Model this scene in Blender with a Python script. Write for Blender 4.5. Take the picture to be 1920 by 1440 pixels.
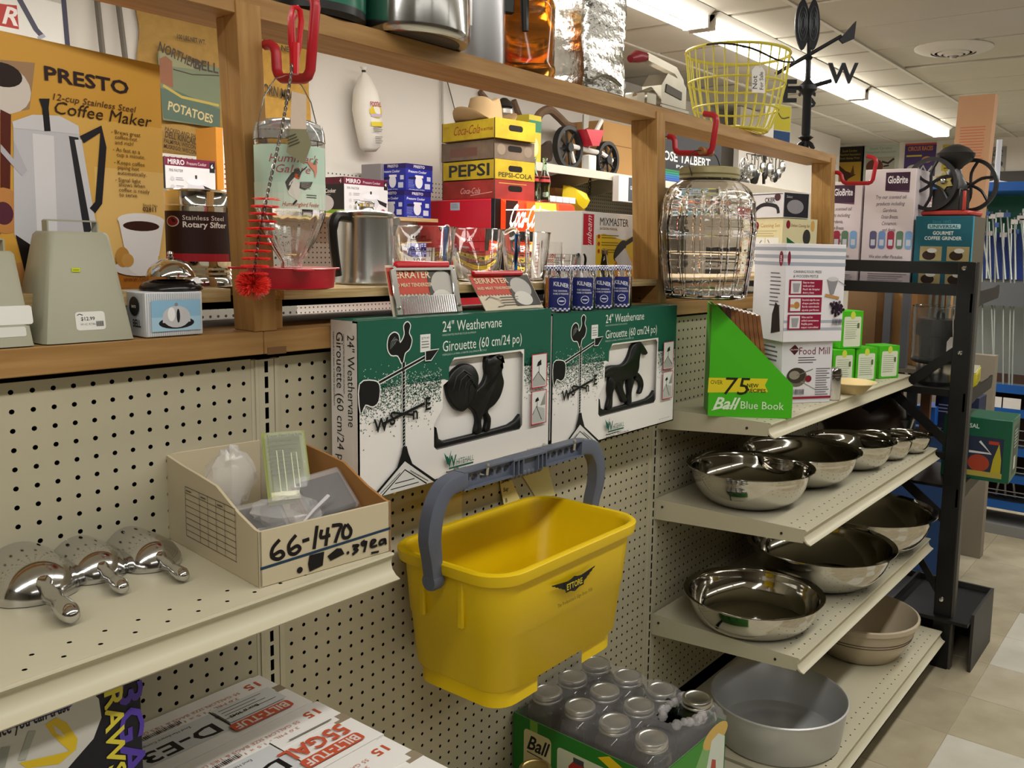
import bpy, math, random
from mathutils import Vector, Matrix
random.seed(7)
for o in list(bpy.data.objects): bpy.data.objects.remove(o)
I = 0.0254                      # everything below is written in inches; meshes are made in metres
SC = bpy.context.scene
COL = SC.collection
PI = math.pi
# ------------------------------------------------------------------ camera
F_PX, PPX, PPY = 1649.858, 1106.32, 662.98
CAM = Vector((-34.667, -49.256, 60.061))
RT = Vector((0.58522932, -0.81054798, 0.02277323))
DN = Vector((-0.0828896, -0.08773837, -0.99268892))
FW = Vector((0.80662008, 0.579063, -0.11853306))
cd = bpy.data.cameras.new('camera'); cam = bpy.data.objects.new('camera', cd); COL.objects.link(cam)
m = Matrix.Identity(4)
for i in range(3):
    m[i][0] = RT[i]; m[i][1] = -DN[i]; m[i][2] = -FW[i]; m[i][3] = CAM[i]*I
cam.matrix_world = m
cd.sensor_width = 36; cd.lens = F_PX/1920*36
cd.shift_x = (960-PPX)/1920; cd.shift_y = (PPY-720)/1920
cd.clip_start = 0.05; cd.clip_end = 60
SC.camera = cam
# ------------------------------------------------------------------ world, exposure, big lights
w = bpy.data.worlds.new('world'); SC.world = w; w.use_nodes = True
w.node_tree.nodes['Background'].inputs[0].default_value = (0.9, 0.9, 0.88, 1)
w.node_tree.nodes['Background'].inputs[1].default_value = 0.05
SC.view_settings.view_transform = 'Standard'; SC.view_settings.look = 'None'
SC.view_settings.exposure = 0.38; SC.view_settings.gamma = 1; SC.view_settings.use_curve_mapping = False
SC.cycles.max_bounces = 9; SC.cycles.diffuse_bounces = 4; SC.cycles.glossy_bounces = 4
SC.cycles.transmission_bounces = 9; SC.cycles.transparent_max_bounces = 8
SC.cycles.caustics_reflective = False; SC.cycles.caustics_refractive = False
LIGHT_W = 24.0
def strip_light(name, x0, x1, y, z, power):
    l = bpy.data.lights.new(name, 'AREA'); l.shape = 'RECTANGLE'; l.size = (x1-x0)*I; l.size_y = 7*I; l.energy = power
    l.color = (1.0, 0.965, 0.90)
    o = bpy.data.objects.new(name, l); o.location = ((x0+x1)/2*I, y*I, z*I); COL.objects.link(o)
    return o
LROWS = [(46.0, [(-60, 36), (38, 134), (136, 232), (234, 330)], 1.15), (-50.0, [(-156, -60), (-58, 38), (40, 136), (138, 234), (236, 332)], .85),
         (-146.0, [(-100, -4), (0, 96), (100, 196)], .4)]
for ly, segs, pw in LROWS:
    for a, b in segs:
        strip_light('strip_lamp', a+2, b-2, ly, 104.6, LIGHT_W*pw)

# ------------------------------------------------------------------ helpers
def lin(h):
    h = h.lstrip('#'); r = [int(h[i:i+2], 16)/255 for i in (0, 2, 4)]
    return tuple((c/12.92 if c <= .04045 else ((c+.055)/1.055)**2.4) for c in r)+(1,)
MATS = {}
def mat(name, col='#808080', rough=.5, metal=0, spec=.5, trans=0, ior=1.45, alpha=1, emit=None, es=0, var=0, vscale=20, stretch=None, col2=None, bump=0, bscale=60, coat=0, aniso=0):
    if name in MATS: return MATS[name]
    M = bpy.data.materials.new(name); M.use_nodes = True; nt = M.node_tree; b = nt.nodes['Principled BSDF']
    c = lin(col); b.inputs['Base Color'].default_value = c; b.inputs['Roughness'].default_value = rough
    b.inputs['Metallic'].default_value = metal; b.inputs['Specular IOR Level'].default_value = spec
    b.inputs['Transmission Weight'].default_value = trans; b.inputs['IOR'].default_value = ior; b.inputs['Alpha'].default_value = alpha
    if coat: b.inputs['Coat Weight'].default_value = coat; b.inputs['Coat Roughness'].default_value = .1
    if emit: b.inputs['Emission Color'].default_value = lin(emit); b.inputs['Emission Strength'].default_value = es
    if var or bump or col2:
        tc = nt.nodes.new('ShaderNodeTexCoord'); mp = nt.nodes.new('ShaderNodeMapping'); nt.links.new(tc.outputs['Object'], mp.inputs[0])
        if stretch: mp.inputs['Scale'].default_value = stretch
        nz = nt.nodes.new('ShaderNodeTexNoise'); nz.inputs['Scale'].default_value = vscale; nz.inputs['Detail'].default_value = 5
        nt.links.new(mp.outputs[0], nz.inputs['Vector'])
        if var or col2:
            rp = nt.nodes.new('ShaderNodeValToRGB'); rp.color_ramp.elements[0].position = .32; rp.color_ramp.elements[1].position = .68
            if col2: d = lin(col2)
            else: d = tuple(x*(1-var) for x in c[:3])+(1,)
            rp.color_ramp.elements[0].color = d; rp.color_ramp.elements[1].color = c
            nt.links.new(nz.outputs['Fac'], rp.inputs[0]); nt.links.new(rp.outputs[0], b.inputs['Base Color'])
        if bump:
            n2 = nt.nodes.new('ShaderNodeTexNoise'); n2.inputs['Scale'].default_value = bscale; n2.inputs['Detail'].default_value = 3
            nt.links.new(mp.outputs[0], n2.inputs['Vector'])
            bp = nt.nodes.new('ShaderNodeBump'); bp.inputs['Strength'].default_value = bump; bp.inputs['Distance'].default_value = .004
            nt.links.new(n2.outputs['Fac'], bp.inputs['Height']); nt.links.new(bp.outputs[0], b.inputs['Normal'])
    MATS[name] = M
    return M
def ink(col):                                    # printed colours
    return mat('ink_'+col.strip('#'), col, .45, spec=.35)

class MB:
    """collects polygons; build() links them as ONE mesh object"""
    def __init__(s): s.v = []; s.f = []; s.mi = []; s.ms = []; s.key = {}
    def mid(s, m):
        if m is None: return 0
        if m not in s.ms: s.ms.append(m)
        return s.ms.index(m)
    def add(s, vs, fs, m=None):
        o = len(s.v); s.v += [tuple(p) for p in vs]; k = s.mid(m)
        for f in fs: s.f.append([i+o for i in f]); s.mi.append(k)
        return s
    def wv(s, p):                                # welded vertex
        k = (round(p[0], 3), round(p[1], 3), round(p[2], 3))
        if k not in s.key: s.key[k] = len(s.v); s.v.append(tuple(p))
        return s.key[k]
    def wf(s, pts, m=None): s.f.append([s.wv(p) for p in pts]); s.mi.append(s.mid(m))
    def box(s, x0, y0, z0, x1, y1, z1, m=None, c=0):
        x0, x1 = sorted((x0, x1)); y0, y1 = sorted((y0, y1)); z0, z1 = sorted((z0, z1))
        if not c:
            return s.add([(x0,y0,z0),(x1,y0,z0),(x1,y1,z0),(x0,y1,z0),(x0,y0,z1),(x1,y0,z1),(x1,y1,z1),(x0,y1,z1)],
                         [(3,2,1,0),(4,5,6,7),(0,1,5,4),(1,2,6,5),(2,3,7,6),(3,0,4,7)], m)
        vs = []; X = (x0, x1); Y = (y0, y1); Z = (z0, z1)
        for k in range(8):                        # chamfered box: 3 verts per corner
            i, j, l = k & 1, (k >> 1) & 1, (k >> 2) & 1
            dx, dy, dz = (c if i == 0 else -c), (c if j == 0 else -c), (c if l == 0 else -c)
            vs += [(X[i], Y[j]+dy, Z[l]+dz), (X[i]+dx, Y[j], Z[l]+dz), (X[i]+dx, Y[j]+dy, Z[l])]
        q = lambda k, a: 3*k+a
        fs = [(q(0,0),q(4,0),q(6,0),q(2,0)), (q(1,0),q(3,0),q(7,0),q(5,0)), (q(0,1),q(1,1),q(5,1),q(4,1)), (q(2,1),q(6,1),q(7,1),q(3,1)),
              (q(0,2),q(2,2),q(3,2),q(1,2)), (q(4,2),q(5,2),q(7,2),q(6,2))]
        for a, b, ax in ((0,1,0),(2,3,0),(4,5,0),(6,7,0),(0,2,1),(1,3,1),(4,6,1),(5,7,1),(0,4,2),(1,5,2),(2,6,2),(3,7,2)):
            u, w_ = [t for t in range(3) if t != ax]
            fs.append((q(a,u),q(b,u),q(b,w_),q(a,w_)))
        for k in range(8): fs.append((q(k,0),q(k,1),q(k,2)))
        return s.add(vs, fs, m)
    def lathe(s, prof, c=(0,0,0), n=24, m=None, ax='z', mod=None, close=False, a0=0, a1=None):
        full = a1 is None; a1 = a0+2*PI if full else a1; cols = n if full else n+1
        vs = []
        for j in range(cols):
            a = a0+(a1-a0)*j/n
            for r, z in prof:
                rr = r*(mod(a, z) if mod else 1)
                p = (rr*math.cos(a), rr*math.sin(a), z)
                if ax == 'x': p = (p[2], p[0], p[1])
                elif ax == 'y': p = (p[0], -p[2], p[1])
                vs.append((p[0]+c[0], p[1]+c[1], p[2]+c[2]))
        k = len(prof); fs = []
        for j in range(n):
            jn = (j+1) % cols
            for i in range(k-1 if not close else k):
                i2 = (i+1) % k
                ra, rb = prof[i][0], prof[i2][0]
                if ra < 1e-6 and rb < 1e-6: continue
                if ra < 1e-6: fs.append((j*k+i, jn*k+i2, j*k+i2))
                elif rb < 1e-6: fs.append((j*k+i, jn*k+i, j*k+i2))
                else: fs.append((j*k+i, jn*k+i, jn*k+i2, j*k+i2))
        return s.add(vs, fs, m)
    def tube(s, path, r, n=8, m=None, closed=False, cap=True):
        P = [Vector(p) for p in path]; N = len(P); rs = r if isinstance(r, (list, tuple)) else [r]*N
        vs = []; prev = None
        for i in range(N):
            a = P[i-1] if (i > 0 or closed) else P[i]; b = P[(i+1) % N] if (i < N-1 or closed) else P[i]
            t = (b-a).normalized()
            if prev is None:
                u = t.orthogonal().normalized()
            else:
                u = prev-t*prev.dot(t)
                u = u.normalized() if u.length > 1e-6 else t.orthogonal().normalized()
            prev = u; w_ = t.cross(u)
            for k in range(n):
                a_ = 2*PI*k/n; vs.append(P[i]+(u*math.cos(a_)+w_*math.sin(a_))*rs[i])
        fs = []
        for i in range(N if closed else N-1):
            i2 = (i+1) % N
            for k in range(n): fs.append((i*n+k, i*n+(k+1) % n, i2*n+(k+1) % n, i2*n+k))
        if cap and not closed: fs.append(tuple(range(n))[::-1]); fs.append(tuple((N-1)*n+k for k in range(n)))
        return s.add(vs, fs, m)
    def prism(s, poly, d0, d1, ax='y', m=None):  # extrude a 2D outline; ax='y': poly is (x,z); 'z': (x,y); 'x': (y,z)
        f = {'y': lambda p, d: (p[0], d, p[1]), 'z': lambda p, d: (p[0], p[1], d), 'x': lambda p, d: (d, p[0], p[1])}[ax]
        n = len(poly); vs = [f(p, d0) for p in poly]+[f(p, d1) for p in poly]
        fs = [tuple(range(n)), tuple(range(2*n-1, n-1, -1))]+[(i, i+n, (i+1) % n+n, (i+1) % n) for i in range(n)]
        return s.add(vs, fs, m)
    def quad(s, a, b, c, d, m=None): return s.add([a, b, c, d], [(0,1,2,3)], m)
    def sphere(s, c, r, m=None, n=12, sz=1.0):
        k = max(4, n//2); return s.lathe([(r*math.sin(PI*i/k), -r*sz*math.cos(PI*i/k)) for i in range(k+1)], c, n, m)
    def xf(s, M, start=0):
        for i in range(start, len(s.v)): s.v[i] = tuple(M @ Vector(s.v[i]))
        return s
    def build(s, name, m=None, parent=None, smooth=38, recalc=True, loc=None, rz=0, kind=None):
        me = bpy.data.meshes.new(name); me.from_pydata([(a*I, b*I, c*I) for a, b, c in s.v], [], s.f)
        ms = s.ms if s.ms else [m]
        for k in ms: me.materials.append(k if k is not None else m)
        if len(ms) > 1: me.polygons.foreach_set('material_index', s.mi)
        if recalc:
            import bmesh
            bm = bmesh.new(); bm.from_mesh(me); bmesh.ops.recalc_face_normals(bm, faces=bm.faces); bm.to_mesh(me); bm.free()
        if smooth:
            me.polygons.foreach_set('use_smooth', [True]*len(me.polygons)); me.set_sharp_from_angle(angle=math.radians(smooth))
        me.update()
        o = bpy.data.objects.new(name, me); COL.objects.link(o)
        if parent: o.parent = parent
        if loc: o.location = [c*I for c in loc]
        if rz: o.rotation_euler = (0, 0, rz)
        if kind: o['kind'] = kind
        return o
def tag(o, label, cat, group=None):
    o['label'] = label; o['category'] = cat
    if group: o['group'] = group
    return o
def thing(name, label, cat, loc=(0,0,0), rz=0, group=None, rx=0, ry=0):
    o = bpy.data.objects.new(name, None); COL.objects.link(o); o.empty_display_size = .02
    o.location = [c*I for c in loc]; o.rotation_euler = (rx, ry, rz)
    return tag(o, label, cat, group)
def tree(o): return [o]+[d for c in o.children for d in tree(c)]
def dup(o, loc=None, rz=None, label=None, parent=None):
    c = o.copy(); COL.objects.link(c)
    if parent: c.parent = parent
    if loc: c.location = [x*I for x in loc]
    if rz is not None: c.rotation_euler = (c.rotation_euler[0], c.rotation_euler[1], rz)
    if label: c['label'] = label
    for ch in list(o.children): dup(ch, parent=c)
    return c
def struct(o): o['kind'] = 'structure'; return o
# rays through the lens, for measuring where real planes are met
def ray(u, v): return RT*((u-PPX)/F_PX)+DN*((v-PPY)/F_PX)+FW
def hit(u, v, ax, val):
    d = ray(u, v); return CAM+d*((val-CAM[ax])/d[ax])
# ------------------------------------------------------------------ lettering: glyph outlines from the built-in font, cached once
CH = "ABCDEFGHIJKLMNOPQRSTUVWXYZabcdefghijklmnopqrstuvwxyz0123456789.,:;-+&%$#()/'\"!*@"
GL = {}
def glyphs():
    tmp = []
    for bold in (0, 1):
        for c in CH+' ':
            for s_ in (c, c+'.'):
                cu = bpy.data.curves.new('t', 'FONT'); cu.body = s_; cu.size = 1; cu.resolution_u = 2; cu.offset = .022*bold
                o = bpy.data.objects.new('t', cu); COL.objects.link(o); tmp.append((bold, c, s_, o))
    dg = bpy.context.evaluated_depsgraph_get(); dg.update()
    ext = {}
    for bold, c, s_, o in tmp:
        me = o.evaluated_get(dg).to_mesh()
        xs = [v.co.x for v in me.vertices]
        if s_ == c: GL[bold, c] = [[(v.co.x, v.co.y) for v in me.vertices], [list(p.vertices) for p in me.polygons], .3]
        else: ext[bold, c] = max(xs)
        if s_ == '.': ext[bold, 'dot'] = max(xs)
        o.evaluated_get(dg).to_mesh_clear()
    for bold, c, s_, o in tmp:
        if s_ != c: GL[bold, c][2] = ext[bold, c]-ext[bold, 'dot']
    cs = [o.data for *_, o in tmp]
    for *_, o in tmp: bpy.data.objects.remove(o)
    for c in cs: bpy.data.curves.remove(c)
glyphs()
class Print:
    """flat print on a face: O is the face's lower-left corner, ex/ey run along it (inches), later shapes lie on earlier ones"""
    def __init__(s, O, ex, ey, lift=.012):
        s.O = Vector(O); s.ex = Vector(ex).normalized(); s.ey = Vector(ey).normalized(); s.n = s.ex.cross(s.ey); s.mb = MB(); s.k = 0; s.lift = lift; s.bend = None; s.ymax = 1e9
    def P(s, x, y):
        y = min(y, s.ymax)
        if s.bend: return s.bend(x, y, s.lift+s.k*.0025)
        return s.O+s.ex*x+s.ey*y+s.n*(s.lift+s.k*.0025)
    def poly(s, pts, col):
        s.k += 1; s.mb.add([s.P(*p) for p in pts], [tuple(range(len(pts)))], ink(col)); return s
    def rect(s, x, y, w_, h, col, rot=0): 
        if rot:
            c, q = math.cos(rot), math.sin(rot)
            return s.poly([(x+a*c-b*q, y+a*q+b*c) for a, b in ((0,0),(w_,0),(w_,h),(0,h))], col)
        if s.bend:
            s.k += 1; n = 8
            for i in range(n): s.mb.add([s.P(x+w_*i/n, y), s.P(x+w_*(i+1)/n, y), s.P(x+w_*(i+1)/n, y+h), s.P(x+w_*i/n, y+h)], [(0,1,2,3)], ink(col))
            return s
        return s.poly([(x,y),(x+w_,y),(x+w_,y+h),(x,y+h)], col)
    def rrect(s, x, y, w_, h, r, col, n=4):
        pts = []
        for cx, cy, a in ((x+w_-r, y+r, -PI/2), (x+w_-r, y+h-r, 0), (x+r, y+h-r, PI/2), (x+r, y+r, PI)):
            pts += [(cx+r*math.cos(a+PI/2*i/n), cy+r*math.sin(a+PI/2*i/n)) for i in range(n+1)]
        return s.poly(pts, col)
    def disc(s, x, y, r, col, ry=None, n=20, rot=0):
        ry = ry or r; c, q = math.cos(rot), math.sin(rot)
        return s.poly([(x+r*math.cos(2*PI*i/n)*c-ry*math.sin(2*PI*i/n)*q, y+r*math.cos(2*PI*i/n)*q+ry*math.sin(2*PI*i/n)*c) for i in range(n)], col)
    def line(s, pts, w_, col, closed=False):
        s.k += 1; pts = [Vector(p) for p in pts]; n = len(pts)
        if closed: pts = pts+[pts[0], pts[1]]; n = len(pts)
        L = []
        for i in range(n):
            a = pts[max(i-1, 0)]; b = pts[min(i+1, n-1)]; t = (b-a); t = t.normalized() if t.length else Vector((1, 0))
            q = Vector((-t.y, t.x))*w_/2; L.append((pts[i]+q, pts[i]-q))
        vs = [s.P(p.x, p.y) for pr in L for p in pr]
        s.mb.add(vs, [(2*i, 2*i+1, 2*i+3, 2*i+2) for i in range(n-1)], ink(col)); return s
    def frame(s, x, y, w_, h, t, col):
        return s.line([(x,y),(x+w_,y),(x+w_,y+h),(x,y+h),(x,y),(x+w_*.01,y)], t, col)
    def text(s, t, x, y, size, col, bold=0, sx=1, shear=0, al='l', rot=0, fit=None, arc=0):
        s.k += 1; adv = [GL[bold, c][2] if (bold, c) in GL else .3 for c in t]; W = sum(adv)*size*sx
        if fit: sx *= fit/max(W, 1e-6); W = fit
        p = 0 if al == 'l' else (-W/2 if al == 'c' else -W)
        c_, q_ = math.cos(rot), math.sin(rot); k = s.mb.mid(ink(col)); vs = []; fs = []
        for c, a in zip(t, adv):
            g = GL.get((bold, c))
            if g and g[1]:
                o = len(vs)
                for gx, gy in g[0]:
                    X = p+(gx*sx+gy*shear)*size; Y = gy*size+(arc*X*X if arc else 0)
                    vs.append(s.P(x+X*c_-Y*q_, y+X*q_+Y*c_))
                for f in g[1]: fs.append([i+o for i in f])
            p += a*size*sx
        s.mb.add(vs, fs, ink(col)); return s
    def greek(s, x, y, w_, n, gap, t, col, ragged=.25):     # lines of type too small to read
        for i in range(n): s.rect(x, y-i*gap, w_*(1-ragged*random.random()), t, col)
        return s
    def build(s, name, parent=None): 
        return s.mb.build(name, parent=parent, smooth=0, recalc=False)
def carton(name, label, loc, w_, d, h, col, rz=0, group=None, cat='box', colors=None, c=.04, rough=.55, origin='fl'):
    """closed carton; local x right along its front, y into depth, z up; loc is the front-left-bottom corner"""
    t = thing(name, label, cat, loc, rz, group)
    mb = MB(); mb.box(0, 0, 0, w_, d, h, c=c)
    mb.build('carton', col if not isinstance(col, str) else mat('card_'+col.strip('#'), col, rough, spec=.35, var=.05, vscale=6), t)
    return t
def facer(t):                                    # pixel -> (x, z) on a thing's own front plane
    rz = t.rotation_euler[2]; o = Vector(t.location)/I; ex = Vector((math.cos(rz), math.sin(rz), 0)); n = Vector((-math.sin(rz), math.cos(rz), 0))
    def f(u, v):
        d = ray(u, v); p = CAM+d*((o-CAM).dot(n)/d.dot(n))
        return ((p-o).dot(ex), p.z-o.z)
    return f
def front(w_, h): return Print((0, 0, 0), (1, 0, 0), (0, 0, 1))
def left(d): return Print((0, d, 0), (0, -1, 0), (0, 0, 1))
def top(h): return Print((0, 0, h), (1, 0, 0), (0, 1, 0))
# ================================================================== the room
m_wall = mat('plaster_white', '#ded9d2', .85, spec=.2, bump=.15, bscale=9, var=.03, vscale=2)
m_ceil = mat('ceiling_board', '#c9c6bb', .95, spec=.1, var=.05, vscale=3, bump=.1, bscale=25)
m_grid = mat('grid_metal', '#cfcdc4', .6)
X0, X1, Y0, Y1, HZ = -170, 370, -240, 103, 110
def slab(n, *a, m=m_wall): return struct(MB().box(*a).build(n, m))
slab('wall_back', X0, Y1, 0, X1+4, Y1+4, HZ+6); slab('wall_right', X1, Y0, 0, X1+4, Y1, HZ+6)
slab('wall_left', X0-4, Y0, 0, X0, Y1+4, HZ+6, m=mat('far_wall_tan', '#5f574a', .9)); slab('wall_front', X0, Y0-4, 0, X1, Y0, HZ+6, m=mat('far_wall_tan'))
# floor: a slab with vinyl tiles laid on it, each near tile its own piece
def tilemat():
    M = bpy.data.materials.new('vinyl_floor'); M.use_nodes = True; nt = M.node_tree; b = nt.nodes['Principled BSDF']; b.inputs['Roughness'].default_value = .35
    tc = nt.nodes.new('ShaderNodeTexCoord'); br = nt.nodes.new('ShaderNodeTexBrick'); br.offset = 0; br.inputs['Scale'].default_value = 1
    br.inputs['Brick Width'].default_value = 12*I; br.inputs['Row Height'].default_value = 12*I; br.inputs['Mortar Size'].default_value = .002
    br.inputs['Color1'].default_value = lin('#cfc8b4'); br.inputs['Color2'].default_value = lin('#c6bea8'); br.inputs['Mortar'].default_value = lin('#7d7462')
    nt.links.new(tc.outputs['Object'], br.inputs['Vector']); nt.links.new(br.outputs[0], b.inputs['Base Color']); return M
floor = struct(MB().box(X0, Y0, -2, X1, Y1, -.12).build('floor', tilemat()))
tm = [mat('vinyl_tile_%d' % i, c, .3, spec=.4, col2=c2, vscale=7, bump=.05, bscale=8) for i, (c, c2) in enumerate([('#bdb49b', '#a79d84'), ('#b8ae94', '#a1967d'), ('#c4bca6', '#b0a68e'), ('#b2a88f', '#9d927a'), ('#d2cfc2', '#c3bfb0')])]
tmesh = {}
for k, M in enumerate(tm):
    o = MB().box(.03, .03, -.12, 11.97, 11.97, 0, c=.03).build('tile', M, floor); tmesh[k] = o.data; bpy.data.objects.remove(o)
LIGHTT = {(0, 0), (3, 0), (4, 0), (1, -1), (6, -1)}
for i in range(-2, 16):
    for j in range(-3, 7):
        o = bpy.data.objects.new('tile', tmesh[4 if (i, j) in LIGHTT else random.choice((0, 1, 2, 3, 0, 1))]); COL.objects.link(o); o.parent = floor
        o.location = ((77.9+12*(i-1))*I, (-37.6+12*j)*I, (random.random()*.02-.01)*I)
# ceiling: lay-in boards between metal bars, each board a piece
ceil = struct(MB().box(X0, Y0, HZ+1.2, X1, Y1, HZ+6).build('ceiling', m_ceil))
pm = {}
for k in range(3):
    mb = MB(); mb.box(.12, .12, .1+.12*k, 23.0, 47.5, 1.2, c=.25)
    o = mb.build('ceiling_panel', m_ceil, ceil); pm[k] = o.data; bpy.data.objects.remove(o)
xs = [92.6+24*(i-3)-.2 for i in range(15)]
ys = [-69.4, -21.4, 26.6, 74.6]
for y in ys:
    for x in xs:
        o = bpy.data.objects.new('ceiling_panel', pm[random.choice((0, 0, 1, 2))]); COL.objects.link(o); o.parent = ceil
        o.location = ((x+.4)*I, (y+.3)*I, HZ*I)
        if y > 70: o.scale = (1, .59, 1)
        o.rotation_euler = (random.uniform(-.0015, .0015), random.uniform(-.002, .002), 0)
gb = MB()
for y in ys+[-117.4]: 
    gb = MB(); gb.box(0, y-.5, HZ-.25, X1, y+.45, HZ+1); gb.build('grid_bar', m_grid, ceil)
# round ceiling diffuser
t = thing('air_vent', 'round white louvred air diffuser in the ceiling with grey dust round it', 'vent', (tuple(hit(1788, 92, 2, 110))))
m_vw = mat('vent_white', '#d9d7cf', .5); 
MB().lathe([(5.2, -.9), (8.2, -.3), (9, .1), (9, .4), (8.4, .45), (7.9, 0), (5.2, -.5)], n=40).build('rim', m_vw, t)
for i, r in enumerate((6.8, 5.2, 3.7, 2.3)):
    MB().lathe([(r-.9, -.7-.35*i), (r, -.25-.35*i), (r, -.1-.35*i), (r-.9, -.55-.35*i)], n=36, close=True).build('louvre', m_vw, t)
MB().lathe([(0, -2.4), (.8, -2.3), (.9, -1.2), (0, -1.1)], n=16).build('knob', m_vw, t)
MB().lathe([(0, .0), (8.2, .05)], n=32).build('throat', mat('vent_dark', '#2a2722', .8), t)
# fluorescent strips: the run seen above the frame, and the ones lighting the aisles
m_tube = mat('tube_glow', '#ffffff', .3, emit='#fff6ea', es=7.5)
m_fix = mat('fixture_white', '#e8e6e0', .4)
def strip_fixture(a, b, y, label, group=None):
    t = thing('strip_light', label, 'light', ((a+b)/2, y, HZ), 0, 'ceiling strip lights'); L = (b-a)/2
    MB().prism([(-2.2, -1.8), (2.2, -1.8), (4.2, 0), (-4.2, 0)], -L, L, 'x').build('housing', m_fix, t)
    for s_ in (-2.1, 2.1): MB().lathe([(0, -L+.6), (.75, -L+.6), (.75, L-.6), (0, L-.6)], (0, s_, -2.9), 10, ax='x').build('tube', m_tube, t)
    for e in (-L+.35, L-.35): MB().box(e-.35, -3, -3.6, e+.35, 3, -.4).build('lamp_holder', m_fix, t)
names = {0: 'strip light over the back aisle, hidden behind the wooden frame', 1: 'near strip light behind the amber jar and silver can', 2: 'middle strip light behind the yellow wire basket', 3: 'farthest strip light, its bare end above the posters'}
for k, (a, b) in enumerate(LROWS[0][1]): strip_fixture(a, b, LROWS[0][0], names[k])
# ================================================================== beige gondola shelving with real peg holes
m_beige = mat('beige_enamel', '#c3bda5', .42, spec=.4, var=.04, vscale=3)
m_peg = mat('beige_pegboard', '#bdb69d', .6, spec=.3, var=.06, vscale=2.5)
m_hole = mat('hole_shade', '#0d0908', .9, spec=.1)  # shade inside holes and slots, put into the colour of their walls
def perf_cell(mb, cx, cz, hx, hz, r, y0, y1, M, fr, n=8, rx=None):
    """one rectangular cell with a round hole punched through"""
    rx = rx or r
    cs = [(cx+hx[1], cz+hz[1]), (cx+hx[0], cz+hz[1]), (cx+hx[0], cz+hz[0]), (cx+hx[1], cz+hz[0])]
    H = [(cx+rx*math.cos(2*PI*k/n), cz+r*math.sin(2*PI*k/n)) for k in range(n)]
    f = lambda p, y: fr(p[0], p[1], y)
    for k in range(4):
        a, b, c = H[2*k], H[2*k+1], H[(2*k+2) % n]
        mb.wf([f(cs[k], y0), f(a, y0), f(b, y0)], M); mb.wf([f(cs[k], y0), f(b, y0), f(c, y0)], M)
        mb.wf([f(cs[k], y0), f(c, y0), f(cs[(k+1) % 4], y0)], M)
    for k in range(n): mb.wf([f(H[k], y0), f(H[k], y1), f(H[(k+1) % n], y1), f(H[(k+1) % n], y0)], m_hole)
def perf_grid(mb, xs, zs, x0, x1, z0, z1, r, y0, y1, M, fr):
    bx = [x0]+[(a+b)/2 for a, b in zip(xs, xs[1:])]+[x1]; bz = [z0]+[(a+b)/2 for a, b in zip(zs, zs[1:])]+[z1]
    for i, x in enumerate(xs):
        for j, z in enumerate(zs):
            perf_cell(mb, x, z, (bx[i]-x, bx[i+1]-x), (bz[j]-z, bz[j+1]-z), r, y0, y1, M, fr)
vert = lambda x, z, y: (x, y, z)
gon = thing('gondola_shelving', 'long beige metal gondola of pegboard bays with shelves under the wooden frame', 'shelving', (0, 0, 0))
def peg_panel(cols, rows, x0, x1, z0, z1):
    mb = MB(); perf_grid(mb, cols, rows, x0, x1, z0, z1, .135, 0, .16, m_peg, vert)
    mb.build('peg_panel', m_peg, gon, smooth=0, recalc=False)
peg_panel([-.12-i for i in range(36, 2, -1)], [52.18-j for j in range(27, -1, -1)], -37, -2.6, 24.6, 52.68)
peg_panel([i for i in range(46)], [52-j for j in range(43, -1, -1)], -.55, 45.55, 8.4, 52.66)
peg_panel([i-.07 for i in range(48, 94)], [52.16-j for j in range(44, -1, -1)], 47.4, 93.5, 7.6, 52.7)
MB().box(-60, .9, 0, 94.5, 1.3, 52.4).build('shade_backing', m_hole, gon)  # black sheet added for the darkness seen through the holes
for ux in (-1.55, 46.5, 94.4):                     # slotted uprights with a raised channel either side
    mb = MB(); zs = [52.1-j for j in range(46, -1, -1)]
    bz = [5.0]+[(a+b)/2 for a, b in zip(zs, zs[1:])]+[52.6]
    def sq(mb, z, i):
        X = (ux-.55, ux-.13, ux+.13, ux+.55); Z = (bz[i], z-.37, z+.37, bz[i+1])
        for a in range(3):
            for b in range(3):
                if a == 1 and b == 1: continue
                mb.wf([(X[a], -.08, Z[b]), (X[a+1], -.08, Z[b]), (X[a+1], -.08, Z[b+1]), (X[a], -.08, Z[b+1])], m_beige)
        for p, q in (((1,1),(2,1)), ((2,1),(2,2)), ((2,2),(1,2)), ((1,2),(1,1))):
            mb.wf([(X[p[0]], -.08, Z[p[1]]), (X[p[0]], .5, Z[p[1]]), (X[q[0]], .5, Z[q[1]]), (X[q[0]], -.08, Z[q[1]])], m_hole)
    for i, z in enumerate(zs): sq(mb, z, i)
    [mb.box(*b, m=m_beige) for b in ((ux-.8, -.12, 5, ux-.58, .4, 52.6), (ux+.58, -.12, 5, ux+.8, .4, 52.6), (ux-1.05, -.03, 5, ux-.8, .4, 52.6), (ux+.8, -.03, 5, ux+1.0, .4, 52.6))]
    mb.build('upright', m_beige, gon, recalc=False, smooth=0)
flat = lambda z: (lambda x, y, d: (x, y, z-d))
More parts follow.
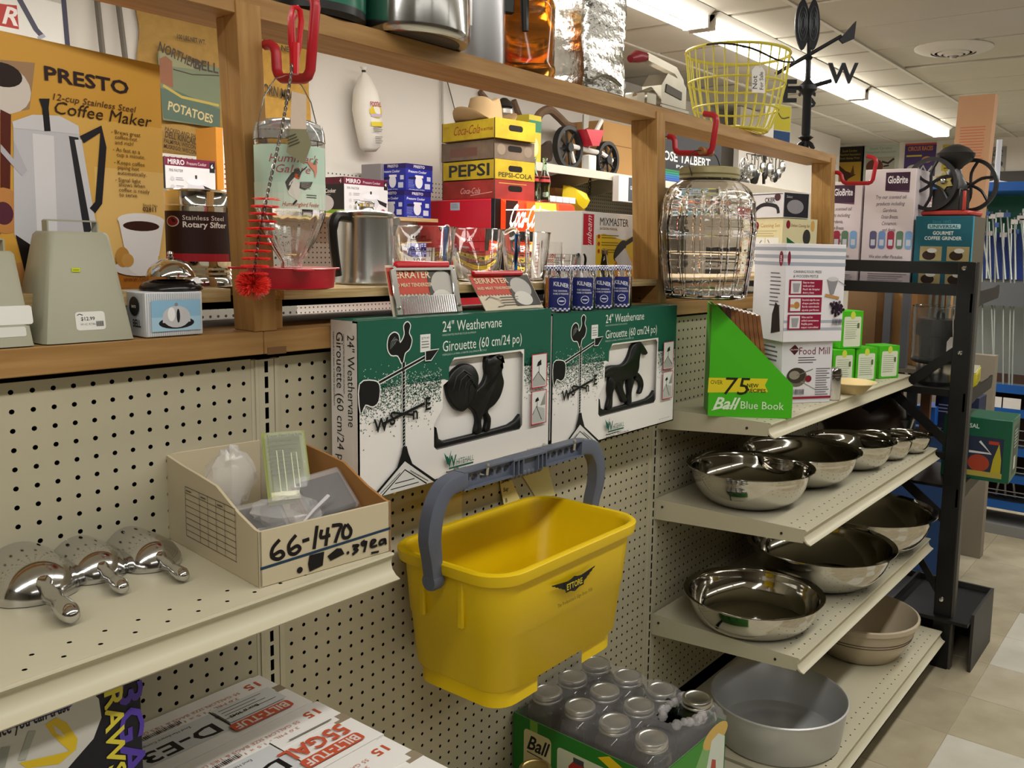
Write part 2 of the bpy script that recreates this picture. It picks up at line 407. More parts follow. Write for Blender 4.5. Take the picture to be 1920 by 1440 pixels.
def shelf(x0, x1, d, z, lip, step=1.5, lbl=None):
    """deck with two staggered rows of slots near its nosing, a curved price channel and side brackets"""
    xs = [x0+.6+step*i for i in range(int((x1-x0-.8)/step))]
    mb = MB(); f = flat(z)
    perf_grid(mb, xs, [-d+.95], x0, x1, -d+.12, -d+1.55, .11, 0, .12, m_beige, f)
    perf_grid(mb, [x+step/2 for x in xs], [-d+2.15], x0, x1, -d+1.55, -d+2.9, .11, 0, .12, m_beige, f)
    for a, b in ((-d+2.9, -.25),): mb.wf([(x0, a, z), (x1, a, z), (x1, b, z), (x0, b, z)], m_beige)
    o = mb.build('shelf', m_beige, gon, smooth=0, recalc=False)
    MB().box(x0, -d+.2, z-.5, x1, -.25, z-.14).build('underside', m_beige, o)
    pr = [(-d+.12, z), (-d-.02, z-.03), (-d-.06, z-.12), (-d+.12, z-.3), (-d+.2, z-.65), (-d+.1, z-1.0), (-d-.2, z-1.28), (-d-.55, z-1.42), (-d-.5, z-1.5), (-d-.12, z-1.4), (-d+.3, z-1.1), (-d+.36, z-.5), (-d+.3, z-.1)]
    MB().prism(pr, x0-.05, x1+.05, 'x').build('price_channel', m_beige, o, smooth=50)
    for xb in (x0+.05, x1-.12):
        MB().prism([(-.1, z-.02), (-d+.3, z-.02), (-d+.3, z-1.35), (-d+1.6, z-1.45), (-.1, z-2.35)], xb-.07, xb+.07, 'x').build('shelf_bracket', m_beige, o)
    for y_ in (-1.1, -d+2.6): MB().lathe([(0, -.1), (.14, -.09), (.14, 0)], (x0-.02, y_, z-.8), 8, ax='x').build('bracket_rivet', mat('rivet_dark', '#2b2620', .6), o)
    return o
shelf(-49.4, -1.55, 11.9, 42.5, 1.3)
shelf(-49.4, -1.55, 18, 20.8, 1.3)
shelf(46.75, 94.6, 13.4, 43.0, 1.3); shelf(46.75, 95, 17.7, 32.8, 1.3); shelf(46.75, 95, 17.7, 19.45, 1.3)
shelf(-1.3, 46.2, 20.2, 6.05, 1.3); shelf(46.75, 95, 20.2, 6.05, 1.3)
MB().box(-49, -18.5, 0, 94.5, -18.2, 4.5).build('kick_plate', mat('kick_dark', '#4b4538', .6), gon)
# ================================================================== timber frame standing on the gondola
def wood(n, a, b, st, r=.5): return mat(n, a, r, spec=.3, col2=b, vscale=5, stretch=st, bump=.06, bscale=14)
w_x = wood('pine_along', '#b08a58', '#9a7343', (1.2, 14, 14)); w_z = wood('pine_upright', '#b58d55', '#9c7340', (14, 14, 1.2))
w_y = wood('pine_deep', '#ac8450', '#946c3b', (14, 1.2, 14)); m_ply = wood('plywood_edge', '#cdb68a', '#a98c58', (2, 30, 60))
fr = thing('timber_frame', 'varnished pine frame of rails and posts standing on the beige gondola', 'frame', (0, 0, 0))
rail = MB(); rail.box(-60, -1, 53.05, -2.3, 3.6, 54.5, c=.05); rail.build('bottom_rail', w_x, fr)
rail = MB(); rail.box(-2.28, -1.0, 53.05, 93.9, 3.6, 54.5, c=.05); rail.build('bottom_rail', w_x, fr)
MB().box(-2.05, -1.03, 53.0, -.7, -.9, 53.45).build('notch_block', mat('pine_dark', '#7c5a36', .6), fr)
MB().box(-60, -.95, 73.25, 93.9, 3.7, 74.55, c=.05).build('top_rail', w_x, fr)
for px, ln, yd in ((-2.15, .75, 1.15), (45.4, 1.5, 2.1), (94.2, 1.7, 2.0)):      # the posts lean a little to the left
    mb = MB(); mb.box(px-.82, -1.08, 54.5, px+.8, .2, 74.0, c=.05); mb.xf(Matrix(((1, 0, -ln/19.5, ln/19.5*54.5), (0, 1, 0, 0), (0, 0, 1, 0), (0, 0, 0, 1)))); mb.build('post', w_z, fr)
    mb = MB(); mb.box(px-.78, .2, 54.5, px+.75, yd, 73.25, c=.05); mb.xf(Matrix(((1, 0, -ln/19.5, ln/19.5*54.5), (0, 1, 0, 0), (0, 0, 1, 0), (0, 0, 0, 1)))); mb.build('post_back', w_z, fr)
MB().box(-1.3, -.2, 54.5, -.35, 2.6, 56.4, c=.03).build('spacer', w_z, fr)
MB().box(44.2, -1.02, 54.5, 44.38, 4, 57.0, c=.03).build('screwed_block', w_y, fr)
for y_, z_ in ((.4, 56.3), (2.6, 55.8), (1.0, 54.95)): MB().lathe([(0, -.06), (.1, -.06), (.1, 0)], (44.17, y_, z_), 8, ax='x').build('screw_head', mat('rivet_dark'), fr)
pl = MB(); pl.box(-60, 1.2, 56.25, -3.1, 14, 57.05); pl.build('plywood_shelf', m_ply, fr)
pl = MB(); pl.box(-.75, -.95, 56.4, 46.0, 14, 57.0); pl.build('plywood_shelf', m_ply, fr)
pl = MB(); pl.box(46.1, .9, 56.4, 93.0, 14, 57.0); pl.build('plywood_shelf', m_ply, fr)
MB().box(-60, 12, 54.9, 93, 12.6, 56.25).build('under_panel', mat('board_dark', '#2c1b10', .6), fr)  # very dark brown board in the gap below the plywood
MB().box(-60, 3.4, 53.4, 93, 14, 54.0).build('under_board', mat('board_dark'), fr)
MB().box(-60, 12.5, 50, 94, 13, 54).build('lower_back_panel', mat('board_dark'), fr)
# ================================================================== things on the bottom rail and the plywood, left end
m_chrome = mat('chrome', '#d8d8da', .07, 1); m_steel = mat('brushed_steel', '#c9c9c6', .24, 1, var=.06, vscale=4, stretch=(40, 40, 1))
m_alu = mat('polished_aluminium', '#d6d6d6', .2, 1); m_black = mat('black_plastic', '#151414', .35); m_white = mat('white_card', '#e8e6e3', .6)
m_kraft = mat('kraft_card', '#b08856', .8, spec=.2, var=.08, vscale=4); m_red = mat('red_plastic', '#b0152a', .3)
m_glass = mat('clear_glass', '#ffffff', .02, trans=1, ior=1.45); m_cow = mat('cowbell_paint', '#a9a894', .5, spec=.4, var=.04, vscale=6, bump=.05, bscale=40)
def cowbell(A, B, TL, TR, label, d=4.4, sticker=None):
    z0 = 54.56; h = TL.z-z0; t = thing('cowbell', label, 'bell', (A.x, A.y, z0), 0)
    w_ = B.x-A.x; ix0, ix1 = TL.x-A.x, TR.x-A.x; dd = d*.62; yo = .9
    b = [(0,0),(w_,0),(w_,d),(0,d)]; u = [(ix0,yo),(ix1,yo),(ix1,yo+dd-.5),(ix0,yo+dd-.5)]
    def ring(P, z, r):
        o = []
        for i, (x, y) in enumerate(P):
            sx = 1 if i in (0, 3) else -1; sy = 1 if i in (0, 1) else -1
            pts = [(x+sx*r, y), (x+sx*r*.29, y+sy*r*.29), (x, y+sy*r)]
            o += [(p[0], p[1], z) for p in (pts if i in (1, 3) else pts[::-1])]
        return o
    R = [ring(b, 0, .35), ring([(p[0]*.97+q[0]*.03, p[1]*.97+q[1]*.03) for p, q in zip(b, u)], h*.03, .4), ring([(p[0]*.03+q[0]*.97, p[1]*.03+q[1]*.97) for p, q in zip(b, u)], h*.97, .35), ring([(x+(.12 if i in (0,3) else -.12), y+(.12 if i < 2 else -.12)) for i, (x, y) in enumerate(u)], h, .3)]
    n = 12; vs = [p for r in R for p in r]; fs = [(k*n+i, k*n+(i+1) % n, (k+1)*n+(i+1) % n, (k+1)*n+i) for k in range(3) for i in range(n)]
    fs += [tuple(range(3*n, 4*n)), tuple(range(n))[::-1]]
    MB().add(vs, fs).build('body', m_cow, t, smooth=40)
    cx = (ix0+ix1)/2; hw = (ix1-ix0)*.42; cy = yo+dd/2-.25
    P = [(cx-hw, h-.05), (cx-hw, h+.55), (cx-hw+.08, h+.62), (cx+hw-.08, h+.62), (cx+hw, h+.55), (cx+hw, h-.05), (cx+hw-.08, h-.05), (cx+hw-.08, h+.54), (cx-hw+.08, h+.54), (cx-hw+.08, h-.05)]
    MB().prism(P, cy-.3, cy+.3).build('strap_handle', m_cow, t)
    s_ = yo/h
    def onface(p):
        p.ey = Vector((0, s_, 1)).normalized(); p.n = p.ex.cross(p.ey); return p
    p = onface(front(w_, h)); q = h/math.cos(math.atan(s_))
    if sticker:
        p.rrect(w_*.34, .62, 1.5, .98, .16, '#e4e4e0'); p.text('$12.99', w_*.34+.26, 1.14, .26, '#4a4a4a', 1); p.text('W-IC RT86-7', w_*.34+.22, .88, .16, '#777777')
        p.line([(w_*.34+.1, 1.42), (w_*.34+.22, 1.49), (w_*.34+.38, 1.42)], .04, '#222222')
        for i in range(7): p.rect(w_*.34+1.02+.055*i, .8, .03, .28, '#333333')
        p.rect(w_*.36, 3.7, .42, .22, '#c6cf1f'); p.rect(w_*.36+.06, 3.78, .3, .05, '#8a9214')
    else:
        p.rrect(w_*.55, 1.1, 1.6, .95, .14, '#e6e6e2'); p.rrect(w_*.5, .5, 1.4, .5, .1, '#dcdcd6')
    p.build('price_sticker', t)
    return t
cowbell(hit(85.5, 648, 1, -.8), hit(256, 637, 1, -.8), hit(92, 433, 1, .1), hit(207, 434, 1, .1), 'taller grey-green cowbell with a $12.99 price sticker, beside the desk bell', sticker=1)
cowbell(hit(-88, 659, 1, -.8), hit(70, 650.5, 1, -.8), hit(-72, 470, 1, 0), hit(32, 470, 1, 0), 'cowbell cut off by the photo edge, left of the priced cowbell')
# desk bell box and the bell on it
A = hit(275, 636, 1, -.75); B = hit(381, 630, 1, -.75)
t = carton('bell_box', 'small white striped carton printed with a desk bell, under the real bell', (A.x, A.y, 54.56), B.x-A.x, 3.3, 2.5, '#dfe2e6')
w_ = B.x-A.x; p = front(w_, 2.5)
for i in range(26): p.rect(.06+i*(w_-.12)/26, .04, .035, 2.4, '#a9b0ba')
p.rect(.28, .3, w_-.45, 1.75, '#8fbddc'); p.rect(.28, .3, w_-.45, .8, '#a9cfe6')
p.disc(w_/2+.05, .75, 1.05, '#1d1d1f', .34); p.disc(w_/2+.05, 1.1, .82, '#c9c9cf', .62); p.rect(w_/2-.77, .78, 1.64, .2, '#c9c9cf'); p.disc(w_/2-.25, 1.25, .22, '#f4f4f6', .4); p.disc(w_/2+.15, 1.15, .1, '#222226', .4); p.disc(w_/2+.05, 1.8, .1, '#8c8c92'); p.build('front_print', t)
p = left(3.3)
for i in range(24): p.rect(.06+i*.13, .04, .035, 2.4, '#b4bac2')
p.disc(2.2, 1.7, .55, '#1c1c1e'); p.text('sers', 1.9, 1.62, .3, '#dddddd', 1); p.text('BELL', 2.0, .55, .6, '#19191b', 1, sx=.7); p.build('side_print', t)
c = hit(323, 560, 1, .9)
t = thing('desk_bell', 'chrome dome service bell with black base standing on its carton', 'bell', (c.x, .95, 57.08), 0)
MB().lathe([(0, 0), (1.62, 0), (1.72, .08), (1.7, .22), (1.45, .46), (.9, .62), (0, .66)], n=32).build('base', mat('black_gloss', '#101012', .22), t)
MB().lathe([(1.27, .8), (1.34, .8), (1.33, .9), (1.22, 1.2), (1.0, 1.5), (.62, 1.75), (.2, 1.85), (0, 1.86)], n=36).build('dome', m_chrome, t)
MB().lathe([(0, 1.8), (.16, 1.84), (.18, 1.95), (.09, 2.02), (.17, 2.12), (.15, 2.24), (0, 2.28)], n=14).build('plunger', m_chrome, t)
MB().lathe([(0, .6), (.3, .6), (.3, .85), (0, .85)], n=10).build('stem', m_steel, t)
p = Print((.75, -1.35, .42), (1, .4, 0), (-.2, .5, .55)); p.rect(0, 0, .62, .5, '#e6e6e6'); p.build('sticker', t)
# tall yellow coffee-maker carton
br = hit(313, 537, 1, 4.4); W, H = 11.6, 13.45
t = carton('coffee_maker_box', 'tall yellow carton picturing a steel coffee pot behind the cowbells', (br.x-W*math.cos(.14), 4.4-W*math.sin(.14), 57.07), W, 6.5, H, '#d9a548', .14)
f = facer(t); p = front(W, H); 
p.rect(0, 0, W, H, '#d8a344'); p.rect(W*.45, 0, W*.55, H*.72, '#e2b35a'); p.rect(W*.62, H*.12, W*.38, H*.4, '#ecc478'); p.rect(0, 0, W, 1.2, '#b0702a')
p.poly([f(0, 112), f(65, 118), f(55, 205), f(0, 215)], '#a58463'); p.disc(*f(2, 165), 1.5, '#ddd3cb', 1.3); p.disc(*f(4, 140), 1.0, '#2a1c18', .62); p.poly([f(0, 205), f(20, 215), f(18, 400), f(0, 440)], '#5c2418'); p.disc(*f(8, 395), 1.0, '#c98a4c', 1.2); p.disc(*f(6, 400), .5, '#5b2b3a', .6); p.disc(*f(40, 520), 1.2, '#c98f52', .8)
# the printed pot
P = [f(24, 240), f(148, 252), f(178, 410), f(188, 440), f(165, 470), f(40, 465), f(26, 440)]
p.poly(P, '#cdccd3'); p.poly([f(60, 250), f(100, 255), f(108, 465), f(70, 465)], '#e6e5ea'); p.poly([f(128, 255), f(146, 258), f(172, 430), f(158, 445)], '#2a2b30'); p.poly([f(139, 262), f(152, 262), f(182, 440), f(172, 440)], '#d9d9df')
p.poly([f(22, 228), f(60, 215), f(110, 217), f(146, 236), f(148, 252), f(24, 240)], '#dad9de'); p.poly([f(72, 185), f(92, 185), f(90, 203), f(94, 246), f(82, 246), f(78, 203)], '#1c1c20')
p.poly([f(0, 285), f(40, 330), f(50, 320), f(24, 262), f(26, 300), f(0, 270)], '#bfbdc6'); p.poly([f(28, 440), f(70, 468), f(78, 540), f(50, 530)], '#1d1616')
p.line([f(152, 262), f(188, 242), f(192, 275), f(184, 380), f(172, 395)], .42, '#23222a')
p.text('PRESTO', *f(80, 149), 1.05, '#2d1c22', 1, fit=5.0); p.text('12-cup Stainless Steel', *f(94, 186), .5, '#50321f', 0, shear=.25, fit=5.0); p.text('Coffee Maker', *f(97, 212), .98, '#33200f', 0, shear=.25, fit=5.9)
for u, v, s_ in ((207, 250, '- Brews great'), (214, 260, 'coffee-hot'), (214, 270, 'and rich!'), (210, 283, '- As fast as a'), (217, 293, 'cup a minute.'), (212, 307, '- Keeps coffee'), (219, 317, 'piping hot'), (219, 327, 'automatically.'), (214, 340, '- Signal light'), (221, 349, 'shows when'), (221, 359, 'coffee is ready'), (222, 368, 'to serve.')): p.text(s_, *f(u, v), .34, '#5a3a18')
p.text('Stock No.', *f(266, 387), .25, '#4a2f14'); p.text('02811', *f(266, 396), .38, '#4a2f14', 1)
p.disc(*f(262, 502), 1.75, '#e4e1e2', .5); p.disc(*f(264, 480), 1.1, '#f0eef0', 1.2); p.poly([f(220, 412), f(306, 412), f(296, 480), f(234, 480)], '#f0eef0'); p.disc(*f(263, 413), 1.55, '#f3f1f2', .42); p.disc(*f(263, 424), 1.2, '#3b1c12', .3); p.disc(*f(228, 482), .45, '#c79145', .6); p.disc(*f(237, 488), .4, '#d3a055', .4)
p.text('www.Gol', *f(229, 527), .42, '#6b3c14', 0, shear=.2)
p.build('front_print', t)
# chrome sifter with its wrap label
c = hit(375, 530, 1, 5.4); R0 = 2.12
t = thing('flour_sifter', 'shiny steel rotary flour sifter wrapped in a brown label', 'sifter', (c.x, 5.4, 57.07))
MB().lathe([(0, 0), (R0, 0), (R0, .5), (R0-.08, .62), (R0, .75), (R0-.08, .9), (R0, 1.05), (R0-.08, 1.2), (R0, 1.35), (R0, 5.0), (R0+.05, 5.1), (R0, 5.2), (R0, 6.0), (R0+.1, 6.1), (R0, 6.16), (R0-.08, 6.1), (R0-.08, .3), (0, .3)], n=40).build('body', m_chrome, t)
p = Print((0, 0, 0), (1, 0, 0), (0, 0, 1)); a_c = -PI/2-.5
p.bend = lambda x, y, l: (Vector(((R0+l)*math.cos(a_c+x/R0), (R0+l)*math.sin(a_c+x/R0), y)))
for k in range(3): p.rect(-2.6+1.73*k, 1.6, 1.75, 3.15, '#301815')
p.rect(-2.5, 1.6, 2.3, .5, '#a01f2a'); p.rect(-.3, 1.6, 2.3, .5, '#a01f2a'); p.disc(-1.7, 4.1, .5, '#c9beb8', .34); p.disc(-1.7, 4.1, .42, '#7d1420', .28); p.text('Stainless Steel', -1.0, 4.2, .42, '#e7ddd8', 0, fit=2.6); p.text('Rotary Sifter', -1.0, 3.75, .5, '#e7ddd8', 1, fit=2.75)
p.build('wrap_label', t)
# ------------------------------------------------------------------ red hooks screwed into the posts
def hook(px, seg, label):
    t = thing('utility_hook', label, 'hook', (px, -1.08, seg[0][1]))
    P = [(0, y+1.08, z-seg[0][1]) for y, z in seg]; Q = []
    for i, q in enumerate(P):                    # round the bends
        if 0 < i < len(P)-1:
            a = Vector(P[i-1])-Vector(q); b = Vector(P[i+1])-Vector(q); r = min(.5, a.length/2, b.length/2)
            Q += [Vector(q)+a.normalized()*r, Vector(q)+a.normalized()*r*.35+b.normalized()*r*.35, Vector(q)+b.normalized()*r]
        else: Q.append(q)
    MB().tube(Q, .3, 10).build('hook', mat('red_vinyl', '#b3202c', .35), t)
    MB().tube([(0, .05, 0), (0, .4, 0)], .12, 8).build('screw', m_steel, t)
    return t
hook(-1.75, [(-1.0, 71.8), (-2.0, 71.75), (-2.1, 69.75), (-5.2, 69.45), (-5.9, 73.9), (-4.7, 74.25)], 'red vinyl hook on the left post carrying the hummingbird feeder')
hook(45.6, [(-1.0, 71.75), (-1.75, 71.7), (-1.9, 70.05), (-6.1, 69.85), (-6.6, 73.55), (-5.1, 73.8)], 'red vinyl hook on the middle post carrying the barrel jar')
hook(93.5, [(-1.0, 72.05), (-1.9, 71.95), (-2.3, 70.4), (-6.6, 70.35), (-7.1, 73.8), (-5.6, 74.2)], 'empty red vinyl hook on the far end post')
# ------------------------------------------------------------------ hummingbird feeder
fx, fy = -1.9, -3.4
t = thing('hummingbird_feeder', 'glass hummingbird feeder with mint label hanging from the red hook', 'feeder', (fx, fy, 57.25))
R1 = 2.02; N = 48
flute = lambda a, z: 1-(.05*abs(math.sin(a*9)) if 1.3 < z < 3.9 else 0)
MB().lathe([(.62, .9), (.62, 1.6), (.95, 2.1), (1.5, 3.0), (1.85, 3.8), (R1, 4.5), (R1, 9.2), (1.98, 9.2), (1.9, 4.6), (1.75, 3.9), (1.4, 3.1), (.85, 2.2), (.5, 1.6), (.5, .9)], n=N, mod=flute, close=True).build('bottle', m_glass, t, smooth=60)
MB().lathe([(0, 9.95), (1.4, 9.9), (1.88, 9.65), (2.02, 9.2), (2.06, 8.7), (2.0, 8.65), (1.9, 9.2), (0, 9.7)], n=40).build('cap', mat('clear_cap', '#eef0f0', .08, trans=.75, ior=1.45), t)
p = Print((0, 0, 0), (1, 0, 0), (0, 0, 1)); a_c = -2.2
p.bend = lambda x, y, l: Vector(((R1+.03+l)*math.cos(a_c+x/R1), (R1+.03+l)*math.sin(a_c+x/R1), y))
for k in range(4): p.rect(-2.6+1.3*k, 4.7, 1.3, 3.65, '#bfd9c9')
p.rect(-2.6, 4.7, 2.6, .9, '#d3dfce'); p.rect(0, 4.7, 2.6, .9, '#d3dfce'); p.rect(-2.6, 5.6, 2.6, .6, '#cadccb'); p.rect(0, 5.6, 2.6, .6, '#cadccb')
p.text("Hummer's", -1.2, 7.35, .66, '#b5656b', 0, shear=.3, fit=2.9); p.text('Galore', -.85, 6.75, .66, '#b5656b', 0, shear=.3, fit=2.0); p.text('Hummingbird Feeder', -.45, 4.85, .36, '#b8423c', 0, shear=.25, fit=2.2); p.greek(.9, 5.5, .8, 2, .13, .05, '#55605a')
p.poly([(-.05, 5.5), (.35, 5.2), (.55, 5.6), (.55, 6.1), (.25, 6.5), (.0, 6.2), (-.15, 5.8)], '#ded8d0'); p.poly([(-.1, 5.7), (-.25, 6.2), (.1, 6.75), (.4, 6.9), (.2, 6.4), (.0, 5.9)], '#4a4645'); p.poly([(.2, 6.5), (.5, 6.45), (.62, 6.75), (.5, 6.98), (.25, 6.95)], '#4c5048'); p.poly([(.25, 6.5), (.5, 6.4), (.58, 6.62), (.3, 6.72)], '#c4502c'); p.line([(.6, 6.82), (.95, 7.15)], .05, '#2b2b2b'); p.poly([(.5, 5.9), (.55, 6.25), (1.3, 6.3), (1.15, 6.0), (.8, 5.8)], '#514a47'); p.line([(.35, 5.2), (.15, 4.95)], .1, '#3a3434')
for k in range(4): p.line([(.6, 6.2-.07*k), (1.15, 6.22-.11*k)], .03, '#a39b95')
p.poly([(.9, 7.5), (1.15, 7.15), (1.4, 6.9), (1.45, 6.5), (1.6, 6.9), (1.6, 7.4), (1.25, 7.4)], '#d98a78'); p.poly([(1.3, 7.3), (1.55, 7.7), (1.5, 7.3)], '#4f7d56')
p.build('wrap_label', t)
MB().tube([(2.05, 0, 8.6), (2.1, 0, 9.4), (1.55, 0, 11.2), (.9, 0, 12.1), (0, 0, 12.55), (-.9, 0, 12.2), (-1.7, 0, 11.0), (-2.1, 0, 9.4), (-2.05, 0, 8.6)], .04, 6).build('hanger_wire', m_steel, t)
tr = MB(); tr.lathe([(0, .0), (2.1, 0), (2.45, .1), (2.55, 1.15), (2.62, 1.25), (2.5, 1.3), (1.0, 1.2), (.65, 1.25), (.65, 1.0), (0, 1.0)], n=40); tr.build('tray', m_red, t)
for a in (.15, 2.3, 4.3):
    c_, s_ = math.cos(a), math.sin(a); mb = MB(); mb.box(0, -.5, 1.12, 1.2, .5, 1.25, c=.04); mb.xf(Matrix.Translation((2.4*c_, 2.4*s_, 0)) @ Matrix.Rotation(a, 4, 'Z')); mb.build('perch', m_red, t)
# ------------------------------------------------------------------ red bottle brush hung from the hook's tip
BT = hit(556, 30, 1, -5.6)
t = thing('bottle_brush', 'red bristled bottle brush with twisted wire hanging in front of the feeder', 'brush', tuple(BT))
BE = hit(479, 532, 1, -7.6); BL = (BE-BT).length; D = (BE-BT).normalized()
pt = lambda s_, k=0: D*s_+Vector((.35*math.sin(s_*.35), 0, 0))*.6
MB().tube([(-.12, 0, .05), (-.3, 0, -.3), (-.28, 0, -1.4), (-.2, 0, -1.7)], .17, 8).build('grip', m_red, t)
g = MB(); g.tube([(.12, 0, .45), (-.25, 0, .4), (-.4, 0, -.2), (-.42, 0, -1.6), (-.15, 0, -2.9), (.12, 0, -1.6), (.3, 0, -.2), (.22, 0, .35), (.0, 0, .48)], .16, 8); g.tube([(-.18, 0, -1.5), (-.2, 0, -3.2)], [.3, .24], 8); g.build('handle', mat('red_gloss', '#c8202a', .25), t)
ws = MB()
for ph in (0, PI): ws.tube([pt(2.9+i*.12)+Vector((.06*math.cos(i*1.1+ph), .06*math.sin(i*1.1+ph), 0)) for i in range(int((BL-2.9)/.12))], .045, 5)
ws.build('twisted_wire', mat('wire_grey', '#8b8680', .3, .9), t)
br_ = MB(); random.seed(3)
def bristle(base, d, L):
    d = d.normalized(); s_ = d.orthogonal().normalized()*.022; e = base+d*L; br_.add([base-s_, base+s_, e+s_*.6, e-s_*.6], [(0,1,2,3)])
for i in range(2600):
    s_ = BL-4.6+4.4*random.random(); ring = round(s_*2.4)/2.4+random.uniform(-.06, .06); a = random.random()*2*PI
    bristle(pt(ring), Vector((math.cos(a), math.sin(a), -.05)), .62+.12*random.random())
e = pt(BL)
for i in range(1300):
    d = Vector((random.gauss(0, 1), random.gauss(0, 1), random.gauss(-.15, .8))); bristle(e, d, .95*random.uniform(.75, 1))
o = br_.build('bristles', mat('bristle_red', '#e8382c', .5), t, smooth=0, recalc=False); o['kind'] = 'stuff'
p = Print((-.55, -.25, -5.2), (.5, 0, -.15), (-.15, 0, -1)); 
tg = MB(); tg.add([(-.55, -.2, -4.2), (.35, -.3, -4.3), (.3, -.32, -6.2), (-.75, -.3, -6.3), (-1.05, -.32, -7.6), (.1, -.35, -8.2), (.62, -.35, -7.0)], [(0,1,2,3), (3,2,6,5,4)]); tg.mi = [0, 1]; tg.ms = [mat('tag_pale', '#c9b5a4', .5), mat('tag_olive', '#7c775a', .6)]; tg.build('hang_tag', None, t, smooth=0)
p = Print((-.95, -.36, -7.4), (.8, 0, .35), (-.35, 0, .8)); p.greek(.1, .55, .9, 4, .16, .05, '#3e3a2a'); p.build('tag_print', t)
# ================================================================== weathervane cartons
m_iron = mat('black_iron', '#191a1b', .38, .3, bump=.25, bscale=30); m_green = mat('carton_green', '#1d5b49', .5)
def spline(P, n=5, closed=True):
    o = []; N = len(P)
    for i in range(N if closed else N-1):
        a, b, c, d = (Vector(P[(i+k-1) % N] if closed else P[min(max(i+k-1, 0), N-1)]) for k in range(4))
        for k in range(n):
            t_ = k/n; o.append(tuple(.5*((2*b)+(c-a)*t_+(2*a-5*b+4*c-d)*t_*t_+(3*b-a-3*c+d)*t_**3)))
    if not closed: o.append(tuple(P[-1]))
    return o
def relief(pts, y, th, name, par, m, bev=.12):
    """a cast shape with rounded shoulders, standing in a plane of constant y"""
    n = len(pts); c = Vector((sum(p[0] for p in pts)/n, sum(p[1] for p in pts)/n)); mb = MB()
    area = sum(pts[i][0]*pts[(i+1) % n][1]-pts[(i+1) % n][0]*pts[i][1] for i in range(n))
    def off(r):
        o = []
        for i in range(n):
            a, b, d = Vector(pts[i-1]), Vector(pts[i]), Vector(pts[(i+1) % n]); t_ = (d-a).normalized(); q = Vector((-t_.y, t_.x))*(1 if area > 0 else -1); o.append(b+q*r)
        return o
    A, B = off(0), off(bev)
    vs = [(p.x, y, p.y) for p in A]+[(p.x, y-th*.7, p.y) for p in A]+[(p.x, y-th, p.y) for p in B]
    fs = [(k*n+i, k*n+(i+1) % n, (k+1)*n+(i+1) % n, (k+1)*n+i) for k in (0, 1) for i in range(n)]+[tuple(range(2*n, 3*n))]
    return mb.add(vs, fs).build(name, m, par, smooth=60)
WB = 43.0
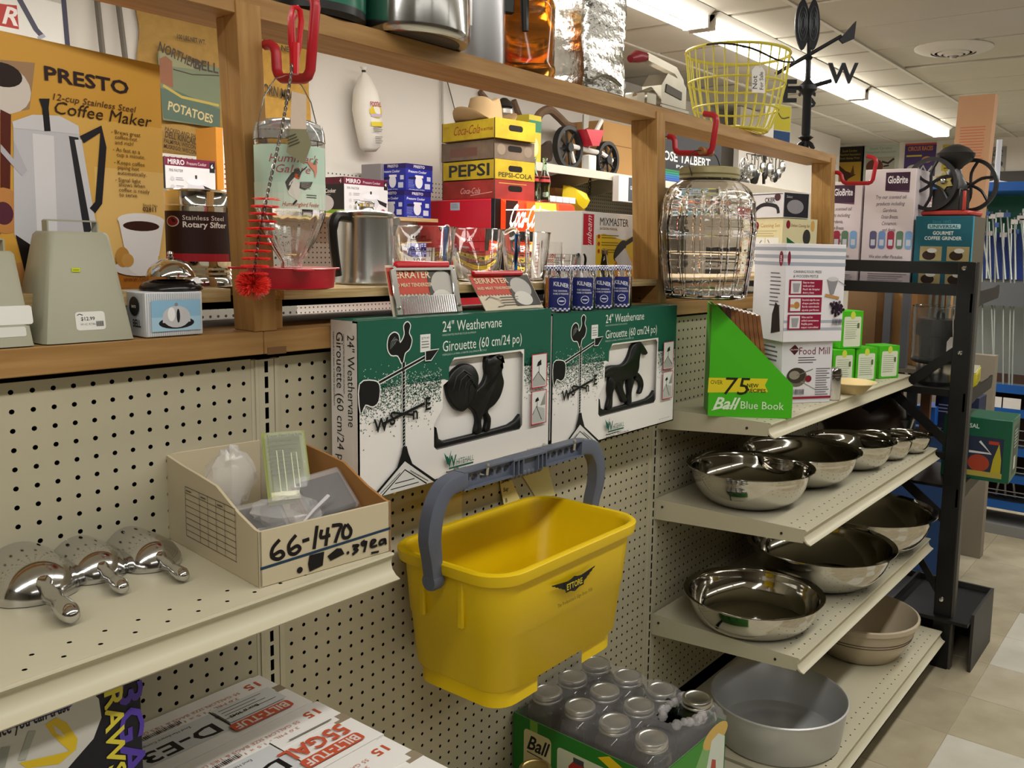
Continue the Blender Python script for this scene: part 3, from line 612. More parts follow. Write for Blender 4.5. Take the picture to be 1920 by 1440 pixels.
def vane_box(x0, x1, z0, label, kind):
    W = x1-x0; H = 12.0; t = thing('weathervane_box', label, 'box', (x0, -3.8, z0), 0, 'boxed weathervanes')
    K = W/20.7; wx0, wx1, wz0, wz1 = 7.0*K, 17.1*K, 2.25, 8.75
    win = [(wx0, wz0+.3), (wx0+.3, wz0), (wx1-.3, wz0+.1), (wx1, wz0+.4), (wx1, wz1-.3), (wx1-.3, wz1), (wx0+2.1, wz1), (wx0+1.8, wz1-.1), (wx0+1.5, wz1-.5), (wx0+1.45, wz1-1.5), (wx0+.9, wz1-1.8), (wx0+.85, wz0+3.0), (wx0+.25, wz0+2.3), (wx0, wz0+1.9)]
    mb = MB(); mb.box(0, .5, 0, W, 2.75, H, c=.04)
    for a in ((0, 0, 0, .12, .5, H), (W-.12, 0, 0, W, .5, H), (0, 0, 0, W, .5, .12), (0, 0, H-.12, W, .5, H)): mb.box(*a)
    fp = [[(0, 0), (W, 0), (W, wz0+.1), win[2], win[1], (0, wz0)], [(W, wz0+.1), (W, wz1), win[5], win[4], win[3], win[2]], [(0, H), (0, wz1), win[6], win[5], (W, wz1), (W, H)], [(0, wz1), (0, wz0), win[1], win[0], *win[:7:-1], win[7], win[6]]]
    for q in fp:
        q = [k for i, k in enumerate(q) if k != q[i-1]]; mb.prism(q, 0, .06)
    mb.build('carton', m_white, t, smooth=0)
    p = front(W, H); G = '#1f5d4a'; g0 = 9.0
    p.rect(0, g0-.1, W, H-g0+.1, G); 
    p.poly([(0, 7.4), (wx0+1.0, 7.4), (wx0+1.45, wz1-1.5), (wx0+1.5, wz1-.5), (wx0+1.8, wz1-.1), (wx0+2.1, g0), (0, g0)], G); p.rect(wx1+.1, 7.5, W-wx1-.1, 1.5, G)
    random.seed(5)
    for i in range(2600):                         # the speckled fade
        z = 7.7-abs(random.gauss(0, 1.2)); L = random.random() < .72
        x = random.uniform(.05, wx0+.7) if L else random.uniform(wx1+.15, W-.05)
        if L and z < wz0+3.6: 
            if x > wx0-.1: continue
        s_ = random.uniform(.035, .06); p.mb.add([p.P(x-s_, z-s_), p.P(x+s_, z-s_*.5), p.P(x, z+s_)], [(0, 1, 2)], ink(G))
    for i in range(500):
        z = 7.35+abs(random.gauss(0, .5)); x = random.uniform(.05, wx0+.7) if random.random() < .75 else random.uniform(wx1+.15, W-.05); s_ = random.uniform(.03, .05)
        p.mb.add([p.P(x-s_, z-s_), p.P(x+s_, z-s_*.5), p.P(x, z+s_)], [(0, 1, 2)], ink('#dfe4df'))
    Wt = '#e6ebe6'; Bk = '#141617'
    p.text('24" Weathervane', 7.8*K, 10.85, 1.12, Wt, 0, fit=6.6*K); p.text('HANDCRAFTED FROM RECYCLED ALUMINUM', 7.8*K, 10.55, .2, '#b9cfc6', fit=3.6*K); p.text('Girouette (60 cm/24 po)', 7.8*K, 9.42, 1.12, Wt, 0, fit=9.1*K); p.text("FABRIQUE A LA MAIN, A PARTIR D'ALUMINUM RECYCLE", 7.8*K, 9.12, .2, '#b9cfc6', fit=4.8*K)
    p.rect(5.6*K, 9.55, 1.0*K, 1.25, '#e4e6e4'); p.text('$79.99', 5.72*K, 10.45, .24, '#555555', fit=.75*K); p.greek(5.72*K, 10.25, .75*K, 3, .2, .07, '#777777')
    # drawn weathervane with a pale outline
    def shp(P, sp=1):
        q = spline(P, 3) if sp else P; cx = sum(a[0] for a in q)/len(q); cz = sum(a[1] for a in q)/len(q)
        p.line(q+[q[0]], .16, '#e9ece9'); p.poly(q, Bk)
    mx = 4.0*K
    shp([(mx-.1, 8.9), (mx+.12, 9.6), (mx+.55, 9.9), (mx+.75, 10.5), (mx+.5, 11.0), (mx+.62, 11.5), (mx+.35, 11.75), (mx+.05, 11.5), (mx+.1, 10.9), (mx-.3, 10.35), (mx-.45, 10.9), (mx-.85, 11.1), (mx-1.3, 10.8), (mx-1.4, 10.1), (mx-1.1, 9.6), (mx-.5, 9.5)])
    for k in range(4): p.line([(mx-1.15+.12*k, 10.0+.1*k), (mx-1.1+.16*k, 10.5+.05*k), (mx-.75+.1*k, 10.8-.1*k)], .03, '#9aa09c')
    p.line([(.6, 7.45), (mx+2.2, 9.25)], .3, '#e9ece9'); p.line([(mx, 3.0), (mx, 9)], .36, '#e9ece9'); p.line([(.6, 7.45), (mx+2.2, 9.25)], .17, Bk); p.line([(mx, 2.6), (mx, 9)], .24, Bk)
    for k in range(24): p.line([(mx-.07, 3.1+k*.24), (mx+.07, 3.2+k*.24)], .05, '#b9bcba')
    shp([(mx+2.0, 9.6), (mx+3.25, 9.65), (mx+2.5, 8.95), (mx+2.0, 8.95)], 0); shp([(.05, 7.9), (1.2, 8.0), (1.7, 7.6), (1.6, 6.6), (1.1, 6.3), (.5, 6.5), (.1, 6.0)])
    p.line([(mx-1.9, 5.0), (mx+1.9, 5.9)], .2, Bk); p.line([(mx-.9, 5.6), (mx+.9, 5.2)], .16, Bk)
    for s_, x, z in (('W', mx-2.7, 4.5), ('S', mx-1.35, 4.8), ('n', mx+.7, 4.9), ('E', mx+1.9, 5.4)): p.text(s_, x, z, 1.3, Bk, 1, sx=.9)
    p.poly([(mx-.9, 1.3), (mx-.32, 2.6), (mx-.18, 3.1), (mx+.18, 3.1), (mx+.32, 2.6), (mx+.9, 1.3), (mx, 2.2)], Bk)
    p.poly([(mx, 2.1), (mx+3.0*K, .02), (mx-3.0*K, .02)], '#d7d8d5'); p.line([(mx-3.0*K, .02), (mx, 2.15), (mx+3.0*K, .02)], .2, Bk); p.line([(mx-2.1*K, .05), (mx, 1.45), (mx+2.1*K, .05)], .09, Bk); p.line([(mx-1.3, .3), (mx+1.3, .3)], .06, Bk); p.line([(mx-.9, .65), (mx+.9, .65)], .06, Bk)
    for k in range(8): p.line([(mx-2.2+k*.22, .2+.14*k), (mx-2.0+k*.22, .36+.14*k)], .05, '#555555'); p.line([(mx+2.2-k*.22, .2+.14*k), (mx+2.0-k*.22, .36+.14*k)], .05, '#555555')
    # framed sketches, maker's mark
    for z in (5.6, 2.55):
        x = 18.0*K; w2 = 1.95*K; p.rect(x, z, w2, 2.75, '#dcdedb'); p.frame(x, z, w2, 2.75, .12, '#b7374c'); 
        if z > 5: p.poly([(x+.1, z+.1), (x+.1, z+.7), (x+.8, z+1.3), (x+1.8*K, z+.5), (x+1.8*K, z+.1)], '#a9aca8'); p.line([(x+.1, z+.65), (x+.8, z+1.3), (x+1.7*K, z+.45)], .07, Bk); p.line([(x+.9, z+1.2), (x+.9, z+2.1)], .06, Bk); p.poly([(x+.6, z+1.75), (x+1.2, z+1.85), (x+1.15, z+2.3), (x+.75, z+2.1)], Bk)
        else: p.poly([(x+.1, z+.1), (x+.1, z+.9), (x+.6, z+1.5), (x+1.75*K, z+1.2), (x+1.8*K, z+.1)], '#b7bab6'); p.line([(x+.12, z+.85), (x+.6, z+1.5), (x+1.3, z+.3)], .08, Bk); p.poly([(x+1.1, z+1.5), (x+1.8*K, z+2.6), (x+1.8*K, z+1.5)], '#8f938f'); p.line([(x+.7, z+1.4), (x+.7, z+1.9)], .05, Bk); p.poly([(x+.45, z+1.85), (x+.95, z+1.95), (x+.8, z+2.25), (x+.5, z+2.1)], Bk)
    wx = 8.1*K; p.poly([(wx-.3, 2.0), (wx, 1.1), (wx+.25, 1.0), (wx+.45, 2.1), (wx+.2, 1.5), (wx+.05, 1.6)], G); p.text('W', wx, .85, 1.15, G, 1, sx=.8); p.text('HITEHALL', wx+.95, .9, .62, G, 0, fit=1.95*K); p.rect(wx+.2, .66, 2.65*K, .14, G); p.text('Montague, MI 49437 USA', wx-.1, .45, .2, Bk, 1); p.text('Made in the USA', wx-.1, .2, .2, Bk, 1); p.text('Fabrique aux Etats-Unis', wx+1.75, .28, .2, Bk, 1); p.text('00201 Whitehall Products CAT-014', 17.4*K, .55, .14, '#333333')
    p.rect(wx1+.02, wz0+.4, .02, .02, Wt); p.build('front_print', t)
    p = Print((0, 0, H), (1, 0, 0), (0, 1, 0)); p.rect(0, 0, W, 2.75, G); p.greek(1, 1.6, 4, 2, .4, .12, '#cfe0d8'); p.build('top_print', t)
    p = left(2.75); p.text('24" Weathervane', 1.75, H-.9, 1.0, Bk, 0, rot=-PI/2, fit=6.2); p.text('HANDCRAFTED FROM RECYCLED ALUMINUM', 1.3, H-.9, .2, Bk, rot=-PI/2, fit=4.0); p.text('Girouette (60 cm/24 po)', .62, H-.75, 1.0, Bk, 0, rot=-PI/2, fit=9.6); p.text("FABRIQUE A LA MAIN, A PARTIR D'ALUMINUM", .28, H-.8, .2, Bk, rot=-PI/2, fit=5.0)
    p.rect(.5, .1, .08, 1.4, '#8d1f2c'); p.poly([(.9, .5), (1.3, .2), (2.4, .5), (2.9, 1.3), (2.5, 1.2), (1.6, 1.0), (1.0, 1.2)], Bk); p.build('end_print', t)
    # the cast figure behind the window
    s = wx1-wx0; X = lambda a: wx0+a*s; y = .48
    if kind == 'rooster':
        zz = lambda *q: [(X(x), wz0+z) for x, z in q]
        relief(spline(zz((.62, .55), (.635, 1.5), (.60, 2.1), (.68, 2.5), (.745, 3.1), (.785, 4.1), (.76, 5.0), (.775, 5.35), (.735, 5.55), (.79, 5.75), (.745, 5.95), (.77, 6.3), (.70, 6.2), (.68, 6.44), (.62, 6.25), (.575, 6.3), (.565, 5.6), (.575, 5.0), (.545, 4.4), (.48, 4.0), (.40, 3.6), (.34, 3.0), (.44, 2.3), (.475, 1.5), (.455, .55), (.53, .55), (.525, 1.5), (.56, 1.9), (.585, 1.3), (.565, .55)), 4), y, .42, 'rooster_casting', t, m_iron)
        relief(spline(zz((.48, 4.25), (.485, 5.0), (.43, 5.75), (.33, 6.05), (.22, 5.7), (.15, 4.9), (.16, 3.8), (.22, 2.9), (.3, 2.45), (.36, 2.6), (.44, 3.2)), 4), y-.05, .4, 'rooster_tail', t, m_iron)
        for k in range(4): MB().tube([(X(.2+.055*k), y-.42, wz0+4.2-.35*k), (X(.235+.05*k), y-.46, wz0+5.2-.3*k), (X(.31+.035*k), y-.46, wz0+5.6-.35*k), (X(.39+.02*k), y-.44, wz0+5.15-.35*k)], .06, 5).build('feather_rib', m_iron, t)
    else:
        zz = lambda *q: [(X(x), wz0+z) for x, z in q]
        relief(spline(zz((.2, 3.4), (.11, 3.55), (.05, 3.4), (.06, 4.1), (.2, 4.55), (.4, 4.5), (.5, 5.1), (.56, 6.1), (.63, 6.4), (.7, 6.44), (.76, 6.1), (.84, 5.3), (.8, 5.05), (.73, 5.5), (.7, 4.7), (.69, 3.8), (.63, 3.1), (.5, 2.95), (.36, 2.75), (.26, 2.9)), 4), y, .42, 'horse_casting', t, m_iron)
        for n_, q in (('horse_leg', zz((.21, 3.6), (.34, 3.4), (.3, 2.6), (.25, 1.9), (.24, .55), (.16, .55), (.19, 1.6), (.18, 2.5))), ('horse_leg', zz((.3, 3.4), (.44, 3.2), (.42, 2.3), (.48, 1.3), (.5, .95), (.43, .8), (.38, 1.5), (.32, 2.4))), ('horse_leg', zz((.52, 3.5), (.64, 3.4), (.6, 2.4), (.57, 1.6), (.57, .55), (.5, .55), (.52, 1.6), (.5, 2.6))), ('horse_leg', zz((.6, 3.6), (.69, 3.4), (.76, 2.75), (.78, 2.0), (.74, 1.3), (.7, 1.4), (.73, 2.0), (.69, 2.55), (.58, 2.9)))): relief(spline(q, 4), y-.03, .38, n_, t, m_iron, .08)
    relief([(X(.0)+.02, wz0+.05), (X(1)-.06, wz0+.15), (X(1)-.06, wz0+1.3), (X(.93), wz0+.85), (X(.85), wz0+.62), (X(.7), wz0+.55), (X(.12), wz0+.5), (X(.07), wz0+.75), (X(.03), wz0+1.7)], y, .34, 'base_bar', t, m_iron)
    return t
vane_box(2.7, 22.95, WB, 'boxed weathervane showing a cast rooster through its window, green and white carton', 'rooster')
vane_box(23.2, 43.75, WB-.5, 'boxed weathervane showing a cast horse through its window, beside the rooster one', 'horse')
m_peghook = mat('zinc', '#c8c6bf', .3, 1)
def peg(x, z, L, label, tip=.6):
    t = thing('peg_hook', label, 'hook', (x, 0, z), 0, 'steel hooks in the pegboard'); MB().tube([(0, .3, .0), (0, 0, 0), (0, -L+.2, 0), (0, -L, .08), (0, -L-.1, tip)], .13, 8).build('hook', m_peghook, t); MB().box(-.3, -.05, -.5, .3, .02, .5, c=.02).build('plate', m_peghook, t)
for x, z, l in ((6, WB-.16, 'steel peg hook under the near end of the rooster box'), (20, WB-.16, 'steel peg hook under the far end of the rooster box'), (26, WB-.66, 'steel peg hook under the near end of the horse box'), (41, WB-.66, 'steel peg hook under the far end of the horse box')): peg(x, z, 3.5, l, .0)
# ================================================================== yellow bucket hanging from its handle
m_yel = mat('yellow_plastic', '#e3c108', .38, spec=.4, bump=.04, bscale=90); m_grey = mat('blue_grey_plastic', '#5b6272', .42)
bx0, bx1, by0, by1, bz = 7.3, 25.3, -12.3, -1.0, 38.2
t = thing('bucket', 'yellow rectangular window-cleaning bucket hanging by its blue-grey handle', 'bucket', (0, 0, 28))
def rrect(x0, x1, y0, y1, r, n=6):
    o = []
    for cx, cy, a in ((x1-r, y0+r, -PI/2), (x1-r, y1-r, 0), (x0+r, y1-r, PI/2), (x0+r, y0+r, PI)): o += [(cx+r*math.cos(a+PI/2*i/n), cy+r*math.sin(a+PI/2*i/n)) for i in range(n+1)]
    return o
def loft(rings, m=None, closed=False):
    mb = MB(); n = len(rings[0][0]); vs = [(p[0], p[1], z) for P, z in rings for p in P]; K = len(rings)
    fs = [(k*n+i, k*n+(i+1) % n, ((k+1) % K)*n+(i+1) % n, ((k+1) % K)*n+i) for k in range(K if closed else K-1) for i in range(n)]
    return mb.add(vs, fs, m)
def bk(z, off, r): 
    f = (z-28.6)/(38.2-28.6); i_ = (1-f)
    return rrect(bx0+.35+1.05*i_-off, bx1-.35-1.05*i_+off, by0+.35+.75*i_-off, by1-.35-.35*i_+off, r)
ob = bk(28.7, 0, 2.0); zl = 28-28
R_ = [(bk(28.75, -.45, 1.7), .75-.0), (bk(29.2, -.05, 2.1), 1.2), (bk(33.2, 0, 2.2), 5.2), (bk(33.3, .07, 2.25), 5.3), (bk(37.3, .02, 2.3), 9.3), (bk(37.3, .42, 2.5), 9.32), (bk(37.35, .5, 2.6), 9.6), (bk(38.0, .48, 2.6), 10.1), (bk(38.2, .3, 2.5), 10.25), (bk(38.2, -.02, 2.3), 10.2), (bk(37.8, -.2, 2.2), 9.8), (bk(29.2, -.25, 1.9), 1.5), (bk(29, -.8, 1.4), 1.1)]
mb = loft(R_); n = len(R_[0][0]); mb.f.append([len(R_)*n-n+i for i in range(n)]); mb.mi.append(0); mb.build('tub', m_yel, t, smooth=50)
q = bk(28.6, -.4, 1.7); n = len(q); mb = MB()
for i in range(n):                                # skirt with cut-outs in the long sides
    a, b = q[i], q[(i+1) % n]
    if abs(a[1]-b[1]) < .01 and abs(a[0]-b[0]) > 3:
        for f0, f1 in ((0, .22), (.72, 1)):
            A = (a[0]+(b[0]-a[0])*f0, a[1]); B = (a[0]+(b[0]-a[0])*f1, a[1]); mb.add([(A[0], A[1], -.3), (B[0], B[1], -.3), (B[0], B[1], 1.1), (A[0], A[1], 1.1)], [(0, 1, 2, 3)])
    else: mb.wf([(a[0], a[1], -.3), (b[0], b[1], -.3), (b[0], b[1], 1.1), (a[0], a[1], 1.1)])
mb.build('skirt', m_yel, t, smooth=60)
for y_ in (-4.4, -8.2): MB().box(bx0+.42, y_-.25, 5.6, bx0+.75, y_+.25, 9.25, c=.1).build('rib', m_yel, t)
# handle: arms and a pierced grip bar
hy_ = -6.65; H = 43.55-28; m_ = MB()
def arm(s_):
    xe = bx0-.45 if s_ < 0 else bx1+.45; xi = xe+(.1 if s_ < 0 else -.1); zp = 36.9-28
    P = [(xi-.1*s_, hy_+.3, zp), (xe, hy_+.25, zp+1.6), (xe+.35*s_, hy_+.1, zp+3.2), (xe+.2*s_, hy_, zp+4.8), (xe-.25*s_, hy_, H-.9), (xe-.9*s_, hy_, H-.2), (xe-1.9*s_, hy_, H+.05), (xe-2.7*s_, hy_, H+.1)]
    P = spline(P, 4, False); mb = MB(); nn = len(P); vs = []
    for i, p_ in enumerate(P):
        a = Vector(P[max(i-1, 0)]); b = Vector(P[min(i+1, nn-1)]); tt = (b-a).normalized(); w_ = Vector((-tt.z, 0, tt.x)).normalized(); f = .42+.2*min(1, i/8); dpt = .5
        for u_, v_ in ((-1, -1), (-.75, -1.15), (.75, -1.15), (1, -1), (1, 1), (-1, 1)): vs.append(Vector(p_)+w_*f*u_+Vector((0, dpt*v_, 0)))
    k = 6; mb.add(vs, [(i*k+j, i*k+(j+1) % k, (i+1)*k+(j+1) % k, (i+1)*k+j) for i in range(nn-1) for j in range(k)]+[tuple(range(k)), tuple((nn-1)*k+j for j in range(k))])
    mb.lathe([(0, -.5), (.62, -.5), (.7, -.3), (.7, .3), (.62, .5), (0, .5)], (P[0][0], P[0][1], P[0][2]), 14, ax='x')
    mb.build('handle_arm', m_grey, t, smooth=45)
arm(-1); arm(1)
hx0, hx1 = bx0+1.9, bx1-1.9; gx0, gx1 = 14.4, 18.4; bar = MB()
for a, b in ((hx0, gx0), (gx1, hx1)):
    nn = 6; xs_ = [a+(b-a)*(i+.5)/nn for i in range(nn)]
    perf_grid(bar, xs_, [H+.08], a, b, H-.5, H+.66, .34, hy_-.25, hy_+.25, m_grey, vert)
    bar.box(a, hy_-.55, H-.62, b, hy_+.55, H-.48, m=m_grey); bar.box(a, hy_-.55, H+.62, b, hy_+.55, H+.74, m=m_grey)
bar.ms = [m_grey]+[k for k in bar.ms if k is not m_grey and k is not m_hole] if False else bar.ms
for i_, k in enumerate(bar.ms):
    if k is m_hole: bar.ms[i_] = m_grey
bar.build('pierced_bar', None, t, smooth=0)
gb_ = MB(); gb_.box(gx0, hy_-.25, H-.75, gx1, hy_+.25, H+.6); gb_.box(gx0, hy_-.62, H+.5, gx1, hy_+.62, H+.74, c=.05)
for k in range(8): gb_.lathe([(.0, gx0+.1+k*.48), (.28, gx0+.1+k*.48), (.34, gx0+.3+k*.48), (.28, gx0+.5+k*.48), (0, gx0+.5+k*.48)], (0, hy_, H-.7), 10, ax='x')
for x in (gx0, gx0+.55, gx0+1.1, gx0+2.9, gx0+3.4, gx1-.12): gb_.box(x, hy_-.6, H-.6, x+.12, hy_+.6, H+.6)
gb_.build('grip', m_grey, t)
sl = math.atan2(-.75*1, 9.6); p = Print((bx0+.35, by0+.3, 9.3), (1, 0, 0), (0, -.036, 1)); p.O = Vector((0, by0+.33, 9.3)); p.lift = -.0
fz = lambda u, v: (lambda q: (q.x, q.z-28-9.3))(hit(u, v, 1, -12.0))
p = Print((0, by0+.36, 9.3), (1, 0, 0), (0, .078, -1) if False else (0, .0765, 1)); 
a, b = fz(1035, 1105), fz(1113, 1068); cx = (a[0]+b[0])/2; cz = (a[1]+b[1])/2-.35; K_ = '#161616'
for s_ in (-1, 1):
    for k in range(5): p.poly([(cx, cz+.1-.16*k), (cx, cz+.34-.16*k), (cx+s_*(2.7-.36*k), cz+.66-.17*k), (cx+s_*(2.55-.36*k), cz+.53-.17*k)], K_)
p.poly([(cx-1.25, cz+.4), (cx-.4, cz+.5), (cx, cz+.62), (cx+.4, cz+.5), (cx+1.25, cz+.4), (cx+1.1, cz-.35), (cx-1.1, cz-.35)], K_)
p.text('ETTORE', cx, cz-.2, .62, '#c8b428', 1, sx=.6, al='c', fit=1.95); p.text("The Professional's Edge Since 1936", cx, cz-1.15, .38, K_, 0, al='c', shear=.15, fit=4.3)
p.build('logo_print', t)
p = Print((14.6, by1-.62, 6.2), (1, 0, 0), (0, -.03, 1)); p.rect(0, 0, 1.9, .95, '#d8c95c', rot=-.75); 
for k in range(4): p.rect(.35+.25*k, -.15+.0*k, .85-.1*k, .06, '#6d6528', rot=-.75)
p.build('price_sticker', t)
peg(11.7, 43.55, 7.0, 'steel peg hook through the near end of the bucket handle', .9); peg(22.2, 43.55, 7.0, 'steel peg hook through the far end of the bucket handle', .9)
m_note = mat('note_paper', '#d8c98a', .8)  # yellow light bounced off the bucket is put into the paper colour
def note(name, quad, label, txt, curl=0):
    P = [hit(u, v, 1, -.12) for u, v in quad]; t = thing(name, label, 'paper tag', tuple(P[0])); mb = MB(); n = 8; vs = []
    for i in range(n+1):
        f = i/n
        for A, B in ((P[0], P[3]), (P[1], P[2])): q = A.lerp(B, f)-P[0]; vs += [(q.x, q.y-curl*f**1.5, q.z), (q.x, q.y-curl*f**1.5+.03, q.z)]
    fs = []
    for i in range(n): a = i*4; fs += [(a, a+2, a+6, a+4), (a+1, a+5, a+7, a+3), (a, a+4, a+5, a+1), (a+2, a+3, a+7, a+6)]
    fs += [(0, 1, 3, 2), (n*4, n*4+2, n*4+3, n*4+1)]
    mb.add(vs, fs).build('paper', m_note, t)
    ex = (P[1]-P[0]); ey = (P[0]-P[3]); L = ex.length; p = Print((0, -.03, 0), ex, ey)
    if curl:
        h = ey.length; p.bend = lambda x, y, l: tuple(Vector((0, -.02-curl*max(0, -y/h)**1.5-l, 0))+ex.normalized()*x+ey.normalized()*y)
    for s_, x, y, z in txt: p.text(s_, x*L, y, z, '#1d1a14', 1, shear=.2)
    p.build('handwriting', t); return t
note('note_tag', [(822, 922), (866, 905), (866, 974), (823, 989)], 'yellow-lit note reading Weathervane, hung behind the near bucket arm', [('Weathervane', .06, -.75, .42)])
note('note_tag', [(972, 880), (1026, 868), (1041, 928), (1008, 938)], 'yellow-lit note reading Weathervane, hung right of the Super Bucket slip', [('Weathervane', .06, -.8, .4)])
note('note_tag', [(937, 895), (957, 889), (966, 938), (938, 962)], 'curled yellow-lit slip reading Super Bucket, between the two Weathervane notes', [('.26446', .0, -.55, .42), ('Super', .15, -1.3, .45), ('Bucket', .15, -2.2, .45)], curl=.7)
# ================================================================== left shelf: open-topped box of odds and ends, three scoops
m_bx = mat('bin_card', '#c6ba9e', .75, spec=.2, var=.04, vscale=3); m_bxk = mat('bin_inside', '#a97a48', .8, spec=.2)
ZS = 42.52; FL = hit(487, 1103, 2, ZS); FR = hit(733, 1033, 2, ZS)
t = thing('bin_box', 'open-topped cardboard bin hand-marked 66-1470 on the left shelf', 'box', (FL.x, FL.y, ZS), math.atan2(FR.y-FL.y, FR.x-FL.x))
W = (FR-FL).length; D_ = 11.0; hf, hb = 2.95, 4.75
fp = [(0, 0), (0, hf)] + [(D_*.04, hf+.02), (D_*.2, hf+.5), (D_*.42, hf+1.45), (D_*.62, hb-.15), (D_*.8, hb), (D_, hb+.25), (D_, 0)]
MB().box(0, 0, 0, W, .15, hf, c=.03).build('front_panel', m_bx, t); MB().box(0, D_-.15, 0, W-2.2, D_, hb+.3, c=.03).build('back_panel', m_bx, t); MB().box(.1, .1, 0, W-.1, D_-.1, .12).build('bottom_panel', m_bx, t)
MB().prism(fp, 0, .15, 'x').build('left_panel', m_bx, t)
MB().prism(fp, W-.16, W-.01, 'x').build('right_panel', m_bxk, t)
f = facer(t); p = front(W, hf); NV = '#1f3a52'; MK = '#151013'
z0 = f(487, 1066)[1]; p.line([f(488, 1067), f(732, 990)], .15, NV)
def pen(P, w_=.22): p.line(P if len(P) < 3 else spline(P, 4, False), w_, MK)
def G(P, w_=.2): pen([f(240+a/3.43, 780+b/3.43) for a, b in P], w_)
G([(975, 795), (930, 850), (925, 905), (965, 920), (1000, 895), (980, 870), (935, 895)]); G([(1080, 765), (1035, 825), (1040, 880), (1075, 885), (1105, 855), (1085, 835), (1045, 860)]); G([(1120, 805), (1165, 790)]); G([(1215, 705), (1195, 855)]); G([(1245, 730), (1240, 780), (1300, 765)]); G([(1285, 715), (1270, 835)]); G([(1310, 705), (1370, 700), (1355, 740), (1330, 815)]); G([(1400, 695), (1380, 740), (1385, 780), (1420, 775), (1432, 735), (1405, 695)])
p.disc(*f(240+1103/3.43, 780+990/3.43), .17, MK); p.poly([f(240+a/3.43, 780+b/3.43) for a, b in ((1165, 895), (1260, 870), (1250, 960), (1165, 1000), (1155, 950))], MK); p.poly([f(240+a/3.43, 780+b/3.43) for a, b in ((1280, 900), (1340, 850), (1370, 850), (1390, 885), (1300, 930))], MK); p.disc(*f(240+1412/3.43, 780+878/3.43), .09, MK)
G([(1440, 835), (1480, 830), (1450, 855), (1475, 860), (1440, 890)], .16); G([(1520, 800), (1500, 815), (1510, 830), (1530, 805), (1515, 875)], .16); G([(1560, 830), (1590, 800), (1565, 800), (1560, 840), (1600, 830)], .15); G([(1650, 790), (1620, 800), (1615, 825), (1640, 815), (1650, 790), (1655, 825)], .15); G([(1560, 880), (1610, 870)], .12)
p.build('marker_writing', t)
p = left(D_); p.frame(3.2, .75, 5.2, 3.2, .05, '#5a5144') if False else None
for k in range(9): p.line([(2.6, .75+.36*k), (8.6, .75+.36*k)], .035, '#4a4238')
for x in (2.6, 4.4, 5.4, 6.4, 7.4, 8.6): p.line([(x, .75), (x, 3.63)], .035, '#4a4238')
for x in (2.75, 4.6, 6.6): p.text(('PRODUCT', 'COLOUR', 'LOT')[int(x//2)-1 if x > 3 else 0], x, 3.38, .2, '#4a4238') if False else p.rect(x, 3.4, .6, .08, '#5a5144')
p.build('form_print', t)
bt = t; rz_ = t.rotation_euler[2]
def inbin(x, y, z): return tuple(Matrix.Translation((FL.x, FL.y, ZS)) @ Matrix.Rotation(rz_, 4, 'Z') @ Vector((x, y, z)))
m_film = mat('clear_film', '#f4f4f6', .14, spec=.8, alpha=.28); m_clam = mat('clamshell', '#eef0f2', .08, spec=.8, alpha=.2)
def film(name, label, loc, size, seed, m=None, rot=(0, 0, 0), flatten=1.0):
    """crumpled clear bag"""
    random.seed(seed); t = thing(name, label, 'bag', loc); t.rotation_euler = rot; mb = MB(); n, k = 16, 9; vs = []
    for i in range(k+1):
        for j in range(n):
            a = 2*PI*j/n; b = PI*i/k; r = 1+random.uniform(-.16, .16); vs.append((size[0]*r*math.sin(b)*math.cos(a), size[1]*r*math.sin(b)*math.sin(a), size[2]*r*(-math.cos(b))*flatten+size[2]))
    fs = [(i*n+j, i*n+(j+1) % n, (i+1)*n+(j+1) % n, (i+1)*n+j) for i in range(k) for j in range(n)]
    mb.add(vs, fs).build('film', m or m_film, t, smooth=25); return t
film('plastic_bag', 'puffed clear plastic bag at the back left of the bin', inbin(2.6, 8.4, 1.9), (1.5, 1.2, 1.75), 2); film('plastic_bag', 'crumpled clear plastic bag lying across the middle of the bin', inbin(3.9, 4.2, 1.5), (1.9, 1.9, .8), 4)
def blister(name, label, loc, rot, w_, h, card, txt=None, dark=None):
    t = thing(name, label, 'package', loc); t.rotation_euler = rot
    MB().box(0, 0, 0, w_, h, .05).build('card', mat('card_'+card.strip('#'), card, .5), t)
    mb = MB(); mb.box(.12, .12, .05, w_-.12, h-.12, .55, c=.2); mb.build('clear_shell', m_clam, t)
    if dark: MB().box(.3, .3, .06, w_-.3, h-.5, .4, c=.1).build('contents', mat('bin_dark', '#2c211c', .5), t)
    if txt:
        p = Print((0, 0, .5), (1, 0, 0), (0, 1, 0)); p.text('Copper Plated Dog Bolts', .25, h-.5, .22, '#2c3216', 1, fit=w_-.5); p.greek(.3, h-.85, w_-.8, 9, .26, .07, '#4c5522'); p.frame(.7, .6, .35, h-2.0, .05, '#d8dfae'); p.frame(1.5, .8, .3, h-2.4, .05, '#d8dfae'); p.rect(.15, .1, w_-.3, .5, '#cfcfa0'); p.build('card_print', t)
    return t
blister('blister_pack', 'clear blister pack with an olive green printed card standing out of the bin', inbin(3.5, 5.6, 2.35), (.95, 0, rz_-.35), 2.5, 4.6, '#8f9a45', 1)
blister('blister_pack', 'clear blister pack of dark parts leaning at the right of the bin', inbin(4.6, 3.0, 1.5), (.55, -.15, rz_-.2), 3.2, 3.6, '#7c5a3e', dark=1); blister('blister_pack', 'flat clear blister pack low at the front of the bin', inbin(.6, 1.0, .6), (.25, .1, rz_+.1), 4.2, 3.4, '#5b5650', dark=1); blister('blister_pack', 'clear blister pack lying deep at the left of the bin', inbin(.7, 4.6, .9), (.3, -.1, rz_-.3), 3.4, 3.2, '#6e6459', dark=1)
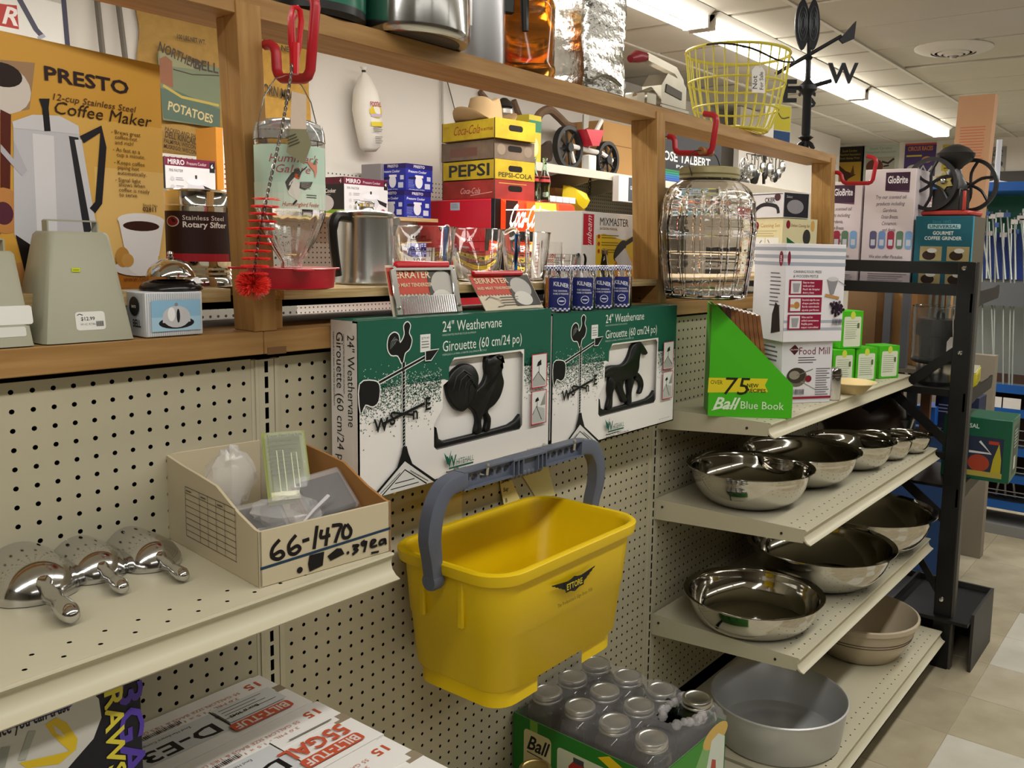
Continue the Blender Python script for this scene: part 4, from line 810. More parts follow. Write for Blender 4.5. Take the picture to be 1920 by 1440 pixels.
t = thing('cable_tie', 'pale grey plastic strip lying over the front of the bin', 'strip', inbin(3.0, 1.6, 2.0)); t.rotation_euler = (0, 0, rz_); MB().tube([(0, 0, 0), (1.3, .5, .7), (2.6, 1.1, 1.15)], [.06, .1, .13], 8).build('strip', mat('strip_grey', '#c9c7cb', .4), t)
# scoops lying mouth-down: half-cylinder bowl, domed end, ridged handle
def scoop(u, v, uh, vh, R, L, label):
    A = hit(u, v, 2, ZS); B = hit(uh, vh, 2, ZS+.35); d = B-A; a = math.atan2(d.y, d.x); t = thing('aluminium_scoop', label, 'scoop', (A.x, A.y, ZS+.03), a, 'polished scoops on the left shelf'); mb = MB(); n = 18; vs = []
    prof = [(-L, R*.9), (-L*.5, R*.98), (0, R), (R*.35, R*.93), (R*.65, R*.75), (R*.88, R*.42), (R*.97, R*.1)]
    for x, r in prof:
        for j in range(n+1): b = PI*j/n; vs.append((x-(0 if x > -L+.01 else .5*math.sin(b)-.5), r*math.cos(b), r*1.0*math.sin(b)))
    k = n+1; mb.add(vs, [(i*k+j, i*k+j+1, (i+1)*k+j+1, (i+1)*k+j) for i in range(len(prof)-1) for j in range(n)]+[tuple((len(prof)-1)*k+j for j in range(k))])
    mb.build('bowl', m_alu2, t, smooth=60)
    hl = (d.length-R*.75); mb = MB(); P = [(R*.7, 0, R*.42), (R*.95, 0, R*.38), (R*.75+hl*.35, 0, R*.3), (R*.75+hl*.5, 0, R*.3), (R*.75+hl*.62, 0, R*.28), (R*.75+hl*.85, 0, R*.26), (R*.75+hl*.97, 0, R*.24), (R*.75+hl, 0, R*.24)]
    mb.tube(P, [R*.24, R*.15, R*.21, R*.16, R*.22, R*.24, R*.17, R*.05], 12); mb.build('handle', m_alu2, t, smooth=60)
    p = Print((-L*.75, -R*.35, R*.88), (0, 1, -.2), (-1, 0, 0)); p.rect(0, -.8, R*.6, .8, '#d9d6cf'); p.greek(.1, -.2, R*.4, 3, .2, .05, '#888888'); p.build('price_sticker', t)
m_alu2 = mat('cast_aluminium', '#cfcfd0', .13, 1)
scoop(66, 1112, 138, 1163, 1.95, 4.2, 'largest polished scoop, nearest the photo edge on the left shelf'); scoop(178, 1078, 233, 1106, 1.55, 3.4, 'middle polished scoop of the three on the left shelf'); scoop(285, 1058, 348, 1083, 1.5, 3.2, 'smallest polished scoop, beside the cardboard bin')
# ================================================================== lower left: trash-bag cartons
ZB = 31.9
def bag_box(y0, y1, x1, label, kind):
    d = y1-y0; W = 13.2; t = thing('bag_carton', label, 'box', (x1-W, y0, 20.85), 0, 'white cartons of trash bags'); h = ZB-20.85; body = MB(); body.box(0, 0, 0, W, d, h-.05, c=.03); body.build('carton', m_white, t)
    MB().box(0, 0, h-.05, W-.05, d*.47, h, c=.01).build('flap', m_white, t); MB().box(0, d*.53, h-.05, W-.6, d, h, c=.01).build('flap', m_white, t)
    mb = MB(); mb.box(W-1.0, d*.46, h-.3, W+.02, d*.62, h-.04); mb.build('torn_corner', mat('torn_card', '#8f806b', .9), t)
    p = top(h); OR = '#c4553a'; K_ = '#141414'; p.lift = .02   # printing runs upside-down, read from behind
    Tx = lambda s_, x, y, z, c, b=1, fit=None: p.text(s_, x, y, z, c, b, rot=PI, fit=fit)
    Tx('15', W-.55, d-.75, 1.0, OR, 1, 1.2); Tx('55 GALLON SIZE BAGS & TIES (2000 L)', W-2.2, d-1.1, .42, '#c98a7c', 0, 7.2); Tx('3.0 MIL - 1.5 x 1.4 x 1.4', W-2.6, d-1.65, .36, '#c98a7c', 0, 5.2)
    if kind < 3:
        p.rect(W-12, 1.0, 7.2, d-3.1, '#cbcdd0'); Tx('D-E3', W-5.1, d-3.2 if kind == 1 else d-3.6, 1.75, K_, 1, 4.6); Tx('Emd Hardware Company', W-6.2, d-2.45, .34, K_, 0, 3.2); p.rect(W-4.7, .9, .07, d-2.8, K_)
        for i in range(30): p.rect(W-9.6+i*.11, d-1.95, random.choice((.04, .07)), .4, K_)
        p.rrect(W-4.9, .35, 3.9, .95, .25, OR); Tx('BILT-TUF', W-1.2, 1.15, .95, '#d9d4d0', 1, 3.5)
        if kind == 2: Tx('55GAL', W-1.0, 2.75, 1.7, OR, 1, 4.2); p.rect(W-3.9, d-2.7, 2.9, .1, '#6d6a66')
        else: p.rect(W-4.6, 1.5, 3.8, d-3.6, '#d2d3d5'); p.greek(W-4.4, d-2.5, 3.0, 3, .35, .07, '#555555'); Tx('Box # 3042', W-2.4, d-3.4, .4, K_, 1); p.rect(W-4.6, 2.0, 3.4, .05, K_)
    p.build('top_print', t); return t
bag_box(-5.75, -.15, -2.6, 'white trash-bag carton against the pegboard, upside-down D-E3 label nearest the upright', 1); bag_box(-12.0, -5.85, -2.35, 'white trash-bag carton in the middle, marked D-E3 and 55GAL in orange', 2); bag_box(-18.3, -12.1, -2.45, 'frontmost white trash-bag carton, only its corner marked 15 in view', 3)
A = hit(262, 1258, 1, -11.3); t = carton('drawstring_bag_box', 'tall dark purple carton of drawstring bags under the left shelf', (A.x-13, -11.3, 20.85), 13, 5, 20.95, '#15121c', rz=0)
f = facer(t); p = front(13, 20.2); p.ymax = 20.9; PU = '#4b3596'; W_ = '#bdbbb4'
p.poly([f(0, 1290), f(165, 1292), f(185, 1310), f(190, 1345), f(175, 1385), f(140, 1425), f(110, 1460), f(-40, 1500)], W_); p.poly([f(-60, 1395), f(130, 1327), f(137, 1320), f(137, 1290), f(-60, 1330)], PU)
p.text('BILT-TUF', *f(-70, 1376), 2.25, '#c9c7c4', 1, fit=f(133, 1328)[0]-f(-70, 1376)[0]); p.text('performance you can trust', *f(-88, 1415), .8, '#191919', 1, fit=f(130, 1337)[0]-f(-88, 1415)[0])
p.poly([f(84, 1358), f(105, 1345), f(125, 1355), f(145, 1385), f(142, 1405), f(110, 1432), f(50, 1440), f(35, 1430), f(80, 1420), f(130, 1408), f(112, 1392), f(95, 1375)], '#c9ac22'); p.poly([f(98, 1358), f(105, 1375), f(122, 1382), f(112, 1368)], '#bfb6ae'); p.line([f(10, 1400), f(0, 1440)], .35, '#8f928a'); p.line([f(60, 1370), f(40, 1425)], .3, '#9da096')
a = f(222, 1265); p.text('33GALLON', *f(219, 1238), 1.5, PU, 1, rot=-PI/2, fit=11.6); p.text('DRAWSTRING', *f(193, 1248), 1.1, '#c9bc3a', 1, rot=-PI/2, fit=9.9); p.build('front_print', t)
# ================================================================== jar cases under the bucket
m_lid = mat('jar_lid', '#bdbbb4', .3, 1); m_gold = mat('gold_lid', '#b3a06a', .35, 1); m_jarg = mat('jar_glass', '#f4faf7', .04, trans=1, ior=1.4)
def jar(name, label, loc, h=6.9, r=1.85, lid=None, group=None):
    t = thing(name, label, 'jar', loc, 0, group)
    MB().lathe([(0, .06), (r-.25, .03), (r, .25), (r, h-1.7), (r-.15, h-1.25), (1.2, h-.85), (1.2, h-.1), (1.08, h-.1), (1.08, h-.8), (r-.3, h-1.3), (r-.14, h-1.75), (r-.14, .35), (r-.4, .18), (0, .2)], n=28).build('glass', m_jarg, t, smooth=50)
    MB().lathe([(1.24, h-.72), (1.4, h-.72), (1.4, h-.6), (1.34, h-.52), (1.4, h-.42), (1.36, h-.1), (1.3, h-.02), (1.1, h), (1.05, h-.04), (.96, h-.1), (0, h-.09)], n=30).build('lid', lid or m_lid, t, smooth=40)
    return t
CZ = 20.0; CB = 13.1
P = lambda u, v, z=CZ: hit(u, v, 2, z)
jl = [(1117.5, 1240.75), (1176, 1264.5), (1240, 1290), (1292, 1325), (1072.5, 1264.5), (1132.5, 1291), (1198, 1320), (1027, 1294), (1087, 1322), (1154.5, 1352), (1225.5, 1382.5)]
where = ['back row, far end, against the pegboard', 'back row, second from the pegboard', 'back row, third from the pegboard', 'pulled half out through the torn wrap', 'middle row, against the pegboard', 'middle row, second from the pegboard', 'middle row, beside the empty place', 'near row, against the pegboard', 'near row, second from the pegboard', 'near row, third from the pegboard', 'near row, frontmost over the green card']
c0 = P(1027, 1294); c1 = P(1225.5, 1382.5); e1 = (P(1240, 1290)-P(1117.5, 1240.75))/2; e2 = (P(1027, 1294)-P(1117.5, 1240.75))/2; J00 = P(1117.5, 1240.75)
proto = None
for k, (u, v) in enumerate(jl):
    i, j = (k, 0) if k < 4 else ((k-4, 1) if k < 7 else (k-7, 2)); q = J00+e1*i+e2*j; dz = .55 if k == 3 else 0
    lab = 'quart canning jar in the shrink-wrapped case, '+where[k]
    if proto is None: proto = jar('canning_jar', lab, (q.x, q.y, CB), group='canning jars in the torn case')
    else: dup(proto, (q.x, q.y, CB+dz), label=lab)
ang = math.atan2(e1.y, e1.x)+PI/2; EX = -e2.normalized(); EY = -e1.normalized()
LL = J00+e2*2+e1*3-EX*1.98-EY*1.98; Wc = e2.length*2+3.96; Dc = e1.length*3+3.96
t = thing('jar_case', 'green card tray and torn shrink-wrap of a case of canning jars below the bucket', 'case', (LL.x, LL.y, CB-.1), math.atan2(EX.y, EX.x))
tray = MB()
for a in ((0, 0, 0, Wc, Dc, .08), (0, 0, 0, Wc, .07, 5.2), (0, Dc-.07, 0, Wc, Dc, 5.2), (0, 0, 0, .07, Dc, 5.2), (Wc-.07, 0, 0, Wc, Dc, 5.2)): tray.box(*a)
tray.build('tray', mat('tray_green', '#2f7d2c', .5), t)
f = facer(t)
p = front(Wc, 5.2); p.rect(.2, 0, Wc-.4, 5.15, '#3f8f35'); p.poly([(Wc-7.8, 0), (Wc-.3, 0), (Wc-.3, 5.1), (Wc-3.5, 5.1)], '#7fae6f'); p.disc(Wc-1.9, 4.6, 2.2, '#cfae5e', 1.0); p.poly([(Wc-4, 0), (Wc-.2, 0), (Wc-.2, 3.8), (Wc-1.4, 4.6), (Wc-2.6, 4.4)], '#cfd8cf'); p.poly([(Wc-3, 0), (Wc-1.6, 0), (Wc-1.7, 2.2), (Wc-2.4, 2.6)], '#b04a3c'); p.build('front_print', t)
p = left(Dc); p.rect(0, 0, Dc, 5.2, '#2c7a2b'); p.rect(2.0, 0, .9, 5.2, '#77a83c'); p.rrect(1.3, 0, 3.2, 4.2, .4, '#d8cf9a'); p.text('Ball', 1.6, 2.4, 1.9, '#1c1a22', 1, shear=.35, fit=2.4); p.line([(1.7, 2.1), (3.6, 2.0), (3.9, 1.75)], .1, '#1c1a22'); p.rrect(5.2, 0, 6.0, 3.9, .4, '#ccd3b4'); p.poly([(6.4, 0), (8.8, 0), (8.7, 2.6), (8.1, 3.2), (7.0, 3.2), (6.5, 2.6)], '#a8342a'); p.rect(7.0, 3.1, 1.15, .5, '#44464a'); p.poly([(9.6, 4.6), (Dc, 2.3), (Dc, 3.4), (10.8, 5.15)], '#dfc21e'); p.build('side_print', t)
# shrink film: domes over the lids, torn open round one jar
m_shr = mat('shrink_film', '#e9e6ea', .1, spec=.9, alpha=.13)
mb = MB(); nx, ny = 34, 44; H0 = CZ-CB+.12; cen = []
for k in range(11):
    i, j = (k, 0) if k < 4 else ((k-4, 1) if k < 7 else (k-7, 2)); q = J00+e1*i+e2*j-LL; cen.append((q.dot(EX), q.dot(EY), k))
grid = []
random.seed(11)
for a in range(nx+1):
    row = []
    for b in range(ny+1):
        x = Wc*a/nx; y = Dc*b/ny; d = min(math.hypot(x-c[0], y-c[1]) for c in cen); z = H0+.05 if d < 1.45 else H0+.05-.5*min(1, (d-1.45)/.9)
        ed = min(x, Wc-x, y, Dc-y); z = z if ed > .4 else z-.9*(1-ed/.4)
        row.append((x, y, z+random.uniform(-.02, .02)))
    grid.append(row)
hx_, hy2 = cen[3][0], cen[3][1]
for a in range(nx):
    for b in range(ny):
        q = grid[a][b]; dx, dy = q[0]-(hx_-1.2), q[1]-(hy2+.2)
        if math.hypot(dx/2.9, dy/1.75) < 1+.12*math.sin(5*math.atan2(dy, dx)): continue
        mb.wf([grid[a][b], grid[a+1][b], grid[a+1][b+1], grid[a][b+1]])
for a in range(nx):
    for b in (0, ny): mb.wf([(grid[a][b][0], grid[a][b][1], 5.0), (grid[a+1][b][0], grid[a+1][b][1], 5.0), grid[a+1][b], grid[a][b]])
for b in range(ny):
    for a in (0, nx): mb.wf([(grid[a][b][0], grid[a][b][1], 5.0), (grid[a][b+1][0], grid[a][b+1][1], 5.0), grid[a][b+1], grid[a][b]])
mb.build('shrink_wrap', m_shr, t, smooth=60, recalc=False)
mb = MB(); random.seed(8)                          # the torn-back, bunched edge
for k in range(26):
    a = -2.6+k*.2; x = hx_-1.2+2.7*math.cos(a); y = hy2+.2+1.6*math.sin(a); mb.sphere((x+random.uniform(-.2, .2), y+random.uniform(-.2, .2), H0-.35+random.uniform(-.2, .2)), random.uniform(.3, .55), n=6)
o = mb.build('bunched_wrap', mat('wrap_bunch', '#f0edf0', .12, spec=.9, alpha=.2), t, smooth=0); o['kind'] = 'stuff'
t = carton('jar_case_under', 'lower closed case of canning jars under the torn one', (LL.x, LL.y, 6.07), Wc, Dc, 6.9, '#3c6e33', math.atan2(EX.y, EX.x))
MB().box(1, -.04, 1, 6, .0, 5, c=.01).build('label_panel', mat('card_cream', '#d8cf9a', .6), t)
t = carton('plain_carton', 'plain brown carton at the foot of the bay, under the single jar', (14.5, -15, 6.07), 9.0, 11, 4.6, m_kraft); MB().box(0, 5.2, 4.58, 9, 5.8, 4.63).build('tape', mat('tape', '#c9a46c', .3), t)
jar('canning_jar', 'single gold-lidded jar standing in front of the case, at the photo bottom', (18.6, -6.4, 10.72), 6.6, 1.85, m_gold)
# ================================================================== top shelf of the far bay
ZT = 43.02
GR = '#46b616'; t0 = hit(1327, 780, 2, ZT); t1 = hit(1484, 785, 2, ZT); rz = math.atan2(t1.y-t0.y, t1.x-t0.x); Wd = (t1-t0).length
t = thing('book_display', 'bright green counter display of canning books at the shelf corner', 'display', (t0.x, t0.y, ZT), rz)
f = facer(t); hl = f(1320, 571)[1]; hr = f(1484, 722)[1]; prof = [(0, 0), (Wd, 0), (Wd, hr), (.45, hl), (0, hl)]; D_ = 5.6
m_gc = mat('display_green', GR, .45)
MB().prism(prof, 0, .1).build('near_side', m_gc, t); MB().prism(prof, D_-.1, D_).build('far_side', m_gc, t); MB().box(0, .1, 0, .1, D_-.1, hl).build('back_panel', m_gc, t); MB().box(Wd-.1, .1, 0, Wd, D_-.1, hr).build('front_lip', mat('display_brown', '#6c4a2a', .7), t); MB().box(.1, .1, 0, Wd-.1, D_-.1, .12).build('bottom_panel', m_gc, t)
p = front(Wd, hl); a = f(1329, 708); b = f(1327, 736); c = f(1440, 735); d = f(1440, 710)
p.poly([a, b, c, (c[0]-.35, (c[1]+d[1])/2), d], '#e0d02a'); p.text('OVER', *f(1332, 720), .62, '#2a3512', 0, fit=1.25); p.text('75', *f(1352, 739), 2.6, '#20280f', 0, shear=.18, fit=2.9); p.text('NEW', *f(1400, 726), .56, '#2a3512', 1, fit=1.2); p.text('RECIPES', *f(1400, 735), .52, '#2a3512', 1, fit=1.95)
p.text('Ball', *f(1335, 766), 1.75, '#dff0d6', 1, shear=.4, fit=2.5); p.line([f(1334, 769), f(1372, 760), f(1380, 759)], .09, '#dff0d6'); p.text('Blue Book', *f(1387, 766), 1.15, '#dff0d6', 0, fit=4.5); p.build('side_print', t)
order = ['at the tall end', 'the dark blue one', 'third from the tall end', 'fourth from the tall end', 'fifth from the tall end', 'sixth from the tall end', 'third from the low lip', 'second from the low lip', 'nearest the low lip']
for i in range(9):                                # the books stand leaning, brown spines to the front
    x = 2.3+i*.5; h = 11.2-.1*i; col = ['#8a5a30', '#1e2348', '#966436', '#8f5d33', '#9b693a', '#8a5930', '#96653a', '#8f5f36', '#9a6a3c'][i]
    b_ = thing('canning_book', 'canning recipe book in the green display, '+order[i], 'book', (t0.x+math.cos(rz)*x-math.sin(rz)*.2, t0.y+math.sin(rz)*x+math.cos(rz)*.2, ZT+.3), rz, 'canning books in the green display')
    Q = Matrix.Rotation(-.12-.006*i, 4, 'Y'); mk = mat('cover_'+col.strip('#'), col, .5, col2='#6e4322', vscale=40)
    MB().box(0, 0, 0, .42, .06, h).box(0, .06, 0, .04, 5.0, h).box(.38, .06, 0, .42, 5.0, h).xf(Q).build('cover', mk, b_)
    MB().box(.05, .07, .05, .37, 4.95, h-.03).xf(Q).build('pages', m_white, b_)
    p = Print((0, 0, 0), (1, 0, 0), (0, 0, 1)); p.rect(.08, .5, .26, 1.9, '#c9bd86'); p.rect(.12, .7, .18, .9, '#3a4a66'); p.line([(0.015, 0), (0.015, h)], .03, '#4b2c16'); p.mb.xf(Q); p.build('spine_print', b_)
def boxpx(fl, fr, z): a = hit(*fl, 2, z); b = hit(*fr, 2, z); return a, (b-a).length, math.atan2(b.y-a.y, b.x-a.x)
a, W, rz = Vector((58.2, -9.3, ZT)), 6.6, -.62
t = carton('food_mill_box', 'white food mill carton with a steel bowl picture, under the food press box', tuple(a), W, 6.2, 7.1, '#dcdbe2', rz); f = facer(t); p = front(W, 7.1)
p.text('Food Mill', 2.1, 5.6, 1.2, '#6c1f3a', 0, fit=4.2); p.poly([(.9, 6.2), (1.6, 5.55), (2.3-.1, 6.2), (1.6, 6.75)], '#4a1c22'); p.text('VILLAWARE', 1.05, 6.1, .22, '#d9c9c9', 1); p.greek(2.1, 5.2, 2.6, 3, .28, .09, '#4a4448'); p.disc(2.0, 3.0, 1.35, '#6b6458', 1.1); p.disc(1.95, 3.2, 1.2, '#3c362e', .9); p.disc(1.7, 3.25, .7, '#8f887a', .5); p.line([(2.0, 3.2), (4.1, 3.9)], .1, '#77736c'); p.disc(3.55, 2.8, .42, '#7c1f30', .4); p.line([(2.6, 2.5), (4.6, 1.5)], .08, '#8b8880'); p.greek(4.5, 3.9, 1.9, 12, .27, .08, '#5a555c')
for i in range(16): p.rect(1.6+.09*i, 1.0, random.choice((.03, .055)), .62, '#333036')
p.rect(0, .5, W, .26, '#8f2438'); p.build('front_print', t)
p = left(6.2); p.greek(.6, 6.2, 4.6, 4, .5, .2, '#6a6670'); p.disc(3, 2.6, 1.6, '#5a544c', 1.2); p.build('side_print', t)
zt = ZT+7.12; fa = hit(1443, 640, 2, zt); a = Vector((57.4, -9.6, zt)); W, H = 7.9, 11.0
t = carton('food_press_box', 'white food press carton with grey stripes and three crimson panels', tuple(a), W, 6.6, H, '#e6e4ea', -.58); f = facer(t); p = front(W, H)
for z in (10.2, 9.35, 8.55): p.rect(0, z, W, .38, '#a3aab8')
for z in (2.15, 1.3): p.rect(0, z, W, .3, '#a9b0bd')
p.disc(.0+.35, 9.35, .2, '#7d1f38', .8); p.text('CANNING FOOD PRESS', 1.0, 7.75, .42, '#4a464c', 0, fit=3.7); p.text('& WOODEN PESTLE', 1.0, 7.25, .42, '#4a464c', 0, fit=3.3)
for k, s_ in enumerate((('Easy to clean', 'inside and out', 'Facil de limpiar', 'dentro y fuera'), ('Rounded edge fits cone', 'shape perfectly', 'Borde redondeado', 'ajusta perfecto'), ('Wire rack for', 'added convenience', 'Rejilla para', 'mayor comodidad'))):
    z = 5.3-1.95*k; p.rect(.5, z, 4.4, 1.7, '#8f1d3c'); p.rect(.75, z+.15, 1.35, 1.4, '#dad7da')
    for j, q in enumerate(s_): p.text(q, 2.3, z+1.3-.38*j, .3, '#e9d3da', 1, fit=2.3 if len(q) > 14 else 1.5)
    if k == 1: p.disc(1.6, z+.8, .38, '#b57f45', .4); p.rect(.75, z+.55, .6, .35, '#c08f58')
    else: p.poly([(.95, z+1.3), (1.95, z+1.3), (1.75, z+.3), (1.1, z+.3)], '#9c9aa0')
p.poly([(5.5, 7.1), (7.0, 7.1), (6.45, 5.4), (6.0, 5.4)], '#8b8a90'); p.disc(6.25, 7.1, .75, '#c9c8cc', .25); p.line([(7.0, 6.9), (8.0, 6.4)], .08, '#77757c'); p.line([(5.3, 5.3), (7.2, 4.95)], .32, '#b98a52'); random.seed(2)
for i in range(46): p.disc(6.9+random.gauss(0, .42), 3.9+random.gauss(0, .42), .19, random.choice(('#2a1d2b', '#3d2c3f', '#201620', '#5a4a5c')), n=9)
for i in range(14): p.rect(6.35+.1*i, 3.0-1.1, random.choice((.04, .06)), .7, '#2e2c30')
p.build('front_print', t)
p = left(6.6); 
for z in (10.2, 9.35, 8.55): p.rect(0, z, 6.6, .38, '#a3aab8')
p.disc(5.6, 9.3, .42, '#7d1f38', .85); p.text('JAM', 5.72, 8.9, .45, '#d9c3cb', 1, rot=PI/2); p.greek(3.6, 7.6, 2.2, 9, .45, .12, '#6f6b73'); p.poly([(4.2, .8), (6.0, 1.2), (5.6, 4.0), (4.9, 4.4), (4.3, 3.0)], '#2f2324'); p.build('side_print', t)
def at(u, v, z=ZT): return hit(u, v, 2, z)
t = thing('shaker', 'small steel lidded shaker beside the food mill carton', 'shaker', (65.6, -12.6, ZT+.02))
MB().lathe([(0, 0), (.95, 0), (1.0, .1), (1.0, 2.7), (1.06, 2.75), (1.06, 3.0), (1.0, 3.05), (1.0, 3.4), (.9, 3.7), (.5, 3.82), (0, 3.85)], n=28).build('body', m_chrome, t)
MB().tube([(.95, .3, 2.6), (1.5, .35, 2.5), (1.55, .3, 1.4), (1.0, .25, .8)], .1, 6).build('handle', m_steel, t)
t = thing('saucer_bowl', 'shallow cream bowl on the far bay top shelf', 'bowl', (72.0, -12.6, ZT+.02)); MB().lathe([(0, .1), (1.3, .1), (1.35, 0), (1.6, 0), (1.8, .2), (2.7, 1.2), (3.15, 1.35), (3.15, 1.42), (2.65, 1.3), (1.7, .35), (0, .25)], n=36).build('bowl', mat('cream_glaze', '#d6c08e', .25), t)
def green_box(x, y, z, label, w_=3.6, d=3.0, h=4.55):
    t = carton('canning_mix_box', label, (x, y, z), w_, d, h, GR, -.5, 'green canning boxes')
    p = front(w_, h); p.rrect(.35, .25, w_-.7, h-1.0, .25, '#d5dcc6'); p.greek(.6, h-1.4, w_-1.3, 9, .28, .06, '#8d9a86'); p.disc(w_/2, h-.55, .42, '#c9d24e', .5); p.rect(w_-1.0, h-2.3, .35, .7, '#5c6a4a'); p.build('front_print', t)
    p = Print((w_, 0, 0), (0, 1, 0), (0, 0, 1)); p.rect(.3, .2, d-.6, h-.6, '#bcd27a'); p.rrect(.6, .5, d-1.2, h-1.8, .3, '#8a4a34'); p.rect(.75, h-1.6, d-1.5, .5, '#9aa0a6'); p.poly([(d-1.2, h), (d, h), (d, h-.8)], '#b5402c'); p.build('side_print', t); return t
XS = [(77.0, -8.4, 0, 'green canning box at the near end of the row, partly behind the food mill'), (81.5, -9.9, 0, 'green canning box in the middle of the row, behind the cream bowl'), (87.0, -11.3, 0, 'green canning box at the far end of the row, nearest the clear juicer'), (78.6, -8.7, 1, 'green canning box stacked on top of the others')]
for x, y, up, l in XS: green_box(x, y, ZT+.02+up*4.6, l, h=5.0 if up else 4.55)
# ================================================================== steel bowls, pan, crocks
m_bowl = mat('polished_steel', '#c6c3bc', .09, 1, bump=.02, bscale=20)
def bowl(label, c, z0, zr, r, rb, name='mixing_bowl', group='steel mixing bowls', m=None):
    t = thing(name, label, 'bowl', (c[0], c[1], z0+.02), 0, group); h = zr-z0
    pr = [(0, .03), (rb*.8, 0)]; rw = r*.915
    for i in range(1, 9):
        q = i/9*PI/2; pr.append((rb*.8+(rw-rb*.8)*math.sin(q)**.8, h*.95*(1-math.cos(q))**.8))
    pr += [(rw, h*.95), (rw+.12, h*.975), (r-.12, h), (r, h+.05), (r-.02, h+.12), (r-.1, h+.1), (rw+.1, h*.99)]
    inn = [(max(0, x-.07), z+.07) for x, z in pr[1:10]][::-1]; pr += inn+[(0, .1)]
    MB().lathe(pr, n=56).build('bowl', m or m_bowl, t, smooth=50); return t
bowl('large steel mixing bowl at the near end of the upper bowl shelf', (52.5, -8.7), 32.82, 36.8, 7.0, 4.2); bowl('steel mixing bowl, second from the near end of the upper bowl shelf', (64.5, -9.5), 32.82, 36.75, 7.25, 3.9); bowl('steel mixing bowl, third along the upper bowl shelf', (76.3, -11.6), 32.82, 36.3, 5.7, 3.2); bowl('small steel mixing bowl, fourth along the upper bowl shelf', (84.0, -13.5), 32.82, 35.75, 4.0, 2.3); bowl('smallest steel mixing bowl, at the far end of the upper bowl shelf', (90.0, -15.0), 32.82, 35.3, 3.3, 1.9)
bowl('wide flat-bottomed steel bowl at the near end of the lower bowl shelf', (52.2, -9.9), 19.47, 22.8, 7.75, 6.2); bowl('large deep steel bowl in the middle of the lower bowl shelf', (69.0, -11.0), 19.47, 24.3, 9.2, 5.0); bowl('largest steel bowl, at the far end of the lower bowl shelf', (85.8, -11.3), 19.47, 24.9, 9.25, 5.0)
t = thing('cake_pan', 'deep matte aluminium pan on the bottom deck', 'pan', (54.5, -12.5, 6.08)); R_ = 7.65
MB().lathe([(0, 0), (6.7, 0), (6.95, .25), (R_-.15, 4.5), (R_, 4.6), (R_+.02, 4.75), (R_-.12, 4.85), (R_-.28, 4.7), (6.8, .35), (6.5, .2), (4.4, .2), (4.3, .28), (0, .28)], n=56).build('pan', mat('matte_aluminium', '#c3c4c6', .42, .55), t, smooth=45)
m_crk = mat('crock_glaze', '#bcae97', .25, spec=.5, var=.06, vscale=3)
def crock(label, x, y, r, h, rings):
    t = thing('crock_bowl', label, 'bowl', (x, y, 6.08)); MB().lathe([(0, 0), (r*.6, 0), (r*.66, .2), (r*.84, h*.4), (r*.93, h*.72), (r*.94, h*.86), (r, h*.9), (r, h), (r-.3, h+.1), (r-.5, h*.95), (r*.85, h*.6), (r*.6, .6), (0, .4)], n=48).build('bowl', m_crk, t, smooth=50)
    for z in rings: 
        q = r*(.84+(z/h-.4)/.32*.09); MB().lathe([(q, z-.05), (q+.06, z-.03), (q+.06, z+.03), (q, z+.05)], n=48).build('brown_ring', mat('glaze_brown', '#3d2619', .3), t)
crock('tan stoneware bowl with two brown rings on the bottom deck', 81.4, -12.6, 7.7, 5.6, (3.1, 3.5)); crock('plain tan crock behind the ringed stoneware bowl', 90.5, -6.5, 4.0, 8.6, ())
# ================================================================== behind the frame: cans, cups, cartons on the plywood
ZP = 57.02
def percolator(label, x, y, r, h, ang, handle=True):
    t = thing('percolator', label, 'coffee pot', (x, y, ZP), ang)
    MB().lathe([(0, 0), (r*.98, 0), (r*1.04, .15), (r*1.0, .5), (r*.93, h*.86), (r*.97, h*.88), (r*.97, h*.9), (r*.9, h*.9), (r*.9, .2), (0, .2)], n=44).build('body', m_steel, t)
    MB().lathe([(r*.99, h*.9), (r*1.0, h*.925), (r*.9, h*.95), (r*.35, h*.965), (r*.33, h*1.0), (r*.3, h*1.01), (0, h*1.01)], n=36).build('lid', m_alu, t)
    MB().lathe([(0, h*.97), (r*.3, h*.97), (r*.33, h*1.06), (r*.28, h*1.08), (0, h*1.08)], n=20).build('glass_knob', m_glass, t)
    MB().prism([(r*.86, h*.35), (r*1.85, h*.86), (r*1.75, h*.9), (r*.85, h*.85)], -.45, .45).build('spout', m_alu, t)
    if handle: MB().tube(spline([(-r*.9, 0, h*.86), (-r*1.5, 0, h*.86), (-r*1.72, 0, h*.74), (-r*1.68, 0, h*.5), (-r*1.5, 0, h*.12)], 4, False), [.38]*9+[.32]*8, 8).build('handle', m_black, t)
    return t
percolator('brushed aluminium percolator right of the hummingbird feeder', 9.4, 3.4, 2.2, 5.7, .25)
m_redp = '#c23a44'
